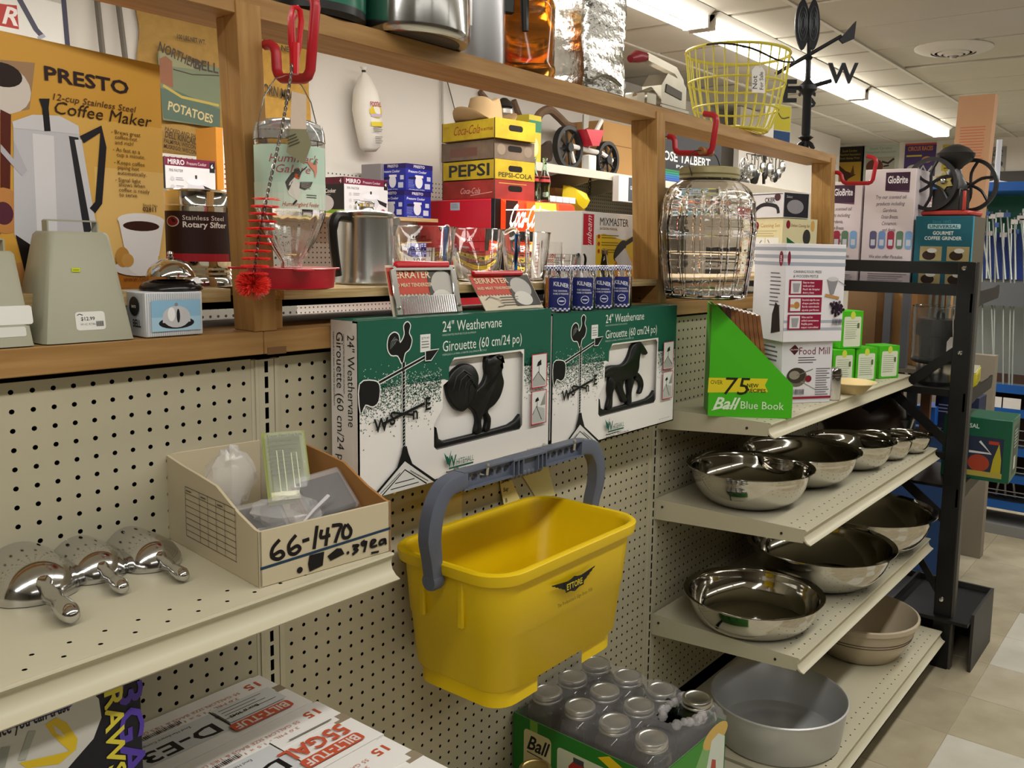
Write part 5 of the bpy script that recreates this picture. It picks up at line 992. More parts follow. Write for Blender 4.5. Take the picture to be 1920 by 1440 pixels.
def meas_cup(label, u, v, y, r0, r1, h, ang, marks, z=ZP, sticker=True):
    P_ = hit(u, v, 1, y); t = thing('measuring_cup', label, 'cup', (P_.x, y, z), ang, 'glass measuring cups on the plywood')
    sp = lambda a, zz: 1+.22*max(0, zz/h-.55)*2.2*max(0, math.cos(a-PI))**8
    MB().lathe([(0, 0), (r0*.9, 0), (r0, .15), (r1, h-.1), (r1+.06, h), (r1-.02, h+.03), (r1-.13, h-.1), (r0-.13, .3), (0, .22)], n=40, mod=sp).build('glass', m_glass, t, smooth=50)
    MB().tube(spline([(r1*.96, 0, h*.93), (r1+.8, 0, h*1.02), (r1+1.15, 0, h*.85), (r1+1.0, 0, h*.5), (r1+.5, 0, h*.18), (r0*1.02, 0, h*.2)], 4, False), .2, 8).build('handle', m_glass, t, smooth=60)
    a_c = math.atan2(-49-y, -34.7-P_.x)-ang; p = Print((0, 0, 0), (1, 0, 0), (0, 0, 1)); p.lift = .02
    p.bend = lambda x, yy, l: ((r0+(r1-r0)*yy/h+l)*math.cos(a_c+x/r1), (r0+(r1-r0)*yy/h+l)*math.sin(a_c+x/r1), yy)
    for k, s_ in enumerate(marks): zz = h*(.78-.2*k); p.text(s_, -1.0, zz, .36, m_redp, 1); p.line([(-1.15, zz-.08), (.6, zz-.08)], .05, m_redp)
    for k in range(9): p.line([(1.0, h*(.15+.075*k)), (1.35, h*(.15+.075*k))], .05, m_redp)
    p.line([(1.35, h*.12), (1.35, h*.8)], .04, m_redp); p.build('red_marks', t)
    if sticker: mb = MB(); mb.box(r1+.85, -.12, h*.2, r1+1.12, .3, h*.92, c=.04); mb.build('blue_sticker', mat('sticker_blue', '#1f69b0', .4), t)
    return t
meas_cup('largest glass measuring cup, right of the percolator spout', 796, 500, 4.0, 2.0, 2.55, 4.5, .2, ('4 CUPS', '3 CUPS', '2 CUPS')); meas_cup('glass measuring cup in the middle of the three large ones', 896, 510, 3.6, 1.85, 2.3, 4.5, -.9, ('4 CUPS', '3 CUPS', '2 CUPS', '1 CUP')); meas_cup('glass measuring cup, third of the large ones, handle to the front', 985, 510, 3.6, 1.85, 2.3, 4.4, -2.4, ('500 ML', '400', '300', '200'), sticker=False); meas_cup('smallest glass measuring cup, beside the chrome-topped dispenser', 1060, 490, 4.2, .95, 1.25, 2.4, -.3, ('1 CUP', '2/3'), sticker=False)
def tumbler(name, label, u, y, r0, r1, h, cap=None, mk=0):
    P_ = hit(u, 500, 1, y); t = thing(name, label, 'glassware', (P_.x, y, ZP)); MB().lathe([(0, 0), (r0, 0), (r1, h), (r1-.1, h), (r0-.12, .2), (0, .2)], n=28).build('glass', m_glass, t)
    if cap: MB().lathe([(0, h+.75), (r1*.6, h+.7), (r1*.95, h+.45), (r1*1.1, h+.3), (r1*1.1, h-.1), (0, h-.1)], n=24, mod=lambda a, z: 1+.05*math.cos(14*a)).build('cap', m_chrome, t); MB().tube([(-r1*.8, 0, h+.3), (-r1*1.9, 0, h+.5), (-r1*2.1, 0, h*.6)], .16, 7).build('lever', m_chrome, t)
    if mk:
        a_c = math.atan2(-49-y, -34.7-P_.x); p = Print((0, 0, 0), (1, 0, 0), (0, 0, 1)); p.bend = lambda x, yy, l: ((r0+(r1-r0)*yy/h+l)*math.cos(a_c+x/r1), (r0+(r1-r0)*yy/h+l)*math.sin(a_c+x/r1), yy)
        for k in range(4): p.text(('1000', '800', '600', '400')[k], -.5, h*(.6-.13*k), .4, m_redp, 1); p.line([(-.6, h*(.6-.13*k)-.06), (.6, h*(.6-.13*k)-.06)], .05, m_redp)
        p.build('red_marks', t)
tumbler('beaker', 'tall glass beaker with red numbers behind the gingham jars', 1036, 4.0, .95, .95, 3.6, mk=1); tumbler('glass_shaker', 'narrow glass shaker left of the chrome-topped dispenser', 1084, 4.4, .8, .6, 2.9); tumbler('syrup_dispenser', 'chrome-topped glass syrup dispenser in front of the mixer carton', 1120, 4.4, 1.35, 1.0, 2.6, cap=1)
# gingham-lidded jars standing on the horse box
m_ging = bpy.data.materials.new('gingham'); m_ging.use_nodes = True; nt = m_ging.node_tree; ch = nt.nodes.new('ShaderNodeTexChecker'); ch.inputs['Scale'].default_value = 1/(.17*I); ch.inputs['Color1'].default_value = lin('#e6e6ee'); ch.inputs['Color2'].default_value = lin('#2a3374')
nt.links.new(nt.nodes.new('ShaderNodeTexCoord').outputs['Object'], ch.inputs['Vector']); nt.links.new(ch.outputs[0], nt.nodes['Principled BSDF'].inputs['Base Color'])
MB_TOP2 = 54.53
def kiln(u, label):
    P_ = hit(u, 577, 1, -2.15); t = thing('preserve_jar', label, 'jar', (P_.x, -2.15, MB_TOP2), 0, 'gingham-lidded preserve jars'); r, h = 1.28, 4.0; hexa = lambda a, z: 1-(.035*(1-abs(math.cos(4*a))) if .2 < z < 3.2 else 0)
    MB().lathe([(0, 0), (r*.9, 0), (r, .2), (r, 3.1), (r*.9, 3.35), (r*.9, h-.2), (r*.8, h-.2), (r*.8, 3.3), (r-.1, 3.05), (r-.1, .3), (0, .15)], n=32, mod=hexa).build('glass', m_glass, t)
    MB().lathe([(r*.93, h-.42), (r*.99, h-.4), (r*.99, h-.08), (r*.9, h), (0, h)], n=28).build('gingham_lid', m_ging, t)
    a_c = math.atan2(-49+2.15, -34.7-P_.x)+.35; p = Print((0, 0, 0), (1, 0, 0), (0, 0, 1)); p.bend = lambda x, yy, l: ((r+l)*math.cos(a_c+x/r), (r+l)*math.sin(a_c+x/r), yy); p.lift = .02
    p.rect(-1.3, .42, 1.9, 2.55, '#262d70'); p.rect(-1.75, .42, .45, 2.55, '#b5713c'); p.disc(-1.5, 1.4, .2, '#d8b25c', .6)
    for i in range(12):
        for j in range(2): p.rect(-1.75+i*.2, .12+.14*j, .2, .14, '#2a3374' if (i+j) % 2 else '#dcdce6')
    p.text('KILNER', -.85, 2.3, .5, '#d8dae8', 1, fit=1.3, arc=-.12); p.text('THE ORIGINAL', -.85, 1.8, .2, '#cfd2e2', 1, fit=1.2); p.text('HOME OF PRESERVES', -.85, 1.55, .2, '#cfd2e2', 1, fit=1.3); p.disc(-.15, 1.0, .36, '#d8dae8'); p.disc(-.15, 1.0, .3, '#262d70'); p.disc(-.15, 1.0, .25, '#d8dae8', .06)
    p.build('wrap_label', t)
kiln(1046, 'gingham-lidded blue-label jar nearest the meat tenderizers'); kiln(1090, 'gingham-lidded blue-label jar, second of the four'); kiln(1126, 'gingham-lidded blue-label jar, third of the four'); kiln(1159, 'gingham-lidded blue-label jar nearest the middle post')
# carded meat tenderizers leaning behind the rooster box
def serrater(BL, BR, TL, label, frame):
    A = hit(*BL, 1, -2.3); B = hit(*BR, 1, -2.3); T = hit(*TL, 1, -1.2); W = B.x-A.x; z0 = 54.97; H = math.hypot(T.z-z0, 1.1)
    t = thing('meat_tenderizer', label, 'kitchen tool', (A.x, -2.3, z0), 0, 'carded meat tenderizers'); lean = math.atan2(1.1, T.z-z0); t.rotation_euler = (-lean, 0, 0)
    Mx = Matrix(((1, 0, (T.x-A.x)/H, 0), (0, 1, 0, 0), (0, 0, 1, 0), (0, 0, 0, 1)))
    MB().box(0, .02, 0, W, .1, H, c=.02).xf(Mx).build('card', mat('tenderizer_card', '#d9ccb6', .6), t)
    p = front(W, H); p.rect(0, H*.45, W*.62, H*.5, '#c24a38'); 
    for k in range(12): p.poly([(W*.62*k/12, H*.45), (W*.62*(k+1)/12, H*.45), (W*.62*(k+.5)/12, H*.4)], '#c24a38')
    p.rect(W*.55, H*.1, W*.43, H*.85, '#4c4a48'); p.disc(W*.76, H*.6, W*.17, '#b9b6b0', H*.28); p.disc(W*.72, H*.3, W*.15, '#d8d4cc', H*.2); p.text('SERRATER', W*.04, H*.74, H*.19, '#e6c9a8', 1, fit=W*.55); p.text('AND MEAT TENDERIZER', W*.03, H*.57, H*.1, '#e6c9a8', 1, fit=W*.57); p.greek(W*.32, H*.34, W*.32, 4, H*.07, H*.018, '#6a6258'); p.line([(W*.08, H*.3), (W*.16, H*.38), (W*.28, H*.3), (W*.34, H*.12), (W*.22, H*.1)], .06, '#5a5248'); p.mb.xf(Mx); p.build('card_print', t)
    if frame:
        mb = MB()
        for x0, z0_, x1, z1 in ((.15, .05, .75, H*.9), (W-.8, .05, W-.2, H*.9)): mb.box(x0, -.25, z0_, x1, -.1, z1, c=.06)
        mb.box(.5, -.25, H*.88, W-.5, -.1, H*.96); mb.xf(Mx); mb.build('frame_arm', m_alu, t)
        g = MB(); n = 24
        for k in range(n): x = .75+(W-1.55)*k/n; g.add([(x, -.12, .1), (x+(W-1.55)/n/2, -.3, .1), (x+(W-1.55)/n, -.12, .1), (x, -.12, H*.38), (x+(W-1.55)/n/2, -.3, H*.38), (x+(W-1.55)/n, -.12, H*.38)], [(0, 1, 4, 3), (1, 2, 5, 4)])
        g.xf(Mx); g.build('ridged_blade', m_alu, t)
        for x in (.4, W-.5): MB().sphere((x, -.25, .6), .16, n=8).xf(Mx).build('rivet', m_steel, t)
    MB().box(W*.1 if frame else W*.05, -.38, H*.93, W*.88, .02, H*1.06, c=.12).xf(Mx).build('red_handle', mat('red_gloss'), t); return t
serrater((738, 583), (868, 578), (722, 497), 'carded meat tenderizer with its red handle and ridged blade showing', 1); serrater((912, 578), (1020, 577), (876, 514), 'second meat tenderizer card, its printed face showing', 0)
# stand-mixer carton
A = hit(1088, 556, 1, 3.4); t = carton('mixer_box', 'white and yellow mixer carton with a red panel, left of the middle post', (A.x, 3.4, ZP), 10.5, 6, 6.75, '#dedbd8', .03); f = facer(t); p = front(10.5, 6.75)
p.poly([(2.6, 0), (10.4, 0), (10.4, 4.6), (8, 4.0), (4, 4.6), (2.6, 4.4)], '#d9b531'); p.poly([(5, 0), (10.4, 0), (10.4, 2), (7, 2.8)], '#e3a12a'); p.rect(.25, 3.4, 1.9, 3.1, '#b51f33'); p.text('Sunbeam', 1.75, 2.7, 1.3, '#e9dfe0', 0, shear=.3, rot=PI/2, fit=3.6); p.text('MIXMASTER', 3.2, 5.45, 1.15, '#2c2a2b', 0, fit=5.6); p.text('BATIDORA MANUAL', 3.25, 5.0, .36, '#8a6a1c', 0, fit=3.4)
for k in range(3): p.disc(3.1, 4.3-.75*k, .22, '#b03a2c'); p.greek(3.6, 4.4-.75*k, 3.6, 2, .25, .09, '#8a741e')
p.disc(7.2, 2.9, 1.5, '#2c2a28', .75, rot=.7); p.poly([(6.2, 2.0), (8.2, 3.2), (9.8, 1.5), (8, .3)], '#c9c6c6'); p.line([(6.6, 1.7), (5.6, .4)], .1, '#8f3a2c'); p.line([(7.2, 1.4), (6.2, .2)], .1, '#8f3a2c'); p.line([(7.9, 3.5), (9.8, 4.2)], .5, '#2c2a28'); p.build('front_print', t)
# big barrel jar hung on the middle hook
P_ = hit(1326, 440, 1, -5.9); t = thing('barrel_jar', 'large clear barrel-shaped glass jar hanging on the middle red hook', 'jar', (P_.x, -5.9, 55.3))
rb = [(0, 0), (3.9, 0), (4.25, .25), (4.35, 1.0), (4.75, 4.0), (4.95, 7.0), (4.75, 9.6), (4.3, 10.8), (3.6, 11.5), (2.85, 11.9), (2.75, 12.0), (2.75, 12.9)]
def stave(a, z):
    s_ = abs(((a*16/(2*PI)) % 1)-.5)*2; band = any(abs(z-b) < .18 for b in (3.55, 4.25, 6.9, 7.5, 9.75)); g = -.03 if (s_ > .86 and .6 < z < 10.2) else 0
    return 1+g+(.015 if band else 0)
zs = [i*.25 for i in range(2, 46)]
def rad(z):
    for (r0, z0), (r1, z1) in zip(rb, rb[1:]):
        if z0 <= z <= z1 and z1 > z0: return r0+(r1-r0)*(z-z0)/(z1-z0)
    return 2.75
pr = [(0, 0), (3.9, 0), (4.2, .2)]+[(rad(z), z) for z in zs]+[(2.85, 11.9), (2.75, 12.9), (2.6, 12.9), (2.68, 11.9)]+[(rad(z)-.14, z) for z in (11.2, 10.6, 9.6, 8, 7, 5.5, 4, 2, 1.0)]+[(3.9, .45), (0, .4)]
MB().lathe(pr, n=160, mod=stave).build('glass', m_glass, t, smooth=35)
MB().lathe([(2.8, 11.95), (3.05, 12.0), (3.05, 12.2), (2.95, 12.3), (3.08, 12.45), (3.05, 12.95), (2.9, 13.1), (0, 13.1)], n=44).build('lid', mat('lid_yellowed', '#a39a72', .4, .3), t)
MB().tube(spline([(2.98, .3, 12.1), (3.3, .5, 13.2), (2.6, .6, 14.4), (1.3, .5, 14.75), (0, .5, 14.75), (-1.3, .5, 14.75), (-2.6, .6, 14.4), (-3.3, .5, 13.2), (-2.98, .3, 12.1)], 4, False), .06, 6).build('wire_bail', mat('wire_dark', '#4a4640', .4, .8), t)
MB().lathe([(3.03, 11.7), (3.1, 11.75), (3.03, 11.8)], n=40).build('neck_wire', mat('wire_dark'), t)
MB().lathe([(0, -1.1), (.38, -1.1), (.42, -.9), (.36, 0), (.42, .9), (.38, 1.1), (0, 1.1)], (0, .5, 14.75), 16, ax='x').build('wood_grip', mat('grip_wood', '#a06a3c', .5), t)
a_c = math.atan2(-49, -83)+.75; p = Print((0, 0, 0), (1, 0, 0), (0, 0, 1)); p.lift = .06; p.bend = lambda x, yy, l: ((rad(yy)+l)*math.cos(a_c+x/4.8), (rad(yy)+l)*math.sin(a_c+x/4.8), yy); p.text('CAUTION:', -.9, 8.6, .62, '#a8323c', 1, fit=2.1); p.greek(-.8, 8.4, 1.9, 2, .2, .07, '#b05058'); p.build('caution_print', t)
# cartons right of the middle post
P_ = hit(1460, 480, 1, 3.0); t = carton('canning_set_box', 'cream canning set carton with green and black tools pictured', (P_.x, 2.6, ZP), 7.2, 7.2, 8.0, '#d8cfa8', -.35); f = facer(t); p = front(7.2, 8.0)
p.disc(1.1, 7.1, .42, '#7c1a26', .6); p.text('Deluxe Canning Set', 1.6, 6.8, .62, '#8b4a3c', 0, fit=3.9, shear=.25); p.poly([(.9, 5.3), (3.4, 4.1), (3.2, 3.4), (1.0, 4.4)], '#1f5d36'); p.poly([(3.6, 4.0), (5, 3.4), (4.6, 3.0), (3.6, 3.4)], '#1f5d36'); p.disc(5.0, 5.4, .8, '#34332f', 1.1); p.poly([(4.6, 5), (5.3, 5), (5.6, 2.6), (5.0, 2.5)], '#34332f'); p.line([(2.4, 2.4), (3.4, 1.4), (5.2, 1.8)], .42, '#47443c'); p.rect(5.6, 3.0, 1.4, 1.4, '#d9dcdc'); p.line([(5.8, 2.8), (5.6, .6)], .1, '#8d8a80'); p.line([(6.6, 2.8), (6.8, .6)], .1, '#8d8a80'); p.disc(6.2, 7, .4, '#cfa35a', .8); p.build('front_print', t)
p = left(7.2); p.disc(2.0, 6.9, .5, '#7c1a26', .6); p.text('Canning Set', 2.8, 6.7, .75, '#b08a3c', 0, fit=3.9); p.greek(1.2, 6.1, 5, 3, .35, .1, '#b7ab7c')
for a_, b_ in ((1.2, 2.8), (4.0, 2.8), (1.2, .2), (4.0, .2)): p.rect(a_, b_, 2.6, 2.4, '#dfe0dc')
p.line([(1.5, 3.1), (3.2, 4.8)], .15, '#777777'); p.line([(4.4, 4.9), (5.6, 3.2)], .15, '#777777'); p.poly([(1.8, 1.9), (3.2, 1.9), (2.7, .8), (2.3, .8)], '#2d3a34'); p.line([(4.4, .5), (6.2, 2.2)], .3, '#2b6b48'); p.build('side_print', t)
t = carton('cooker_box', 'white carton with a black-handled appliance, on top of the canning set', (P_.x-.3, 2.5, ZP+8.03), 5.2, 8.8, 3.6, '#d4d2d8', -.35); p = front(5.2, 3.6); p.rect(.1, .1, 5.0, 3.4, '#24212a'); p.disc(2.4, 1.6, 1.7, '#8f8c92', 1.0); p.text('Select', .5, 2.8, .5, '#c9c6cc', 0, shear=.3); p.build('front_print', t)
p = left(8.8); p.rect(.2, 3.3, 8.4, .12, '#3a3642'); p.text('CKER', 5.1, 2.2, .95, '#2a2730', 1, fit=2.0); p.line(spline([(3.0, .1), (3.4, 1.2), (5.0, 1.9), (7.4, 1.6), (7.9, .6)], 3, False), .55, '#26232a'); p.disc(7.6, 2.9, .6, '#4a2a34', .55); p.build('side_print', t)
# ================================================================== things standing on the top rail
ZR = 74.58
t = thing('coffee_boiler', 'large polished aluminium coffee boiler overhanging the top rail', 'pot', (11.3, .3, ZR)); R_ = 4.2
MB().lathe([(0, .05), (3.3, .02), (R_-.25, .0), (R_-.05, .25), (R_, .6), (R_-.1, 6), (R_-.25, 10.5), (R_-.4, 10.5), (R_-.2, 1), (0, .5)], n=56).build('body', mat('old_aluminium', '#d2d2d0', .16, 1), t, smooth=45)
MB().lathe([(0, .0), (3.4, -.0), (3.42, .03), (0, .04)], n=40).build('dark_base', mat('base_dark', '#4d4641', .7, .3), t)  # darker, rougher disc on the underside of the pot
MB().prism([(-R_*.93, 2.2), (-R_-3.0, 9.5), (-R_-2.2, 9.8), (-R_*.9, 6.2)], -.55, .55).build('spout', mat('old_aluminium'), t)
a = .1
for z in (2.2, 4.2): MB().sphere((R_*math.cos(-.55)+.02, R_*math.sin(-.55), z), .13, n=8).build('rivet', m_steel, t)
MB().box(R_*.8, -2.5, 1.7, R_*.86, -2.0, 4.8).build('strap', m_steel, t)
t = thing('tall_coffee_pot', 'tall straight aluminium pot with a black handle, right of the boiler', 'pot', (20.0, 2.2, ZR)); MB().lathe([(0, 0), (2.35, 0), (2.4, .2), (2.3, 11), (2.2, 11), (2.25, .4), (0, .3)], n=44).build('body', mat('satin_aluminium', '#cfd0d4', .34, 1), t)
mb = MB(); mb.box(2.2, -.4, 4.6, 3.2, .3, 6.2, c=.1); mb.tube([(2.9, 0, 6.0), (3.6, 0, 7.2), (4.2, 0, 6.2), (4.3, 0, 3.4)], [.45, .5, .42, .3], 8); mb.xf(Matrix.Rotation(-.5, 4, 'Z')); mb.build('handle', m_black, t)
t = thing('amber_jar', 'amber brown glass jar glowing in front of the strip light', 'jar', (25.7, 1.6, ZR)); m_amb = mat('amber_glass', '#f0b258', .08, trans=.9, ior=1.25, var=.35, vscale=9)
MB().lathe([(0, .3), (1.7, .25), (2.2, 0), (2.5, .2), (2.55, .8), (2.45, 1.2), (2.45, 5.6), (2.5, 6.0), (2.35, 6.5), (2.1, 6.9), (2.1, 8), (1.95, 8), (1.95, 6.9), (2.3, 5.8), (2.3, 1.0), (1.7, .5), (0, .5)], n=44).build('glass', m_amb, t, smooth=60)
# dented silvered can
random.seed(4); t = thing('silvered_can', 'large dented silver metal can with rivets beside the amber jar', 'can', (34.4, 1.4, ZR)); mb = MB(); P = rrect(-3.3, 3.3, -2.3, 2.3, .7, 4); nz = 30; n = len(P); vs = []
for i in range(nz+1):
    z = 11*i/nz
    for j, (x, y) in enumerate(P):
        k = 1+.03*math.sin(z*.9+j*.7); d = 0
        if abs(x) < 2.0 and 1.2 < z < 6.5 and y < 0: d = .28
        vs.append((x*k+random.uniform(-.05, .05), y*k+d+random.uniform(-.06, .06), z))
fs = [(i*n+j, i*n+(j+1) % n, (i+1)*n+(j+1) % n, (i+1)*n+j) for i in range(nz) for j in range(n)]+[tuple(range(n)), tuple(nz*n+j for j in range(n))]
mb.add(vs, fs).build('body', mat('dented_silver', '#dcdad4', .2, 1, bump=.5, bscale=55), t, smooth=55)
for x, z in ((-2.9, 1.0), (2.8, 1.0), (2.8, 9.2), (-2.8, 9.2)): MB().lathe([(0, -.12), (.22, -.1), (.3, 0), (0, 0)], (x, -2.33, z), 12, ax='y').build('rivet', m_steel, t)
MB().tube(spline([(-2.6, -2.35, .6), (-1, -2.5, 1.3), (.6, -2.5, 1.35), (2.2, -2.4, .9)], 4, False), .12, 6).build('bent_wire', m_steel, t)
# can-opener like ice crusher
m_old = mat('worn_nickel', '#b9b2a2', .3, .9, var=.2, vscale=15); t = thing('wall_juicer', 'worn nickel lever juicer with a red grip, left of the yellow basket', 'juicer', (44.2, .9, ZR)); t.scale = (1.5, 1.5, 1.5)
MB().box(-1.5, -.9, 0, -.1, .9, .9, c=.12).box(.3, -1.0, 0, 4.2, 1.0, .35, c=.08).build('base', m_old, t)
MB().prism([(.6, .3), (4.0, .3), (4.0, 1.9), (3.4, 2.3), (1.4, 2.5), (.6, 1.6)], -.8, .8).build('housing', m_old, t); MB().prism([(1.1, 1.2), (3.3, .95), (3.3, 1.5), (1.2, 1.75)], -.86, -.8).build('name_plate', mat('plate_dark', '#4b443a', .4, .6), t)
MB().prism([(-.4, 3.6), (3.4, 3.3), (4.4, 2.6), (4.9, 1.3), (4.5, 1.2), (4.0, 2.3), (3.2, 2.8), (-.4, 3.1)], -.3, .3).build('lever', m_old, t); MB().tube([(-.3, 0, 3.35), (-1.4, 0, 3.2), (-2.2, 0, 2.9)], [.3, .42, .25], 10).build('red_grip', mat('grip_red', '#8e2030', .35), t); MB().tube([(-1.5, 0, .6), (.8, .1, 1.4)], .2, 8).build('brace', m_old, t)
# yellow wire egg basket with its tag
m_yw = mat('yellow_wire', '#cfc44e', .4); C0 = hit(1420, 250, 1, 2.0); cx = 66.5; t = thing('egg_basket', 'yellow wire egg basket with a Not For Sale tag on the top rail', 'basket', (cx, 2.0, ZR+.4), 0); t.scale = (1.12, 1.12, 1.08); rb_, rm, rt, H = 3.6, 5.0, 5.7, 8.6
def ringw(r, z, w_=.14): return [(r*math.cos(2*PI*k/36), r*math.sin(2*PI*k/36), z+w_*0) for k in range(36)]
for nm, r, z, w_ in (('top_rim', rt, H, .17), ('hoop', 5.3, 5.2, .13), ('hoop', 4.7, 2.4, .12), ('base_rim', rb_, 0, .14)): MB().tube(ringw(r, z), w_, 6, closed=True).build(nm, m_yw, t)
for k in range(28):
    a = 2*PI*k/28; c_, s_ = math.cos(a), math.sin(a); MB().tube([(.8*c_, .8*s_, .5), (2.4*c_, 2.4*s_, .25), (rb_*c_, rb_*s_, 0), (3.95*c_, 3.95*s_, .4), (4.7*c_, 4.7*s_, 2.4), (5.3*c_, 5.3*s_, 5.2), (rt*c_, rt*s_, H)], .085, 5).build('wire', m_yw, t)
MB().tube(spline([(-5.6, 1.0, H), (-6.4, -1.5, H-.3), (-5.8, -4.4, H-1.0), (-2.5, -6.0, H-1.8), (1.5, -5.9, H-1.2), (3.4, -4.8, H-.2)], 5, False), .11, 6).build('bail', mat('bail_black', '#26231f', .5, .6), t)
mb = MB(); mb.add([(-.8, 0, 0), (.8, 0, 0), (.8, 0, 2.3), (.35, 0, 2.8), (-.35, 0, 2.8), (-.8, 0, 2.3)], [(0, 1, 2, 3, 4, 5)]); tg = mb; tg.xf(Matrix.Translation((-3.9, -4.55, 3.3)) @ Matrix.Rotation(-.55, 4, 'Z') @ Matrix.Rotation(-.06, 4, 'Y')); tg.build('paper_tag', mat('tag_white', '#e4e0dc', .7), t, smooth=0)
p = Print((-.8, -.02, 0), (1, 0, 0), (0, 0, 1)); p.text('Not', .62, .35, .85, '#4a4e55', 0, rot=PI/2); p.text('For Sale', 1.35, .3, .62, '#4a4e55', 0, rot=PI/2, fit=1.9); p.mb.xf(Matrix.Translation((-3.9, -4.55, 3.3)) @ Matrix.Rotation(-.55, 4, 'Z') @ Matrix.Rotation(-.06, 4, 'Y')); p.build('tag_writing', t); MB().tube([(-3.9, -4.6, 6.0), (-3.7, -4.4, 7.4), (-3.9, -4.3, 8.5)], .05, 5).build('string', mat('string', '#dedad2', .8), t)
# weathervane standing at the end of the rail
m_cast = mat('cast_black', '#24262a', .45, .5, bump=.3, bscale=40); B = hit(1512, 265, 1, .5); t = thing('weathervane', 'black cast weathervane with arrow and letter W on the far end of the rail', 'weathervane', (B.x, .6, ZR)); t.rotation_euler = (0, -.04, 0)
MB().lathe([(0, .3), (.5, .3), (.45, 1.2), (1.1, 1.7), (.55, 2.0), (.62, 2.3), (.6, 7.4), (.8, 7.7), (1.3, 8.2), (1.2, 8.8), (.7, 9.2), (.4, 9.6), (.34, 12.2), (.6, 12.5), (.3, 12.9), (.3, 15.6), (0, 15.6)], n=16).build('mast', m_cast, t)
for a in (.3, 2.4, 4.5): MB().tube([(.2*math.cos(a), .2*math.sin(a), 1.2), (.9*math.cos(a), .9*math.sin(a), .7), (1.3*math.cos(a), 1.3*math.sin(a), .08)], [.3, .35, .3], 6).build('foot', m_cast, t)
MB().tube([(-3.2, 2.0, 8.2), (0, 0, 8.5), (3.0, -2.2, 9.6)], .3, 8).build('compass_arm', m_cast, t); MB().tube([(0, 0, 8.5), (1.6, 1.6, 8.2), (2.6, 2.2, 8.0)], .25, 8).build('compass_arm', m_cast, t)
def letter(s_, M, z=3.2):
    vs, fs, _ = GL[1, s_]; n = len(vs); mb = MB(); v = [(x*z, -.22, y*z) for x, y in vs]+[(x*z, .22, y*z) for x, y in vs]
    f = [list(q) for q in fs]+[[i+n for i in q[::-1]] for q in fs]; from collections import Counter
    E = Counter(tuple(sorted((q[i], q[(i+1) % len(q)]))) for q in fs for i in range(len(q)))
    f += [[a, b, b+n, a+n] for (a, b), c in E.items() if c == 1]; mb.add(v, f); mb.xf(M); mb.build('letter', m_cast, t)
yaw = -.95
letter('W', Matrix.Translation((2.6, -2.0, 9.3)) @ Matrix.Rotation(yaw, 4, 'Z'), 3.8); letter('S', Matrix.Translation((2.6, 1.2, 6.2)) @ Matrix.Rotation(yaw, 4, 'Z'), 3.0); letter('E', Matrix.Translation((-4.2, 2.0, 6.3)) @ Matrix.Rotation(yaw, 4, 'Z'), 4.2)
MB().tube([(-3.6, 3.2, 10.2), (0, 0, 12.9), (3.6, -3.2, 15.6)], .27, 8).build('arrow_shaft', m_cast, t); M_ = Matrix.Translation((3.4, -3.0, 15.4)) @ Matrix.Rotation(yaw+.2, 4, 'Z')
mb = MB(); mb.prism([(0, -.3), (2.0, 1.9), (2.4, 2.3), (2.2, -.1), (.6, -.8)], -.2, .2); mb.xf(M_); mb.build('arrow_head', m_cast, t)
for k, (dx, s_) in enumerate(((-1.0, 1.0), (.5, .9))):
    mb = MB(); mb.prism(spline([(dx, 13.5), (dx+.9*s_, 15.5), (dx+.8*s_, 18.5), (dx, 20.3), (dx-.9*s_, 18.8), (dx-1.0*s_, 16)], 4), -.25, .25); mb.xf(Matrix.Rotation(yaw, 4, 'Z')); mb.build('rooster_plume', m_cast, t, smooth=50)
    for q in (.3, .55, .8): mb = MB(); mb.tube([(dx+.75*s_*q*math.cos(a_), -.3, 17+2.9*q*math.sin(a_)) for a_ in [i*2*PI/14 for i in range(14)]], .07, 4, closed=True); mb.xf(Matrix.Rotation(yaw, 4, 'Z')); mb.build('feather_line', mat('cast_grey', '#5b6066', .4, .6), t)
t = carton('yellow_blue_carton', 'yellow and blue carton standing behind the wire basket', (78.0, 2.0, ZR), 3.4, 1.7, 5.4, '#d8dadb', -.3); p = front(3.4, 5.4); p.rect(0, 2.0, 3.3, 3.3, '#c9bd2e'); p.rect(0, .3, 3.3, 1.6, '#24497c'); p.line(spline([(.5, 4.5), (1.5, 3.6), (3, 3.9)], 3, False), .2, '#5a5a1c'); p.build('front_print', t)
t = thing('enamel_pot', 'dark green enamel pot with a black base over the left post', 'pot', (3.9, 2.0, ZR)); MB().lathe([(0, .1), (3.2, 0), (3.5, .3), (3.5, .8)], n=36).build('base', m_black, t); MB().lathe([(3.5, .8), (3.6, 5.5), (3.5, 5.5), (3.4, .9)], n=36).build('body', mat('green_enamel', '#1f6b53', .25), t)
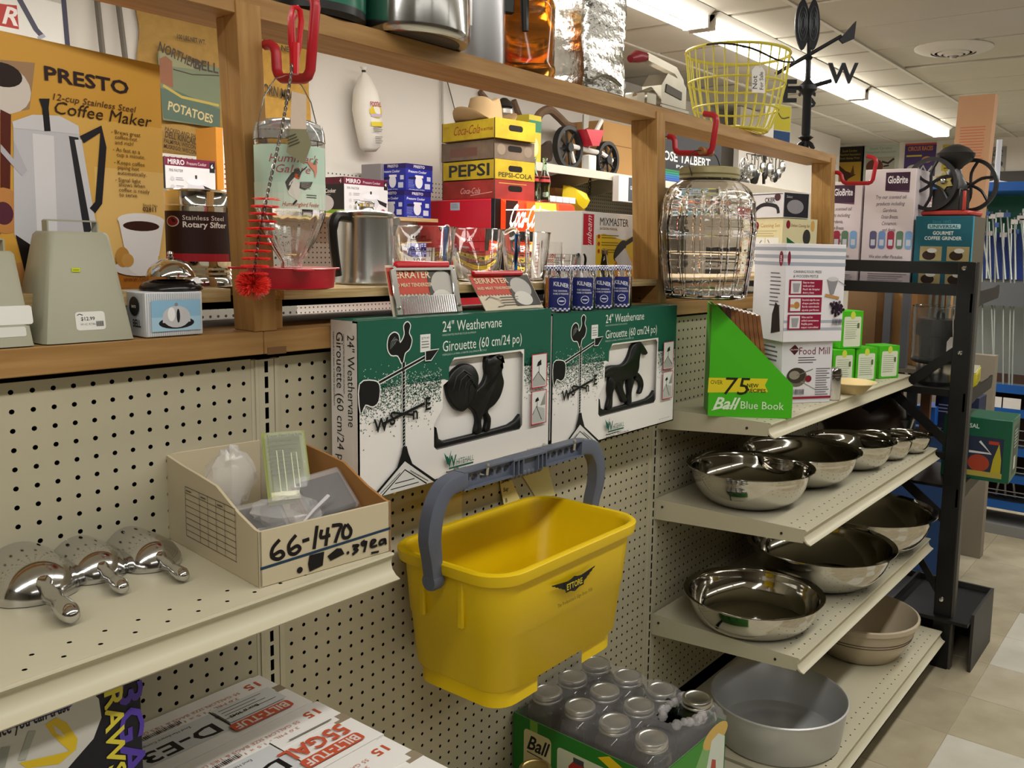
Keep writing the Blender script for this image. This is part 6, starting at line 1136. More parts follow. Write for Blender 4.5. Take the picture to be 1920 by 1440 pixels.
# ================================================================== the back of the shop, across the far aisle
def pegmat(name, base, dot, pitch=1.0, r=.2):
    M = bpy.data.materials.new(name); M.use_nodes = True; nt = M.node_tree; b = nt.nodes['Principled BSDF']; b.inputs['Roughness'].default_value = .6
    tc = nt.nodes.new('ShaderNodeTexCoord'); vo = nt.nodes.new('ShaderNodeTexVoronoi'); vo.inputs['Scale'].default_value = 1/(pitch*I); vo.inputs['Randomness'].default_value = 0
    ls = nt.nodes.new('ShaderNodeMath'); ls.operation = 'LESS_THAN'; ls.inputs[1].default_value = r; mx = nt.nodes.new('ShaderNodeMix'); mx.data_type = 'RGBA'
    mp = nt.nodes.new('ShaderNodeMapping'); mp.inputs['Scale'].default_value = (1, 0, 1); nt.links.new(tc.outputs['Object'], mp.inputs[0]); nt.links.new(mp.outputs[0], vo.inputs['Vector']); nt.links.new(vo.outputs['Distance'], ls.inputs[0]); nt.links.new(ls.outputs[0], mx.inputs[0]); mx.inputs[6].default_value = lin(base); mx.inputs[7].default_value = lin(dot); nt.links.new(mx.outputs[2], b.inputs['Base Color']); return M
m_pw = pegmat('white_pegboard', '#d9d6cf', '#4c4a46', 1.0, .17); m_pd = pegmat('tan_pegboard', '#b4ab96', '#3c362c', 1.0, .2); m_shw = mat('shelf_white', '#cfcabb', .5)
t = thing('wall_shelving', 'pale pegboard wall shelving along the back of the shop', 'shelving', (0, 0, 0))
MB().box(-40, 100, 0, 129, 100.8, 74.6).build('peg_panel', m_pw, t); MB().box(129.5, 98, 0, 235, 98.8, 82).build('peg_panel', m_pd, t); MB().box(235, 97, 0, 345, 97.8, 80).build('peg_panel', pegmat('brown_pegboard', '#4f4438', '#c9c1b0', 1.5, .16), t)
MB().box(128, 99, 0, 129.6, 101, 80).build('upright', m_shw, t)
MB().box(36, 84, 64.7, 96, 100, 65.4).build('shelf', m_ply, t)
zS = hit(990, 302, 1, 80).z
o = MB().box(118, 80, zS-.35, 232, 98, zS).build('shelf', m_shw, t); MB().box(118, 79.8, zS-1.8, 232, 80.2, zS+.1).build('price_channel', m_shw, o)
for x in (133, 150, 168, 190, 215): MB().prism([(98, zS-.4), (81, zS-.4), (81, zS-1.4), (98, zS-5)], x-.2, x+.2, 'x').build('shelf_bracket', m_shw, t)
MB().box(128, 84, 65.3, 232, 98, 66.2).build('shelf', m_shw, t); MB().box(235, 84, 55, 340, 97, 55.8).build('shelf', m_shw, t); MB().box(128, 92, 66.3, 232, 97.9, 67).build('shadow_strip', mat('shelf_shadow', '#57503f', .8), t)  # last box is a dark strip painted as shadow under the upper shelf
# white header panel over the brown pegboard
zb = hit(1490, 387, 1, 92).z; t = thing('header_panel', 'white header board with a lip, behind the far end post', 'panel', (0, 0, 0)); MB().box(248, 92, zb, 345, 94, 110).build('board', m_wall, t); MB().box(248, 90.5, zb, 345, 92, zb+3.2).build('lip', m_wall, t)
def flatbox(name, label, x0, y0, z0, w_, d, h, col, cat='box', group=None, rz=0): return carton(name, label, (x0, y0, z0), w_, d, h, col, rz, group, cat)
def pair(u0, v0, u1, v1, y): a = hit(u0, v0, 1, y); b = hit(u1, v1, 1, y); return a, b
# pressure-cooker cartons on the wooden wall shelf
ZW = 65.42
def mirro(u0, u1, vt, y, label, n, z0=ZW, wd=10):
    a, b = pair(u0, vt, u1, vt, y); W = b.x-a.x; H = (a.z+b.z)/2-z0; t = flatbox('pressure_cooker_box', label, a.x, y, z0, W, wd, H, '#dad8dc', group='pressure cooker cartons'); p = front(W, H); p.rect(0, H-1.3, W, 1.3, '#6d1c38'); p.text('MIRRO', .4, H-1.05, 1.1, '#e2dadd', 1, fit=W*.33); p.text('Pressure Cooker', W*.42, H-.95, .7, '#d8c6cc', 0, fit=W*.4); p.rect(W-1.0, H-1.9, .9, 1.6, '#1d1a20'); p.text(n, W-.8, H-1.2, .9, '#e8e6e8', 1); p.text('70% FASTER', .5, H-2.2, .6, '#4a4650', 0, shear=.2, fit=W*.28)
    p.disc(W*.6, H*.36, W*.18, '#c9c7d0', H*.22); p.disc(W*.6, H*.52, W*.2, '#dcdae2', H*.08); p.rect(W*.58, H*.58, W*.04, H*.08, '#333038'); p.poly([(W*.74, H*.45), (W*.97, H*.36), (W*.96, H*.24), (W*.8, H*.33)], '#26232a'); p.disc(W*.88, H*.1, W*.06, '#9c4a74')
    for k in range(3): p.disc(W*.13, H*(.55-.17*k), .35, '#c3c1c8'); p.greek(W*.2, H*(.57-.17*k), W*.16, 2, .3, .1, '#9a98a0')
    p.build('front_print', t); p = left(wd); p.rect(0, 0, wd, H-1.3, '#201d22'); p.rect(0, H-1.3, wd, 1.3, '#5b162e'); p.text('MIRRO', .5, H-1.05, 1.0, '#cdbcc4', 1, fit=3); p.text(n, wd-1.3, H-1.1, 1.1, '#e8e6e8', 1); p.text('Pressure Cooker', .6, H-2.9, 1.1, '#e2e0e4', 1, fit=wd*.7); p.greek(.6, H-3.3, wd*.6, 2, .4, .1, '#9a98a0'); p.rect(0, 0, wd, .9, '#7ba82a'); p.disc(wd*.45, H*.3, wd*.25, '#cfcdd6', H*.22); p.disc(wd*.2, H*.35, .8, '#26232a'); p.build('side_print', t); return t
mirro(645, 727, 335, 86, 'white and maroon pressure cooker carton on the wooden wall shelf', '4')
mirro(309, 403, 298, 86, 'white pressure cooker carton marked 6, behind the flour sifter', '6')
t = flatbox('orange_carton', 'orange and white carton right of the carton marked 6', hit(406, 302, 1, 87).x, 87, ZW, 3.2, 6, 13, '#cf8a2c'); p = front(3.2, 13); p.rect(1.2, 0, 1.9, 13, '#e2dcd2'); p.disc(2.1, 10.5, .8, '#4a2f25'); p.greek(1.3, 7, 1.6, 6, .8, .25, '#b5533c'); p.build('front_print', t)
def presto(u0, u1, v, z0, y, label, ul=None):
    a, b = pair(u0, v, u1, v, y); W = b.x-a.x; H = 5.35; t = flatbox('blue_cooker_box', label, a.x, y, z0, W, 7.5, H, '#27309a', group='stacked blue pressure cooker cartons'); B2 = '#2f3bb0'
    for p, w_, nm in ((front(W, H), W, 'front_print'), (left(7.5), 7.5, 'side_print')):
        p.rect(0, H-.95, w_, .95, '#2a2166'); p.text('PRESTO', w_*.28, H-.75, .75, '#dcdcec', 1, fit=w_*.42); p.text('Pressure Cooker', w_*.08, H-1.75, .7, '#dcdcf0', 1, shear=.2, fit=w_*.68); p.disc(w_*.48, H*.34, w_*.14, '#dfe0ea', H*.24); p.rect(w_*.34, H*.5, w_*.3, H*.09, '#e6e6ee'); p.poly([(w_*.36, H*.52), (w_*.1, H*.5), (w_*.1, H*.43), (w_*.36, H*.45)], '#222030'); p.rect(w_*.78, H*.4, w_*.14, H*.16, '#c9cfe8'); p.rect(w_*.7, H*.1, w_*.2, H*.2, '#c9cfe8'); p.greek(w_*.08, H*.38, w_*.24, 6, .27, .08, '#8f98d8'); p.text('STAINLESS STEEL', w_*.1, .15, .3, '#c9cfe8', 1, fit=w_*.6); p.build(nm, t)
    return t
presto(758, 808, 358, ZW, 85.5, 'blue pressure cooker carton at the bottom of the stack'); presto(761, 811, 300, ZW+5.4, 85.5, 'blue pressure cooker carton on top of the stack')
t = flatbox('patterned_carton', 'grey patterned carton left of the blue cooker cartons', hit(714, 308, 1, 92).x, 92, ZW+0, 4, 6, 10.8, '#8f8a90')
# sacks, bag and odds and ends hung on the back wall
def sack(name, label, x0, x1, z0, z1, y, col, rip=.5):
    t = thing(name, label, 'sack', (x0, y, z0)); W, H = x1-x0, z1-z0; n, k = 14, 20; mb = MB(); vs = []; random.seed(len(label))
    for s_ in (0, 1):
        for i in range(k+1):
            for j in range(n+1):
                x = W*j/n; z = H*i/k; e = math.sin(PI*j/n)*math.sin(PI*min(1, max(0, i/k*1.02))); x += (rip*math.sin(i*.9)*.5+random.uniform(-.1, .1)) if j in (0, n) else 0; vs.append((x, -.25-1.0*e*s_-.15*math.sin(j*1.1+i*.4)*s_ if s_ else 0, z))
    L = (k+1)*(n+1); q = lambda s_, i, j: s_*L+i*(n+1)+j; fs = []
    for i in range(k):
        for j in range(n): fs += [(q(0, i, j), q(0, i+1, j), q(0, i+1, j+1), q(0, i, j+1)), (q(1, i, j), q(1, i, j+1), q(1, i+1, j+1), q(1, i+1, j))]
    for i in range(k): fs += [(q(0, i, 0), q(1, i, 0), q(1, i+1, 0), q(0, i+1, 0)), (q(0, i, n), q(0, i+1, n), q(1, i+1, n), q(1, i, n))]
    for j in range(n): fs += [(q(0, 0, j), q(0, 0, j+1), q(1, 0, j+1), q(1, 0, j)), (q(0, k, j), q(1, k, j), q(1, k, j+1), q(0, k, j+1))]
    mb.add(vs, fs).build('burlap', mat('burlap_'+col.strip('#'), col, .9, spec=.1, var=.15, vscale=30, bump=.4, bscale=180), t); return t, W, H
a = hit(265, 30, 1, 101); b = hit(445, 305, 1, 101)
t, W, H = sack('burlap_sack', 'burlap sack printed NORTHERN BELL POTATOES behind the left post', a.x, b.x, b.z, a.z+3, 102.5, '#b08d52'); p = Print((0, -1.6, 0), (1, 0, 0), (0, 0, 1)); g = lambda u, v: (hit(u, v, 1, 101).x-a.x, hit(u, v, 1, 101).z-b.z); K_ = '#3a2a17'
p.poly([g(295, 100), g(412, 128), g(412, 240), g(305, 225)], '#6f7a5e'); p.poly([g(297, 95), g(365, 118), g(364, 130), g(300, 122)], '#8c8a66'); p.poly([g(300, 165), g(330, 170), g(412, 205), g(412, 240), g(306, 222)], '#4f6455'); p.poly([g(298, 110), g(310, 105), g(322, 115), g(324, 165), g(300, 155)], '#8a5638'); p.line([g(305, 160), g(340, 182), g(410, 198)], .45, '#b5a048'); p.line([g(324, 130), g(360, 140), g(410, 142)], .2, K_)
p.text('100 LBS.NET WT.', *g(330, 72), 1.1, K_, 1, fit=5.4); p.text('NORTHERN', *g(294, 94), 2.3, K_, 1, rot=-.27, fit=8.0); p.text('BELL', *g(363, 128), 2.4, K_, 1, rot=-.03, fit=4.6); p.text('POTATOES', *g(313, 205), 2.1, '#c9b784', 1, rot=-.16, fit=8.4); p.text('PACKED AND SHIPPED BY', *g(308, 245), .95, K_, 1, rot=-.12, fit=8.4); p.text('DELL KINCAID, INC.', *g(308, 257), 1.5, K_, 1, rot=-.12, fit=8.2); p.text('PALMYRA, WISCONSIN 53156', *g(306, 267), 1.0, K_, 1, rot=-.1, fit=8.7); p.text('MUSKEGO, WISCONSIN 53118', *g(306, 277), 1.0, K_, 1, rot=-.1, fit=8.7)
p.build('sack_print', t)
a = hit(455, 55, 1, 101); b = hit(590, 345, 1, 101); t, W, H = sack('burlap_sack', 'golden burlap sack printed CORN MEAL behind the hummingbird feeder', a.x, b.x, b.z, a.z+4, 102.5, '#c79c50'); p = Print((0, -1.6, 0), (1, 0, 0), (0, 0, 1)); g = lambda u, v: (hit(u, v, 1, 101).x-a.x, hit(u, v, 1, 101).z-b.z); p.text('100 LBS. NET', *g(478, 80), 1.4, '#3a2a17', 1, rot=-.05, fit=8.2); p.text('CORN MEAL', *g(482, 172), 2.7, '#3a2a17', 1, rot=-.08, fit=8.7); p.build('sack_print', t)
a = hit(694, 128, 1, 100); b = hit(705, 287, 1, 100); H = a.z-b.z; x_ = hit(693, 220, 1, 100).x; t = thing('grits_bag', 'white cloth bag with a yellow label tied at the top, hung on the back wall', 'bag', (x_, 99.8, b.z)); wr = lambda a_, z: 1+(.05*math.sin(a_*7) if z > H*.75 else .02*math.sin(a_*5+z))
MB().lathe([(0, .2), (1.2, .1), (2.3, 1.0), (3.0, H*.3), (3.3, H*.5), (2.7, H*.72), (1.3, H*.88), (.35, H*.94), (.3, H*.955), (.8, H), (0, H*.98)], n=28, mod=wr).build('cloth', mat('cloth_white', '#e6e2da', .85, bump=.3, bscale=30), t, smooth=60); t.scale = (1, .8, 1); t.rotation_euler = (0, -.1, 0)
MB().lathe([(.4, H*.935), (.5, H*.95), (.4, H*.965)], n=14).build('tie', mat('tie_dark', '#3d352c', .6), t)
p = Print((0, 0, 0), (1, 0, 0), (0, 0, 1)); p.lift = .1
a_c = -PI/2-.1; p.bend = lambda x, yy, l: ((3.25+l)*math.cos(a_c+x/3.25), (3.25+l)*math.sin(a_c+x/3.25), yy)
p.disc(.8, H*.47, 1.9, '#d9bf2a', 1.3); p.text('FOOTHILL', -.8, H*.53, 1.4, '#a8324a', 1, fit=3.4); p.rect(-.8, H*.41, 3.3, .6, '#b9a9c9'); p.rect(-.9, H*.3, 3.4, .9, '#dcc62c'); p.greek(-.6, H*.28, 2.8, 3, .4, .12, '#555049'); p.greek(-.3, H*.17, 2.2, 4, .4, .12, '#555049'); p.build('label_print', t)
t = thing('wall_conduit', 'thin grey conduit running down the back wall beside the stacked crates', 'cable', tuple(hit(829, 180, 1, 102.5))); A = hit(829, 120, 1, 102.3); o_ = Vector(t.location)/I; MB().tube([hit(u, v, 1, 102.3)-o_ for u, v in ((829, 100), (830, 230), (831, 310), (838, 335), (839, 400))], .3, 6).build('conduit', mat('conduit_grey', '#b3afa8', .5), t)
t = thing('hanging_wire', 'fine wire hanging down the back wall above the hat', 'wire', tuple(hit(840, 160, 1, 102.3))); o_ = Vector(t.location)/I; MB().tube([hit(u, v, 1, 102.3)-o_ for u, v in ((838, 150), (850, 195), (862, 245))], .12, 5).build('wire', mat('wire_dark'), t)
for k, (u0, v0, u1, v1, l) in enumerate(((181, -10, 199, 130, 'left one of two grey rods leaning on the back wall above the coffee carton'), (222, 5, 242, 135, 'right one of two grey rods leaning on the back wall above the coffee carton'))):
    A = hit(u0, v0, 1, 102); B = hit(u1, v1+30, 1, 101); t = thing('wall_rod', l, 'rod', tuple(B)); MB().tube([(0, 0, 0), tuple(A-B)], .45, 7).build('rod', mat('rod_grey', '#6d675e', .6), t)
a = hit(-40, -30, 1, 101); b = hit(133, 135, 1, 101); t = thing('wall_sign', 'white sign with a red badge ending in R, top corner above the coffee carton', 'sign', (a.x, 101.5, b.z)); W, H = b.x-a.x, a.z-b.z; MB().box(0, 0, 0, W, .8, H, c=.1).build('board', m_white, t); p = front(W, H); g = lambda u, v: (hit(u, v, 1, 101.4).x-a.x, hit(u, v, 1, 101.4).z-b.z)
p.poly([g(-40, 0), g(10, 8), g(32, 10), g(36, 55), g(-40, 40)], '#b53a34'); p.text('R', *g(2, 42), 3.6, '#efe6e4', 1, shear=.3); p.line([g(35, -5), g(68, 55), g(78, 66)], .8, '#4b4a5c'); p.line([g(76, 66), g(80, 72)], 1.2, '#a7a7b6'); p.line([g(-40, 80), g(85, 100)], .25, '#55556a'); p.line([g(22, 95), g(98, 108), g(104, 115)], 1.0, '#a9acba'); p.line([g(118, -20), g(131, 130)], .75, '#3c3a52'); p.build('sign_print', t)
# drinks cooler, crates, hat, lantern, bottles
C = hit(925, 372, 1, 71); ZC = C.z; ry_ = -.14; t = thing('drinks_cooler', 'red drinks cooler with a lit advertising header, under the old crates', 'cooler', (C.x, C.y, 0), ry_); W, D_, m_rc = 21.5, 26, mat('cooler_red', '#c21f30', .35)
MB().box(0, .6, 0, W, D_, ZC, c=.2).build('cabinet', m_rc, t); zh = hit(1000, 452, 1, 71).z
MB().box(-.02, -.5, 0, 1.6, .7, ZC, c=.05).build('door_post', m_black, t); MB().box(1.5, -.3, 2, W, .62, zh-1).build('glass_door', mat('cooler_dark', '#17171c', .15), t); MB().box(1.2, -.6, zh-1.2, W+.1, .7, zh-.2, c=.1).build('door_top', m_black, t)
MB().prism([(-.4, zh), (-1.6, zh+.6), (-1.9, (zh+ZC)/2), (-1.5, ZC-.6), (-.3, ZC), (.6, ZC), (.6, zh)], 1.6, W, 'x').build('lit_header', mat('header_red', '#d8361f', .3, emit='#e04a18', es=.55), t, smooth=50)
p = Print((1.6, -2.0, zh+.3), (1, 0, 0), (0, 0, 1)); p.lift = 0; hh = ZC-zh-.6; w2 = W-1.7; 
def glow(col, s_): return mat('glow_'+col.strip('#'), col, .4, emit=col, es=s_)
ink('#f2b43c'); MATS['ink_f2b43d'] = glow('#f2b43d', .9); MATS['ink_fff4e6'] = glow('#fff4e6', 1.1); MATS['ink_e0601d'] = glow('#e0601d', .5); MATS['ink_3a1410'] = mat('header_dark', '#3a1410', .4)
p.poly([(0, 0), (2.2, 0), (3.2, hh), (0, hh)], '#3a1410'); p.poly([(w2*.28, 0), (w2*.8, 0), (w2*.74, hh), (w2*.28, hh)], '#e0601d'); p.poly([(w2*.4, 0), (w2*.74, 0), (w2*.7, hh), (w2*.4, hh)], '#f2b43d'); p.text('Coca-Cola', .6, hh*.32, hh*.85, '#fff4e6', 1, shear=.35, fit=w2*.42); p.rect(w2*.67, .1, .9, hh*.8, '#fff4e6'); p.text('enjoy', w2*.52, hh*.42, hh*.3, '#fff4e6', 1, fit=w2*.13); p.text('ice cold', w2*.74, hh*.38, hh*.3, '#fff4e6', 1, fit=w2*.2); p.line([(0, hh*.75), (w2*.5, hh*.82), (w2*.98, hh*.66)], .22, '#fff4e6'); p.build('header_print', t)
p = left(D_); p.rect(D_-14, ZC-2.2, 3.2, 1.6, '#a9b2c0'); p.greek(D_-13.7, ZC-1.0, 2.4, 3, .35, .1, '#5b6370'); p.build('side_sticker', t)
cosr, sinr = math.cos(ry_), math.sin(ry_); onc = lambda x, y, z=0: (C.x+x*cosr-y*sinr, C.y+x*sinr+y*cosr, ZC+z)
def crate(z, h, dx, dy, col, label, txt, w_=10.8, L=17.5):
    t = thing('bottle_crate', label, 'crate', onc(dx, dy, z), ry_, 'stacked wooden bottle crates'); m_ = mat('crate_'+col.strip('#'), col, .7, col2={'#c9ae22': '#ab8f1c', '#7d6a58': '#62544a', '#a3332c': '#7d241f'}[col], vscale=9); m_in = mat('crate_inside', '#6d5234', .8)
    MB().box(0, 0, 0, w_, .5, h, c=.05).build('end_board', m_, t); MB().box(0, L-.5, 0, w_, L, h, c=.05).build('end_board', m_, t); MB().box(0, .5, .1, .4, L-.5, h-.1, c=.04).build('side_board', m_, t); MB().box(w_-.4, .5, .1, w_, L-.5, h-.1, c=.04).build('side_board', m_, t); MB().box(.4, .5, 0, w_-.4, L-.5, .3).build('bottom_board', m_in, t)
    p = front(w_, h); p.rrect(w_/2-1.9, h*.42, 3.8, 1.2, .55, '#1a120c'); txt[1](p, w_, h); p.build('end_print', t); p = left(L); txt[0](p, L, h); p.rect(.05, .05, .3, h-.1, '#5a4a38'); p.rect(L-.35, .05, .3, h-.1, '#5a4a38'); p.build('side_print', t); return t
h_ = 3.95; RD = '#8f2c20'
crate(.02, h_, .9, .6, '#a3332c', 'worn red bottle crate at the bottom of the stack', (lambda p, L, h: (p.text('Coca-Cola', L*.35, h*.3, 1.7, '#d9a8a0', 0, shear=.35, fit=L*.38), p.line([(L*.55, h*.2), (L*.95, h*.35)], .12, '#d9a8a0')), lambda p, W_, h: p.greek(1, h*.8, 8, 1, .3, .15, '#c9a04c')))
crate(h_+.04, h_, .8, .5, '#c9ae22', 'yellow crate lettered PEPSI, second from the bottom', (lambda p, L, h: p.text('PEPSI', L*.12, h*.2, 3.4, '#262a2c', 1, fit=L*.8), lambda p, W_, h: p.text('PEPSI-COLA', .8, .5, 1.3, '#3c3a22', 1, fit=W_*.85)))
crate(2*h_+.06, h_, .7, .6, '#7d6a58', 'weathered grey-brown crate, third from the bottom', (lambda p, L, h: p.rect(3, .8, 9, 1.8, '#6f4c42'), lambda p, W_, h: (p.disc(1.8, 2, 1.1, '#8a7a6a'), p.disc(W_-1.8, 2, 1.1, '#8a7a6a'))))
crate(3*h_+.08, h_, .0, -.4, '#c9ae22', 'yellow crate with red script on top of the stack', (lambda p, L, h: (p.text('Coca-Cola', L*.22, h*.3, 2.6, RD, 0, shear=.35, fit=L*.5), p.text('DRINK', L*.05, h*.68, .6, '#a8782a', 1), p.text('IN BOTTLES', L*.74, h*.4, .7, RD, 1, fit=L*.22)), lambda p, W_, h: p.text('24', 1.0, 2.2, 1.2, '#b39a2c', 1)))
ht = thing('felt_hat', 'tan felt cowboy hat resting on the top crate', 'hat', onc(4.2, 8.0, 4*h_+.15), -.3); brim = lambda a, z: 1
mb = MB(); n = 32; pr = [(0, 4.6), (2.0, 5.0), (2.9, 4.7), (3.3, 3.0), (3.5, .4), (3.8, .05)]
def hatpt(r, a, z):
    x, y = r*1.0*math.cos(a), r*1.2*math.sin(a)
    if r > 3.6: z += .28*(abs(x)-2.6 if abs(x) > 2.6 else 0)*(r-3.5)/1.2-.12*max(0, abs(y)-4)
    if z > 4: z -= .9*math.exp(-(x/.9)**2)
    return (x, y, z)
rings = pr+[(5.0, 0), (6.3, .05), (6.3, -.08), (5.0, -.12), (3.6, -.05)]
vs = [hatpt(r, 2*PI*j/n, z) for j in range(n) for r, z in rings]; k = len(rings); mb.add(vs, [(j*k+i, ((j+1) % n)*k+i, ((j+1) % n)*k+i+1, j*k+i+1) for j in range(n) for i in range(k-1)]); mb.build('felt', mat('felt_tan', '#b39872', .9, spec=.1), ht, smooth=60)
lt = thing('oil_lantern', 'old nickel pressure lantern behind the top crate', 'lantern', onc(12.0, 11, 0), 0); m_ln = mat('lantern_nickel', '#a7a49c', .3, .9); 
MB().lathe([(0, 0), (2.6, 0), (2.8, .8), (2.6, 6), (1.6, 7), (1.6, 12.6), (0, 12.6)], n=26).build('tank', m_ln, lt); MB().lathe([(1.75, 12.6), (1.75, 17.4), (1.65, 17.4), (1.65, 12.6)], n=24).build('globe', m_glass, lt)
for a in range(6): MB().tube([(1.95*math.cos(a*PI/3), 1.95*math.sin(a*PI/3), 12.4), (1.95*math.cos(a*PI/3), 1.95*math.sin(a*PI/3), 17.5)], .1, 5).build('guard_wire', m_ln, lt)
MB().lathe([(2.4, 17.2), (2.5, 17.5), (2.1, 18.1), (2.2, 18.6), (1.9, 18.9), (1.9, 19.8), (1.4, 20.2), (0, 20.2)], n=26).build('collar', m_ln, lt); MB().lathe([(1.8, 20.3), (1.9, 20.6), (1.3, 21.6), (.6, 22.2), (0, 22.3)], n=20).build('chimney_cap', mat('lantern_dark', '#3c3833', .4, .7), lt)
m_bg = mat('bottle_green', '#dcefe2', .04, trans=1, ior=1.35)
def bottle(x, y, label):
    t = thing('cola_bottle', label, 'bottle', onc(x, y, .02), 0, 'cola bottles on the cooler'); MB().lathe([(0, .2), (1.1, 0), (1.25, .3), (1.2, 1.8), (1.05, 2.6), (1.3, 4.2), (1.15, 5.4), (.75, 6.6), (.5, 8.0), (.48, 9.0), (.58, 9.1), (.58, 9.5), (.42, 9.5), (.36, 8.0), (.62, 6.4), (1.0, 5.3), (1.12, 4.2), (.9, 2.6), (1.05, .6), (0, .5)], n=24).build('glass', m_bg, t, smooth=60); MB().lathe([(1.27, 4.3), (1.28, 4.4), (1.12, 5.6), (1.1, 5.5)], n=24).build('red_label', mat('bottle_label', '#b8433f', .5), t)
bottle(14.0, 3.6, 'cola bottle close to the crates on the cooler'); bottle(16.8, 3.0, 'cola bottle right of the other one on the cooler')
# things on the white wall shelf
on = lambda u, v, y: hit(u, v, 1, y)
A = on(995, 302, 86); t = carton('yellow_tin', 'yellow and green tin on the white wall shelf beside the crates', (A.x-3.2, 84, zS+.02), 4.5, 4.5, 11.2, '#cdbb3c'); p = front(4.5, 11.2); p.rect(0, 7.4, 4.5, 2.6, '#2f7a58'); p.disc(2.4, 4, 1.2, '#dcd39a', 2); p.build('front_print', t)
def curve_thing(name, label, cat, pts, r, m, n=6, flat=1):
    o_ = Vector(pts[-1]); t = thing(name, label, cat, tuple(o_)); P = spline([tuple(Vector(q)-o_) for q in pts], 5, False); MB().tube(P, r, 8).build('body', m, t); return t
m_ow = mat('old_timber', '#7f6650', .8, col2='#6a5341', vscale=10)
t = thing('wooden_yoke', 'curved old wooden beam sweeping up behind the seeder', 'farm tool', tuple(on(1018, 275, 95))); o_ = Vector(t.location)/I; Q = lambda L, y=95: [tuple(on(u, v, y)-o_) for u, v in L]
MB().tube(spline(Q([(1000, 275), (1003, 240), (1012, 214), (1030, 206), (1048, 220), (1064, 235), (1085, 240)]), 4, False), [1.1]*25, 8).build('curved_beam', m_ow, t); MB().tube(spline(Q([(1003, 228), (1004, 255), (1010, 285)], 94), 3, False), 1.0, 8).build('leg', m_ow, t)
t = thing('leather_pad', 'brown leather pad with rivets standing under the curved beam', 'harness', tuple(on(1018, 300, 92))); o_ = Vector(t.location)/I; mb = MB(); q = spline([tuple((on(u, v, 92)-o_)[i] for i in (0, 2)) for u, v in ((1004, 278), (1016, 273), (1028, 264), (1033, 272), (1031, 302), (1004, 302))], 3); mb.prism(q, -.5, .5).build('leather', mat('leather_brown', '#5f4634', .5, col2='#4a3427'), t)
t = thing('plough_handles', 'pair of weathered wooden plough handles against the back wall above the lantern', 'farm tool', tuple(on(985, 255, 102.3))); o_ = Vector(t.location)/I
for L in ([(900, 172), (920, 195), (950, 232)], [(963, 188), (972, 212), (990, 258)]): MB().tube([tuple(on(u, v, 102.3)-o_) for u, v in L], .75, 7).build('handle', m_ow, t)
MB().tube([tuple(on(u, v, 102.3)-o_) for u, v in ((978, 218), (1003, 228))], .5, 6).build('rung', m_ow, t)
# push seeder
y_ = 84; A = on(1065, 305, y_); t = thing('push_seeder', 'white push seeder with two black wheels and a red hopper on the wall shelf', 'seeder', (A.x, y_, zS+.05)); o_ = Vector((A.x, y_, zS)); g = lambda u, v: tuple(hit(u, v, 1, y_)-o_)
def wheel(u, v, r, w_, dy):
    c = Vector(g(u, v))+Vector((0, dy, 0)); mb = MB(); mb.lathe([(r-.9, -w_), (r, -w_), (r, w_), (r-.9, w_)], tuple(c), 36, ax='y', close=True); o = mb.build('wheel', mat('tyre_black', '#1b1b1c', .5), t)
    for k in range(8): a = k*PI/4+.2; MB().tube([tuple(c), tuple(c+Vector((math.cos(a)*(r-.6), 0, math.sin(a)*(r-.6))))], .3, 5).build('spoke', mat('tyre_black'), t)
    MB().lathe([(0, -w_-.2), (1.1, -w_-.2), (1.1, w_+.2), (0, w_+.2)], tuple(c), 14, ax='y').build('hub', mat('tyre_black'), t)
r1 = g(1065, 275)[2]; wheel(1065, 277, g(1065, 277)[2], .8, 0); wheel(1138, 300, g(1138, 300)[2]+.9, .7, 0)
ms = mat('seeder_white', '#dcdad6', .4); MB().tube([g(1066, 273), g(1098, 281), g(1128, 288), g(1147, 302)], .65, 8).build('frame_bar', ms, t); MB().tube([g(1099, 280), g(1113, 255), g(1128, 226)], .6, 8).build('handle_bar', ms, t); MB().tube([g(1070, 278), g(1077, 306)], .5, 6).build('stand', ms, t)
h = [g(u, v) for u, v in ((1080, 244), (1114, 246), (1104, 275), (1092, 275))]; mb = MB(); mb.prism([(p[0], p[2]) for p in h], -3.2, 1.0).build('red_hopper', mat('hopper_red', '#bf2436', .35), t); MB().prism([(p[0], p[2]) for p in (g(1086, 215), g(1096, 215), g(1094, 240), g(1085, 244))], -1.5, -1).build('hopper_lid', mat('grey_plate', '#8d8a80', .5), t)
MB().box(g(1096, 292)[0], -1.5, .3, g(1110, 292)[0], 1, g(1100, 291)[2], c=.2).build('seed_shoe', ms, t)
for k in range(7): MB().lathe([(.25, -.1), (.42, 0), (.25, .1)], (g(1122, 300)[0]+.1*(k % 2), -.8, .6+.75*k), 8, ax='y' if k % 2 else 'x', close=True).build('chain_link', mat('chain_dark', '#5b554b', .4, .8), t)
A = on(1124, 330, 87); B_ = on(1215, 238, 87); t = carton('kraft_box', 'large brown carton beside the seeder on the white wall shelf', (A.x-1, 85.5, zS+.02), 24, 12, 14.0, m_kraft); MB().box(0, -.05, 8.1, 24, .0, 8.25).build('flap_line', mat('kraft_dark', '#6f4f2c', .8), t); MB().box(23.4, -.06, 0, 24, .0, 14).build('edge', mat('kraft_light', '#c9a878', .8), t)
zL = 66.25
t = carton('kraft_box', 'brown carton under the white wall shelf, behind the cola bottles', (on(1028, 380, 90).x, 88, zL+.05), 13, 3.8, 8.6, m_kraft)
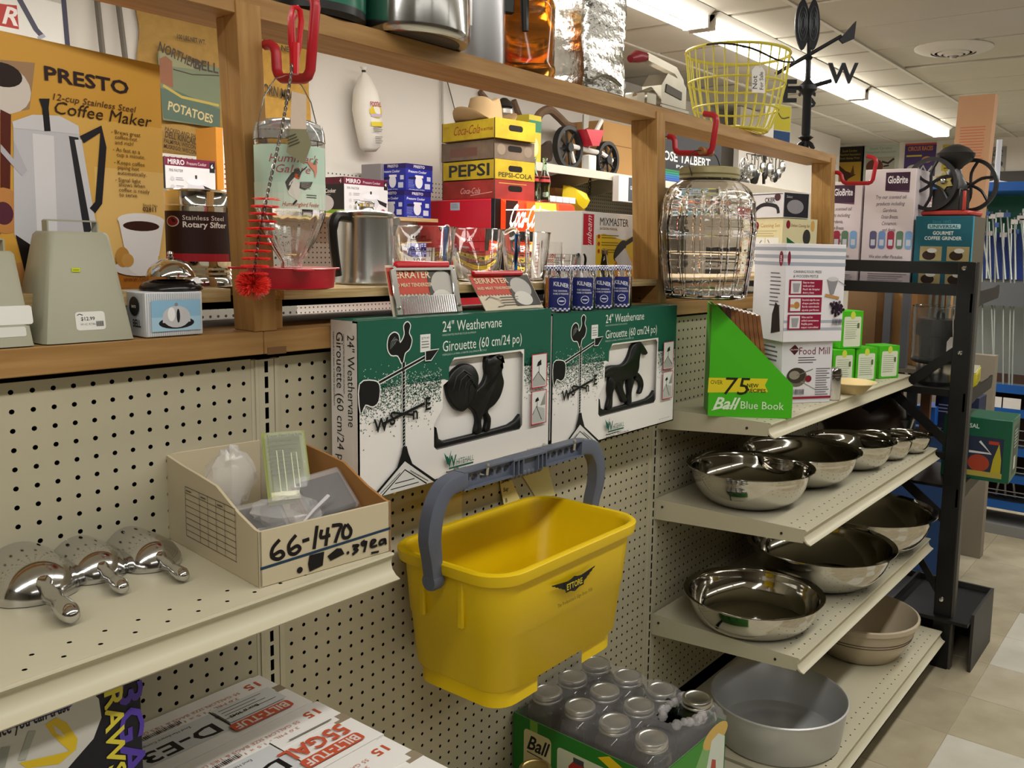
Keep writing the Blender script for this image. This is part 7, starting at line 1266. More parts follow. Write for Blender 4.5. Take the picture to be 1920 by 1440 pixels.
t = thing('yellow_hat', 'glossy yellow rain hat hung under the white wall shelf', 'hat', tuple(on(1075, 375, 84))); o_ = Vector(t.location)/I; q = [tuple((on(u, v, 84)-o_)[i] for i in (0, 2)) for u, v in ((1056, 347), (1068, 348), (1086, 357), (1097, 378), (1087, 397), (1078, 403), (1062, 390), (1054, 372))]; n = len(q); mb = MB(); cx = sum(p[0] for p in q)/n; cz = sum(p[1] for p in q)/n
vs = [(x, 0, z) for x, z in q]+[(cx+(x-cx)*.62, -3.0, cz+(z-cz)*.62) for x, z in q]+[(cx, -3.9, cz)]; mb.add(vs, [(i, (i+1) % n, n+(i+1) % n, n+i) for i in range(n)]+[(n+i, n+(i+1) % n, 2*n) for i in range(n)]+[tuple(range(n))]); mb.build('oilskin', mat('hat_yellow', '#e0c41a', .3), t, smooth=25); MB().sphere((cx+4.2, -.5, cz-1), .6, n=8).build('button', m_black, t)
A = on(1142, 375, 80.5); t = carton('electrical_carton', 'grey and white electrical carton below the white wall shelf', (A.x, 77.6, on(1150, 378, 80.5).z), 17, 1.9, on(1150, 330, 80.5).z-on(1150, 378, 80.5).z, '#dddcda'); W, H = 17, t.children[0].dimensions[2]/I; p = front(W, H); p.rect(4.4, .2, W-4.4, H-.4, '#4b4e57'); p.text('GE ELECTRICAL', 5.2, H*.5, 1.3, '#d9dade', 1, fit=6.6); p.rect(6, H-1.7, 1, 1.4, '#2a2c33'); p.rect(9, H-1.7, 1, 1.4, '#2a2c33'); p.build('front_print', t)
t = thing('hanging_chain', 'short dark chain hanging beneath the white wall shelf', 'chain', tuple(on(1106, 340, 84)))
for k in range(7): MB().lathe([(.3, -.12), (.5, 0), (.3, .12)], (.1*(k % 2), 0, 1.5-k*.75), 8, ax='y' if k % 2 else 'x', close=True).build('chain_link', mat('chain_black', '#1f1c19', .5, .6), t)
t = thing('stacked_trays', 'small white boxes in a row beside the yellow rain hat', 'box', tuple(on(1030, 378, 80))); 
for k in range(4): MB().box(k*2.6, 0, 0, k*2.6+2.4, 3, 1.4, c=.08).build('small_box', m_white, t)
# paint display sign, fan, goods seen through the far bay
A = on(1240, 325, 82); B_ = on(1345, 262, 82); H = B_.z+2-zS; t = carton('paint_display', 'striped paint display box with white lettering behind the barrel jar', (A.x, 82, zS+.02), B_.x-A.x+3, 6, H+2.5, '#26272b'); f = facer(t); W = B_.x-A.x+3; p = front(W, H+2.5)
for k, (c) in enumerate(('#c23a24', '#cf5a30', '#cf6a3c', '#d9783f', '#d98a4a')): p.rect(0, H+2.0-.7*k, W, .6, c)
for k, c in enumerate(('#2f7a4a', '#2f8a6a', '#2f7fa0', '#2f6fb0', '#3a62b0', '#4a58a8')): p.rect(0, 3.2-.62*k, W*.75, .52, c)
for k in range(7): p.poly([(W*.76, 4.6-.66*k), (W, 5.2-.66*k), (W, 4.7-.66*k), (W*.76, 4.1-.66*k)], '#cfc22c')
p.text('ROSE TALBERT', -2.2, 6.2, 3.6, '#e2e0dc', 1, fit=W*.86); p.text('PAINTS', W*.22, 4.5, 1.2, '#c9ccd4', 1, fit=W*.4); p.build('front_print', t)
t = thing('utensil_rack', 'wire hook rack crowded with dark and silver utensils beyond the barrel jar', 'rack', tuple(on(1430, 345, 70))); o_ = Vector(t.location)/I; random.seed(9); g = lambda u, v, y=70: tuple(on(u, v, y)-o_)
MB().tube([g(1432, 345), g(1432, 285)], .5, 7).build('post', mat('rack_dark', '#2c2926', .5, .5), t)
for k in range(9): MB().tube([g(1432, 292), g(1400+9*k, 288+3*(k % 3)), g(1402+9*k, 300)], .14, 5).build('arm', mat('rack_dark'), t)
t2 = t
for k in range(12):
    u = 1396+6.6*k; v = 292+random.randint(-4, 6); L = random.choice((28, 36, 46, 52)); d = k % 3 == 0; s_ = thing('hanging_utensil', 'utensil hanging on the wire hook rack, place %d of the row' % (k+1), 'utensil', tuple(on(u, v, 69)), 0, 'utensils on the hook rack'); s_['label'] = 'kitchen utensils hanging in a row on the wire hook rack'
    A = on(u, v, 69); B_ = on(u+random.uniform(-3, 3), v+L, 69); MB().tube([(0, 0, 0), tuple((B_-A)*.7)], .18, 5).build('handle', m_steel if not d else m_black, s_); q = (B_-A)*.85; MB().sphere(tuple(q), random.uniform(.8, 1.6), n=8, sz=1.6).build('head', m_black if d else m_steel, s_)
fn = thing('desk_fan', 'grey caged desk fan on the shelf beyond the barrel jar', 'fan', tuple(on(1400, 345, 66))); o_ = Vector(fn.location)/I; c = on(1396, 318, 66)-o_; R_ = 3.4
for r in (R_, R_*.66, R_*.33): MB().tube([(c.x+r*math.cos(k*PI/12), c.y, c.z+r*math.sin(k*PI/12)) for k in range(24)], .13, 5, closed=True).build('cage_ring', m_steel, fn)
for k in range(10): a = k*PI/10; MB().tube([(c.x-R_*math.cos(a), c.y, c.z-R_*math.sin(a)), (c.x, c.y-.7, c.z), (c.x+R_*math.cos(a), c.y, c.z+R_*math.sin(a))], .07, 4).build('cage_wire', m_steel, fn)
for k in range(4): a = k*PI/2+.4; mb = MB(); mb.prism([(c.x+.4*math.cos(a), c.z+.4*math.sin(a)), (c.x+2.8*math.cos(a-.3), c.z+2.8*math.sin(a-.3)), (c.x+3.0*math.cos(a+.4), c.z+3.0*math.sin(a+.4))], c.y+.3, c.y+.5); mb.build('blade', mat('fan_blade', '#8f8c84', .4), fn)
MB().lathe([(0, 0), (2.6, 0), (2.4, .8), (.5, 1.4), (.45, c.z), (0, c.z)], (c.x, c.y+.9, 0), 16).build('base', mat('rack_dark'), fn)
# table under the rack so nothing floats
A = on(1395, 346, 66); MB_ = thing('display_table', 'plain shelf unit carrying the fan and utensil rack, seen between jar and cartons', 'shelving', (A.x-14, 62, 0)); MB().box(0, 0, 0, 60, 16, A.z-.05, c=.1).build('unit', mat('unit_grey', '#8d8474', .7), MB_)
# goods glimpsed under the plywood
t = thing('ladle_set', 'chrome ladles glimpsed in the gap below the plywood', 'utensil', (9.5, 40, 48)); MB().box(-8, 8, -20, 26, 9, 14).build('white_panel', m_pw, t)
for k in range(7): MB().sphere((k*2.6-1, 0, 6.0), 1.15, n=14).build('ladle_cup', m_chrome, t); MB().tube([(k*2.6-1, 0, 6.8), (k*2.6-1, .3, 13.5)], .15, 6).build('ladle_handle', m_chrome, t)
# ================================================================== black rack at the end of the run and what it carries
m_rack = mat('rack_black', '#131212', .45, spec=.4, bump=.05, bscale=80)
t = thing('end_rack', 'black metal end rack with braces, standing at the end of the beige shelving', 'shelving', (96, -21, 0))
MB().box(0, 0, 0, 1.5, 2.4, 59.4, c=.06).build('post', m_rack, t); MB().box(.3, -.35, 0, 1.7, 0, 59.4).build('post_edge', mat('rack_grey', '#4a4844', .45), t); MB().box(0, 40, 0, 1.5, 42.4, 59.4, c=.06).build('post', m_rack, t)
for z0, z1 in ((57.6, 59.3), (54.6, 56.2), (40.2, 41.2), (31.0, 32.0)): MB().box(.2, 2.3, z0, 1.2, 41, z1).build('rail', m_rack, t)
for a, b in (((18.5, 33.2), (2.2, 46.6)), ((2.2, 33.5), (18.5, 46.4)), ((1.4, 10.4), (12, 26)), ((1.6, 22), (14, 31.5))): MB().prism([(a[0], a[1]-.9), (a[0], a[1]+.9), (b[0], b[1]+.9), (b[0], b[1]-.9)], .3, .5, 'x').build('brace', m_rack, t)
for y_, z_ in ((1.6, 58.5), (1.3, 46.6), (1.4, 10.4)): MB().lathe([(0, -.25), (.3, -.2), (.4, 0), (0, 0)], (0, y_, z_), 10, ax='x').build('bolt', m_chrome, t)
for z, d in ((55.0, 15), (40.9, 15), (27.0, 16)): o = MB().box(1.2, 1, z-.4, d, 41, z).build('shelf', m_rack, t); MB().prism([(0, 0), (0, -2.6), (d*.5, -1.6), (d+2, -1.1), (d+2.6, -.3), (d+2.5, .9), (d+.5, .6)], .2, .5, 'y').xf(Matrix.Translation((0, 0, z))).build('end_bracket', m_rack, o)
b = MB(); b.box(1.2, -3.0, 0, 14, -2.6, 8.7); b.box(14, -3, 0, 14.4, 41, 8.7); b.build('base_panel', mat('rack_base', '#34322f', .5), t); MB().box(-1.0, -2.6, 7.4, 14, 41, 7.9).build('base_deck', m_rack, t); MB().box(-1.2, 8, 7.9, 14, 8.4, 9.2).build('deck_lip', m_rack, t)
for z in (2.4, 4.6, 6.8): MB().lathe([(0, -.05), (.12, -.05), (.12, 0)], (13.5, -3.0, z), 8, ax='y').build('base_slot', m_hole, t)
# tall lamp-oil cartons
def glo(y0, h, label, w_=8.3):
    t = thing('lamp_oil_box', label, 'box', (100.5, y0, 55.02), -PI/2, 'tall white lamp oil cartons'); MB().box(0, 0, 0, w_, 8, h, c=.06).build('carton', mat('card_glo', '#dccfd3', .6), t); p = front(w_, h); p.rect(w_*.45-.3, h-3.2, 3.6, 2.7, '#3c2438'); p.text('GloBrite', w_*.45, h-2.1, 1.5, '#e8e2e6', 1, fit=3.0); p.poly([(w_*.45-.3, h-3.2), (w_*.45+3.3, h-3.2), (w_*.45+3.3, h-3.5)], '#6d4a66')
    for k, s_ in enumerate(('Try our scented oil', 'products including', 'Gardenia,', 'Ocean Breeze,', 'Cinnamon,', 'and Apple')): p.text(s_, w_/2+.2, h-4.4-.98*k, .78, '#4c4450', 0, shear=.2, al='c', fit=(4.6, 4.2, 2.2, 2.6, 2.3, 2.0)[k])
    for k, c in enumerate(('#5d5a80', '#6f8fc4', '#9c2f46', '#62806a', '#7fa8d8')): p.rrect(1.2+1.33*k, 6.0, 1.05, 2.7, .4, c); p.rect(1.4+1.33*k, 6.5, .65, .9, '#c9ccd8')
    for k, s_ in enumerate(('We also offer Paradise,', 'a smoke and odor free', 'lamp oil')): p.text(s_, w_/2, 4.6-.85*k, .72, '#4c4450', 0, shear=.2, al='c', fit=(5.2, 5.0, 2.0)[k])
    p.greek(1.2, 2.2, 6, 6, .33, .09, '#8a808a'); p.build('front_print', t)
    p = Print((w_, 0, 0), (0, 1, 0), (0, 0, 1)); p.rrect(1, 6, .25, 2.2, .1, '#5a4a52'); p.build('side_print', t); return t
glo(5.2, 16.2, 'tall white lamp oil carton next to the far timber post', 8.0); glo(-3.2, 17.9, 'tall white lamp oil carton beside the teal grinder carton', 7.6)
t = thing('grinder_box', 'teal gourmet coffee grinder carton at the end of the black rack', 'box', (100.2, -11.2, 55.02), -PI/2); W, H = 8.0, 10.9; MB().box(0, 0, 0, W, 8, H, c=.06).build('carton', mat('card_teal', '#125a6b', .35), t); p = front(W, H); p.text('Since 1842', W*.3, H-1.0, .55, '#3f8f9c', 0, fit=2.6); p.rrect(W*.22, H-1.85, 4.6, .7, .15, '#9fc4cc'); p.text('UNIVERSAL', W*.25, H-1.72, .62, '#124a58', 1, fit=4.1); p.text('GOURMET', W/2, H-2.7, .72, '#dde8ea', 1, al='c', fit=2.9); p.text('COFFEE GRINDER', W/2, H-3.45, .72, '#dde8ea', 1, al='c', fit=5.2)
for k in range(2):
    for z in (4.4, .9): p.rect(.9+3.8*k, z, 3.1, 2.1, '#a8996c'); p.disc(2.2+3.8*k, z+.8, .95, '#33241c', .7); p.disc(2.6+3.8*k, z+1.5, .7, '#d8d6d0', .35); p.greek(.9+3.8*k, z-.3, 3.0, 4, .28, .1, '#6fa8b4')
p.build('front_print', t); p = Print((W, 0, 0), (0, 1, 0), (0, 0, 1)); p.rect(0, 0, 8, H, '#5b5548'); p.rect(0, 0, .8, H, '#1590ad'); p.build('side_print', t)
# cast-iron hand mill with flywheels
B = Vector((104.2, -15.2, 66.0)); t = thing('coffee_grinder', 'black cast-iron hand coffee mill with spoked flywheels and red base', 'grinder', tuple(B), -PI/2-.15); m_ci = mat('mill_black', '#1d1d20', .4, spec=.5)
MB().box(-3.6, -2.6, 0, 3.6, 2.6, .8, c=.25).build('red_base', mat('mill_red', '#b0392f', .4), t); MB().box(-2.3, -1.9, .8, 1.8, 1.9, 4.0, c=.1).build('drawer_box', m_ci, t); MB().lathe([(0, 3.8), (2.0, 3.9), (1.9, 4.6), (1.1, 6.2), (.9, 7.0), (0, 7)], n=22).build('housing', m_ci, t); MB().lathe([(0, 6.8), (.9, 6.9), (1.3, 7.4), (2.4, 8.2), (2.7, 8.9), (2.75, 9.2), (2.5, 9.3), (1.8, 10.0), (.6, 10.5), (0, 10.55)], n=30).build('hopper', m_ci, t)
for s_ in (-2.4, 3.1):
    mb = MB(); mb.lathe([(3.4, -.25), (3.95, -.25), (3.95, .25), (3.4, .25)], (s_ if s_ < 0 else 1.6, -2.3 if s_ < 0 else 2.4, 4.7), 40, ax='y', close=True); o = mb.build('flywheel', m_ci, t)
    cx_, cy_ = (s_ if s_ < 0 else 1.6), (-2.3 if s_ < 0 else 2.4)
    for k in range(6): a = k*PI/3+.3; MB().tube(spline([(cx_, cy_, 4.7), (cx_+1.8*math.cos(a+.25), cy_, 4.7+1.8*math.sin(a+.25)), (cx_+3.5*math.cos(a), cy_, 4.7+3.5*math.sin(a))], 3, False), .24, 6).build('spoke', m_ci, o)
mb = MB(); mb.prism([((1.5 if k % 2 else .95)*math.cos(k*PI/6)-.6, 5.1+(1.5 if k % 2 else .95)*math.sin(k*PI/6)) for k in range(12)], -2.15, -1.95); mb.build('brass_star', mat('brass', '#a89a62', .3, .9), t); MB().lathe([(0, -2.5), (.5, -2.5), (.5, -2.1), (0, -2.1)], (-.6, 0, 5.1), 14, ax='y') if False else MB().sphere((-.6, -2.3, 5.1), .5, n=12).build('bolt_head', m_chrome, t)
MB().box(2.5, -2.6, .8, 2.9, -2.1, 3.6, c=.08).build('red_lug', mat('mill_red'), t)
# clear vacuum juicer-like coffee maker on the rack's middle shelf
P_ = Vector((103.0, -14.8, 40.95)); t = thing('clear_canister', 'clear plastic canister appliance with steel base and a blank price tag', 'appliance', tuple(P_), 0); MB().lathe([(0, 0), (2.3, 0), (2.5, .3), (2.9, 2.5), (2.9, 3.2), (0, 3.2)], n=36).build('steel_base', m_steel, t); MB().lathe([(2.4, -.02), (2.6, -.02), (2.6, .5), (2.4, .5)], n=30, close=True).build('foot', m_black, t); MB().lathe([(3.1, 3.2), (3.8, 3.5), (3.8, 3.8), (0, 3.8)], n=36).build('collar', m_black, t)
MB().lathe([(3.7, 3.8), (3.85, 11.6), (3.95, 11.7), (3.85, 11.8), (3.7, 11.8), (3.55, 3.9)], n=40).build('clear_wall', mat('clear_acrylic', '#f4f6f6', .05, trans=.95, ior=1.2), t); MB().lathe([(0, 4.0), (2.6, 4.0), (2.7, 7.2), (3.2, 7.4), (3.2, 8.2), (2.9, 9.8), (0, 9.9)], n=32).build('inner_cup', mat('cup_dark', '#1c1b1e', .25), t); MB().tube(spline([(-1.6, -.2, 9.6), (-1.4, -.2, 10.7), (0, -.2, 11.0), (1.4, -.2, 10.7), (1.6, -.2, 9.6)], 4, False), .25, 8).build('bail', m_black, t)
mb = MB(); mb.prism([(-.95, 0), (.95, 0), (.95, 2.1), (.4, 2.8), (-.4, 2.8), (-.95, 2.1)], 0, .03); M_ = Matrix.Translation((-3.1, -2.9, 4.7)) @ Matrix.Rotation(-.75, 4, 'Z'); mb.xf(M_).build('price_tag', mat('tag_white'), t); MB().tube([(-3.1, -2.9, 7.4), (-2.9, -2.7, 9.5), (-2.6, -2.6, 11.5)], .06, 5).build('string', mat('string'), t)
t = thing('green_gift_box', 'green windowed juicer carton with printed fruit at the end of the black rack', 'box', (103.5, -16.4, 27.05), -PI/2+.05); W, H = 9.5, 9.4; MB().box(0, 0, 0, W, 8, H, c=.08).build('carton', mat('card_gg', '#155a40', .4), t); p = front(W, H); p.rect(.6, 1.0, W-1.6, 5.6, '#2b3348'); p.disc(W*.55, 2.6, 1.5, '#a8432c', 1.3); p.poly([(W-2.6, 1.2), (W-1.2, 1.2), (W-1.2, 3.4), (W-1.6, 5.8), (W-2.3, 3.4)], '#b8ab2c'); p.rect(.6, .6, W-1.6, .8, '#b3a24a'); p.line([(W*.55, 5.9), (W*.72, 4.2), (W*.4, 4.2)], .35, '#d9dcdc'); p.rect(W*.68, 5.6, 1.4, .5, '#b5402c'); p.text('UNIVERSAL', .8, H-1.6, .9, '#cfe0d8', 1, fit=4.2); p.build('front_print', t)
p = Print((W, 0, 0), (0, 1, 0), (0, 0, 1)); p.rect(2.5, .8, 4.6, H-2, '#1c3a30'); p.greek(3, H-2, 3.4, 6, .5, .15, '#c9d4cc'); p.rect(3.4, 1.5, 2, 2, '#c9ccc4'); p.build('side_print', t)
t = thing('roaster_lid', 'dark brown enamel roaster on the rack behind the steel bowls', 'roaster', (101.5, -3.5, 32.0)); t.location = (101.5*I, -3.5*I, 27.05*I); MB().lathe([(0, 0), (5.2, 0), (5.8, .6), (6.2, 6.5), (6.4, 7), (6.0, 9.5), (4.5, 11.2), (0, 12)], n=40).build('body', mat('enamel_brown', '#3a2b24', .3), t); t.scale = (1, 1.25, 1)
t = thing('small_steel_bowl', 'small steel bowl perched between the roaster and the brace', 'bowl', (102.2, -9.9, 27.05)); MB().lathe([(0, 0), (1.4, 0), (1.6, 5.2), (1.7, 5.4), (2.6, 8.2), (2.7, 8.3), (2.5, 8.1), (1.4, 5.6), (0, 5.5)], n=28).build('bowl', m_steel, t)
t = carton('yellow_tube_box', 'long yellow carton lying on the black rack shelf', (103.2, -20.6, 40.95), 10, 4.5, 2.0, '#c9bc28', .15); MB().box(.1, .1, 2.0, 9.9, 4.4, 2.25, c=.08).build('clear_lid', mat('lid_pale', '#b9b79a', .3), t); p = front(10, 2); p.greek(.6, 1.4, 2.2, 3, .4, .14, '#6d661c'); p.rect(5, .6, .7, .9, '#4a4a1c'); p.build('front_print', t)
# ------------------------------------------------------------------ blue rod racks beyond
XR = 176; m_blue = mat('rack_blue', '#1f5aa8', .4); m_gpan = mat('grey_panel', '#7f857f', .6)
t = thing('rod_rack', 'blue and green merchandiser of metal rods with wire-fronted shelves beyond the black rack', 'rack', (XR, 0, 0)); Y = lambda u, v, x=XR: hit(u, v, 0, x)
yl = 8.0; yr = -24
zt_ = Y(1860, 350).z; MB().box(-9, yr, zt_-1.6, 6, yl, zt_+.3, c=.1).build('canopy', m_blue, t); MB().box(5, yr, Y(1880, 480).z, 5.5, yl, zt_-1.6).build('green_back', mat('rack_green', '#1f6b54', .5), t); MB().box(4.6, yr, Y(1880, 525).z, 5, yl, Y(1880, 435).z).build('blue_back', mat('rack_navy', '#233c86', .5), t); MB().box(5, yr, Y(1880, 705).z, 5.5, yl, Y(1880, 525).z).build('grey_back', m_gpan, t); MB().box(5, yr, 3, 5.5, yl, Y(1880, 705).z).build('lower_back', mat('lower_brown', '#4a3327', .7), t); MB().box(-4, yr, Y(1850, 570).z, -3.5, 1.5, Y(1850, 528).z).build('grey_tray', mat('tray_grey', '#62666a', .5), t)
for v in (722, 765, 835, 885, 935): z = Y(1885, v).z; MB().box(-6, yr, z-.9, -5.6, yl, z+.9).build('shelf_edge', m_blue, t); MB().box(-5.6, yr, z-.4, 5, yl, z-.1).build('shelf', mat('wire_shelf', '#5b6470', .5), t)
for v in (795, 812, 822, 862, 872, 908, 915): z = Y(1885, v).z; MB().tube([(-6.2, yr, z), (-6.2, yl, z)], .14, 5).build('front_wire', m_steel, t)
MB().box(-6.5, yr, 0, 5, yl, 2.2).build('base', mat('base_grey', '#8b8d8c', .5), t)
for v in (742, 749, 756):
    for k in range(4): z = Y(1880, v).z; MB().box(-5.95, -4.5-k*3.8, z-.35, -5.7, -1.0-k*3.8, z+.5).build('white_bin', m_white, t)
random.seed(12); m_rod = mat('zinc_rod', '#aeb4b0', .35, .7)
for k in range(18):
    u0, u1 = 1812+6.3*k+random.uniform(-3, 3), 1812+6.3*k+random.uniform(-16, 10); A = hit(u0, 395+random.randint(-6, 25), 0, XR+1); B = hit(u1, 640+random.randint(0, 70), 0, XR-3); B.z = Y(1880, 722).z if k % 2 else Y(1880, 525).z+.2; s_ = thing('metal_rod', 'zinc-plated metal rods leaning in the blue and green merchandiser', 'rod', tuple(B), 0, 'zinc rods in the merchandiser'); MB().tube([(0, 0, 0), tuple(A-B)], .22, 6).build('rod', m_rod, s_); q = (A-B)*.93
    MB().box(q.x-.3, q.y-.7, q.z-.5, q.x+.1, q.y+.7, q.z+.5).build('barcode_tag', m_white if k % 3 else mat('tag_blue', '#4a6fb0', .5), s_)
for k in range(16): 
    y0 = yl-2-k*1.95; s_ = thing('short_rod', 'short metal rods standing in the wire-fronted lower shelves', 'rod', (XR-1, y0, Y(1880, 935).z+.95), 0, 'short rods in the lower shelves'); MB().tube([(0, 0, 0), (random.uniform(-.5, .5), random.uniform(-1.5, 1.5), random.choice((6, 11, 16, 22)))], .25, 6).build('rod', m_rod, s_)
# blue boxes and brown boards between the rack and the shelves
XB = 150
for (u0, v0, u1, v1, x, c, n, l) in ((1716, 760, 1752, 800, 128, '#1f5fc0', 'blue_bin', 'bright blue plastic bin seen past the brace of the black rack'), (1755, 740, 1785, 805, 130, '#161a33', 'navy_box', 'dark navy carton beside the blue bin'), (1790, 742, 1832, 806, 134, '#2b3150', 'slate_box', 'slate blue carton right of the black post')):
    a = hit(u0, v0, 0, x); b = hit(u1, v1, 0, x); t = carton(n, l, (x, max(a.y, b.y), min(a.z, b.z)), abs(a.y-b.y), 6, abs(a.z-b.z), c, -PI/2); p = front(abs(a.y-b.y), abs(a.z-b.z)); p.greek(.6, abs(a.z-b.z)*.7, abs(a.y-b.y)*.6, 3, .6, .2, '#8a90b0'); p.build('front_print', t)
zc = min(hit(1752, 805, 0, 130).z, hit(1720, 800, 0, 128).z); t = thing('low_counter', 'low counter under the blue bin and dark cartons beyond the rack', 'counter', (127, -30, 0)); MB().box(5.2, 19, 0, 14, 34, zc-.3, c=.1).build('counter', mat('counter_blue', '#2b4f8a', .6), t)
for (u0, v0, u1, v1, x, c, n, l) in ((1592, 540, 1642, 600, 120, '#8a6a48', 'brown_carton', 'brown carton seen between the green boxes and the rack rail'), (1640, 538, 1722, 600, 124, m_kraft, 'kraft_box', 'wide plain brown carton behind the clear canister'), (1722, 535, 1772, 605, 122, '#b5895a', 'kraft_box', 'tall brown carton with red stamped print beside the wide one')):
    a = hit(u0, v0-20, 0, x); b = hit(u1, v1, 0, x); t = carton(n, l, (x, a.y, 41.0), a.y-b.y, 5, a.z-41.0, c, -PI/2)
    if 'stamped' in l: p = front(a.y-b.y, a.z-41.0); p.greek(.8, 6, 4.5, 7, .6, .25, '#b5502f', .1); p.build('front_print', t)
t = thing('back_rack', 'grey slotted racking carrying brown cartons behind the black rack', 'shelving', (118, -30, 0)); MB().box(0, 17, 40.2, 14, 45, 40.95).build('shelf', mat('unit_grey'), t); MB().box(12, 36, 0, 13, 45, 40).build('back', mat('rack_navy'), t)
for y_ in (24, 27): MB().box(0, y_, 41, 1.2, y_+1.2, 62).build('slotted_post', mat('slot_post', '#6d7078', .5), t)
for k in range(5): MB().tube([(3, 17.6+k*1.0, 41), (3, 17.2+k*1.0, 60)], .3, 6).build('tube', m_rod, t)
for k in range(9): MB().box(2, 20+k*2.4, 28.5, 3, 21.6+k*2.4, 40.1).build('file_board', mat('board_'+str(k % 3), ('#5a3a26', '#39424f', '#6d4c33')[k % 3], .7), t)
# tall brown carton and things on top of the blue rack
a = hit(1815, 178, 0, 150); b = hit(1800, 420, 0, 150); t = thing('tall_carton', 'tall narrow brown carton rising towards the ceiling behind the coffee mill', 'box', (150, -5, 0)); W = 6.6
B_ = hit(1800, 480, 0, 150); T_ = hit(1832, 178, 0, 150); mb = MB(); y0, y1 = B_.y, T_.y; yy = lambda z: y0+(y1-y0)*(z-B_.z)/(T_.z-B_.z)
zb_ = 41; mb.add([(0, yy(zb_)+5-W/2+0, zb_), (0, yy(zb_)+5+W/2, zb_), (3, yy(zb_)+5+W/2, zb_), (3, yy(zb_)+5-W/2, zb_), (0, yy(T_.z)+5-W/2, T_.z), (0, yy(T_.z)+5+W/2, T_.z), (3, yy(T_.z)+5+W/2, T_.z), (3, yy(T_.z)+5-W/2, T_.z)], [(3,2,1,0),(4,5,6,7),(0,1,5,4),(1,2,6,5),(2,3,7,6),(3,0,4,7)]); mb.build('carton', mat('carton_pink', '#b98f6c', .8, var=.06, vscale=5), t)
MB().box(.2, -9, 0, 3, 10, zb_).build('stand', mat('unit_grey'), t); p = Print((0, yy(84)+5+W/2-.6, 79), (0, -1, -.0), (0, 0, 1)); p.greek(.3, 6, 4.6, 12, .55, .2, '#b5694a', .1); p.lift = .02; p.build('stamp_print', t)
t = thing('white_post', 'thin white post standing on the blue rack canopy', 'post', (XR-2, hit(1868, 345, 0, XR-2).y, zt_+.3)); MB().lathe([(0, 0), (3.6, 0), (3.6, .3), (.8, .8), (.6, 1), (.55, hit(1868, 265, 0, XR-2).z-zt_), (0, hit(1868, 265, 0, XR-2).z-zt_)], n=16).build('post', mat('post_white', '#c9ccd2', .5), t)
# posters and printed sheets on the right wall, packets
m_pap = mat('poster_paper', '#d5d4cf', .6)
def poster(label, u0, v0, u1, v1, base, draw, x=369.7, name='wall_poster'):
    a = hit(u0, v0, 0, x); b = hit(u1, v1, 0, x); W = a.y-b.y; H = a.z-b.z; zt2 = min(a.z, 109.3); t = thing(name, label, 'poster', (x, a.y, b.z), -PI/2); H = zt2-b.z; MB().box(0, 0, 0, W, .25, H).build('sheet', mat('sheet_'+base.strip('#'), base, .5), t); p = front(W, H); draw(p, W, H); p.build('poster_print', t); return t
poster('black and gold duck poster beside the far timber post', 1567, 272, 1617, 350, '#1d1712', lambda p, W, H: (p.text('South Carolina', W*.25, H*.87, 1.4, '#b5983c', 0, fit=W*.5), p.text('Waterfowl Association', W*.12, H*.78, 1.4, '#b5983c', 0, fit=W*.76), p.text('Duck Stamp Print', W*.15, H*.69, 1.4, '#b5983c', 0, fit=W*.7), p.rect(W*.08, 0, W*.84, H*.62, '#b58f36'), p.poly([(W*.1, H*.58), (W*.4, H*.4), (W*.75, H*.3), (W*.5, H*.2), (W*.35, H*.05), (W*.3, H*.25)], '#4a2f20'), p.poly([(W*.55, H*.3), (W*.65, H*.55), (W*.7, H*.3)], '#5f4026')))
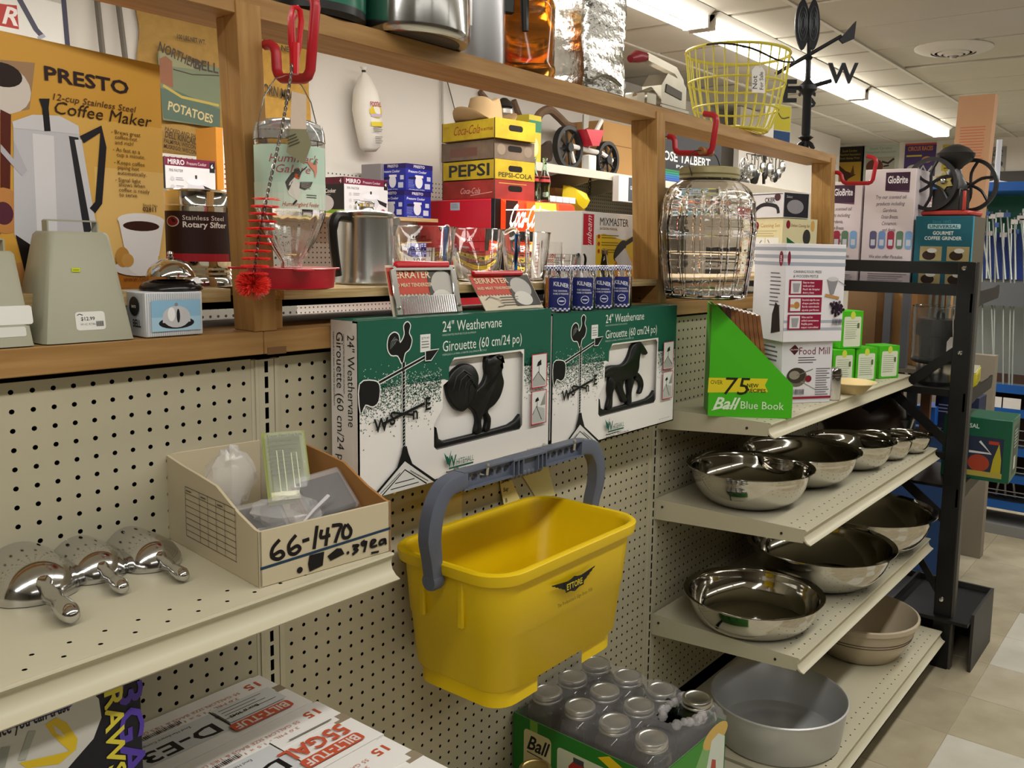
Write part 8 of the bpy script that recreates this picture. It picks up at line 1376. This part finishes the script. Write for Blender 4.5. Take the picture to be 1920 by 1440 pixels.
poster('pale green waterfowl poster with a brown duck head', 1619, 268, 1682, 340, '#b9c4b8', lambda p, W, H: (p.text('South Carolina', W*.2, H*.88, 1.6, '#7f8f8a', 0, fit=W*.6), p.text('Waterfowl Association', W*.08, H*.78, 1.6, '#7f8f8a', 0, fit=W*.84), p.rect(W*.1, 0, W*.8, H*.68, '#a9a596'), p.disc(W*.35, H*.42, W*.24, '#6d4436', H*.2), p.poly([(W*.55, H*.2), (W*.9, H*.1), (W*.8, H*.3)], '#8a5a40'), p.line([(W*.55, H*.55), (W*.72, H*.5), (W*.88, H*.62)], .9, '#2f2c28'), p.line([(W*.6, H*.42), (W*.75, H*.44)], .7, '#2f2c28')))
poster('purple circus-style poster with orange lettering', 1698, 262, 1752, 330, '#46336b', lambda p, W, H: (p.text('CIRCUS RACES', W*.1, H*.78, H*.18, '#d9822c', 1, fit=W*.8), p.rect(0, H*.95, W, H*.05, '#c24a3a'), p.disc(W*.3, H*.2, W*.22, '#b9bcb4', H*.16), p.line([(W*.5, H*.12), (W*.62, H*.32), (W*.75, H*.1), (W*.92, H*.3)], W*.07, '#c3c6bc'), p.disc(W*.72, H*.5, W*.16, '#c98a5a', H*.1), p.rect(W*.06, H*.6, W*.5, H*.05, '#c9b84a')))
poster('yellow printed sheet behind the hand coffee mill', 1768, 272, 1788, 320, '#c9b326', lambda p, W, H: p.greek(1, H*.8, W*.7, 5, 2, .6, '#6d6118'))
poster('grey football team poster to the right of the tall carton', 1828, 277, 1882, 347, '#8f8c86', lambda p, W, H: (p.text('CAROLINA', W*.1, H*.86, H*.1, '#3a3838', 1, fit=W*.8), p.text('FOOTBALL', W*.1, H*.76, H*.1, '#3a3838', 1, fit=W*.8), [p.disc(random.uniform(W*.1, W*.9), random.uniform(H*.05, H*.68), W*.1, random.choice(('#3a3735', '#56524e', '#b5b1aa', '#6d6863')), n=9) for _ in range(26)]))
poster('white notice with red and blue capitals between the lamp oil carton and the mill', 1712, 340, 1768, 400, '#d8d6d4', lambda p, W, H: (p.rect(0, H*.55, W, H*.22, '#2c3570'), p.text('BAIT & CO', W*.1, H*.6, H*.16, '#d8d8e4', 1, fit=W*.8), p.text('LETTER', W*.1, H*.36, H*.15, '#b5566a', 1, fit=W*.7), p.text('COUNTY', W*.1, H*.18, H*.13, '#b5566a', 1, fit=W*.6), p.text('HOUNDS', W*.1, H*.03, H*.13, '#b5566a', 1, fit=W*.7)))
struct(MB().box(366, 36, 0, 370, 38.5, 96).build('trim_1', mat('trim_white', '#d9d3cc', .5))); struct(MB().box(369.2, 6, 0, 370, 35.5, 96).build('door_1', mat('door_dark', '#3a342f', .5)))
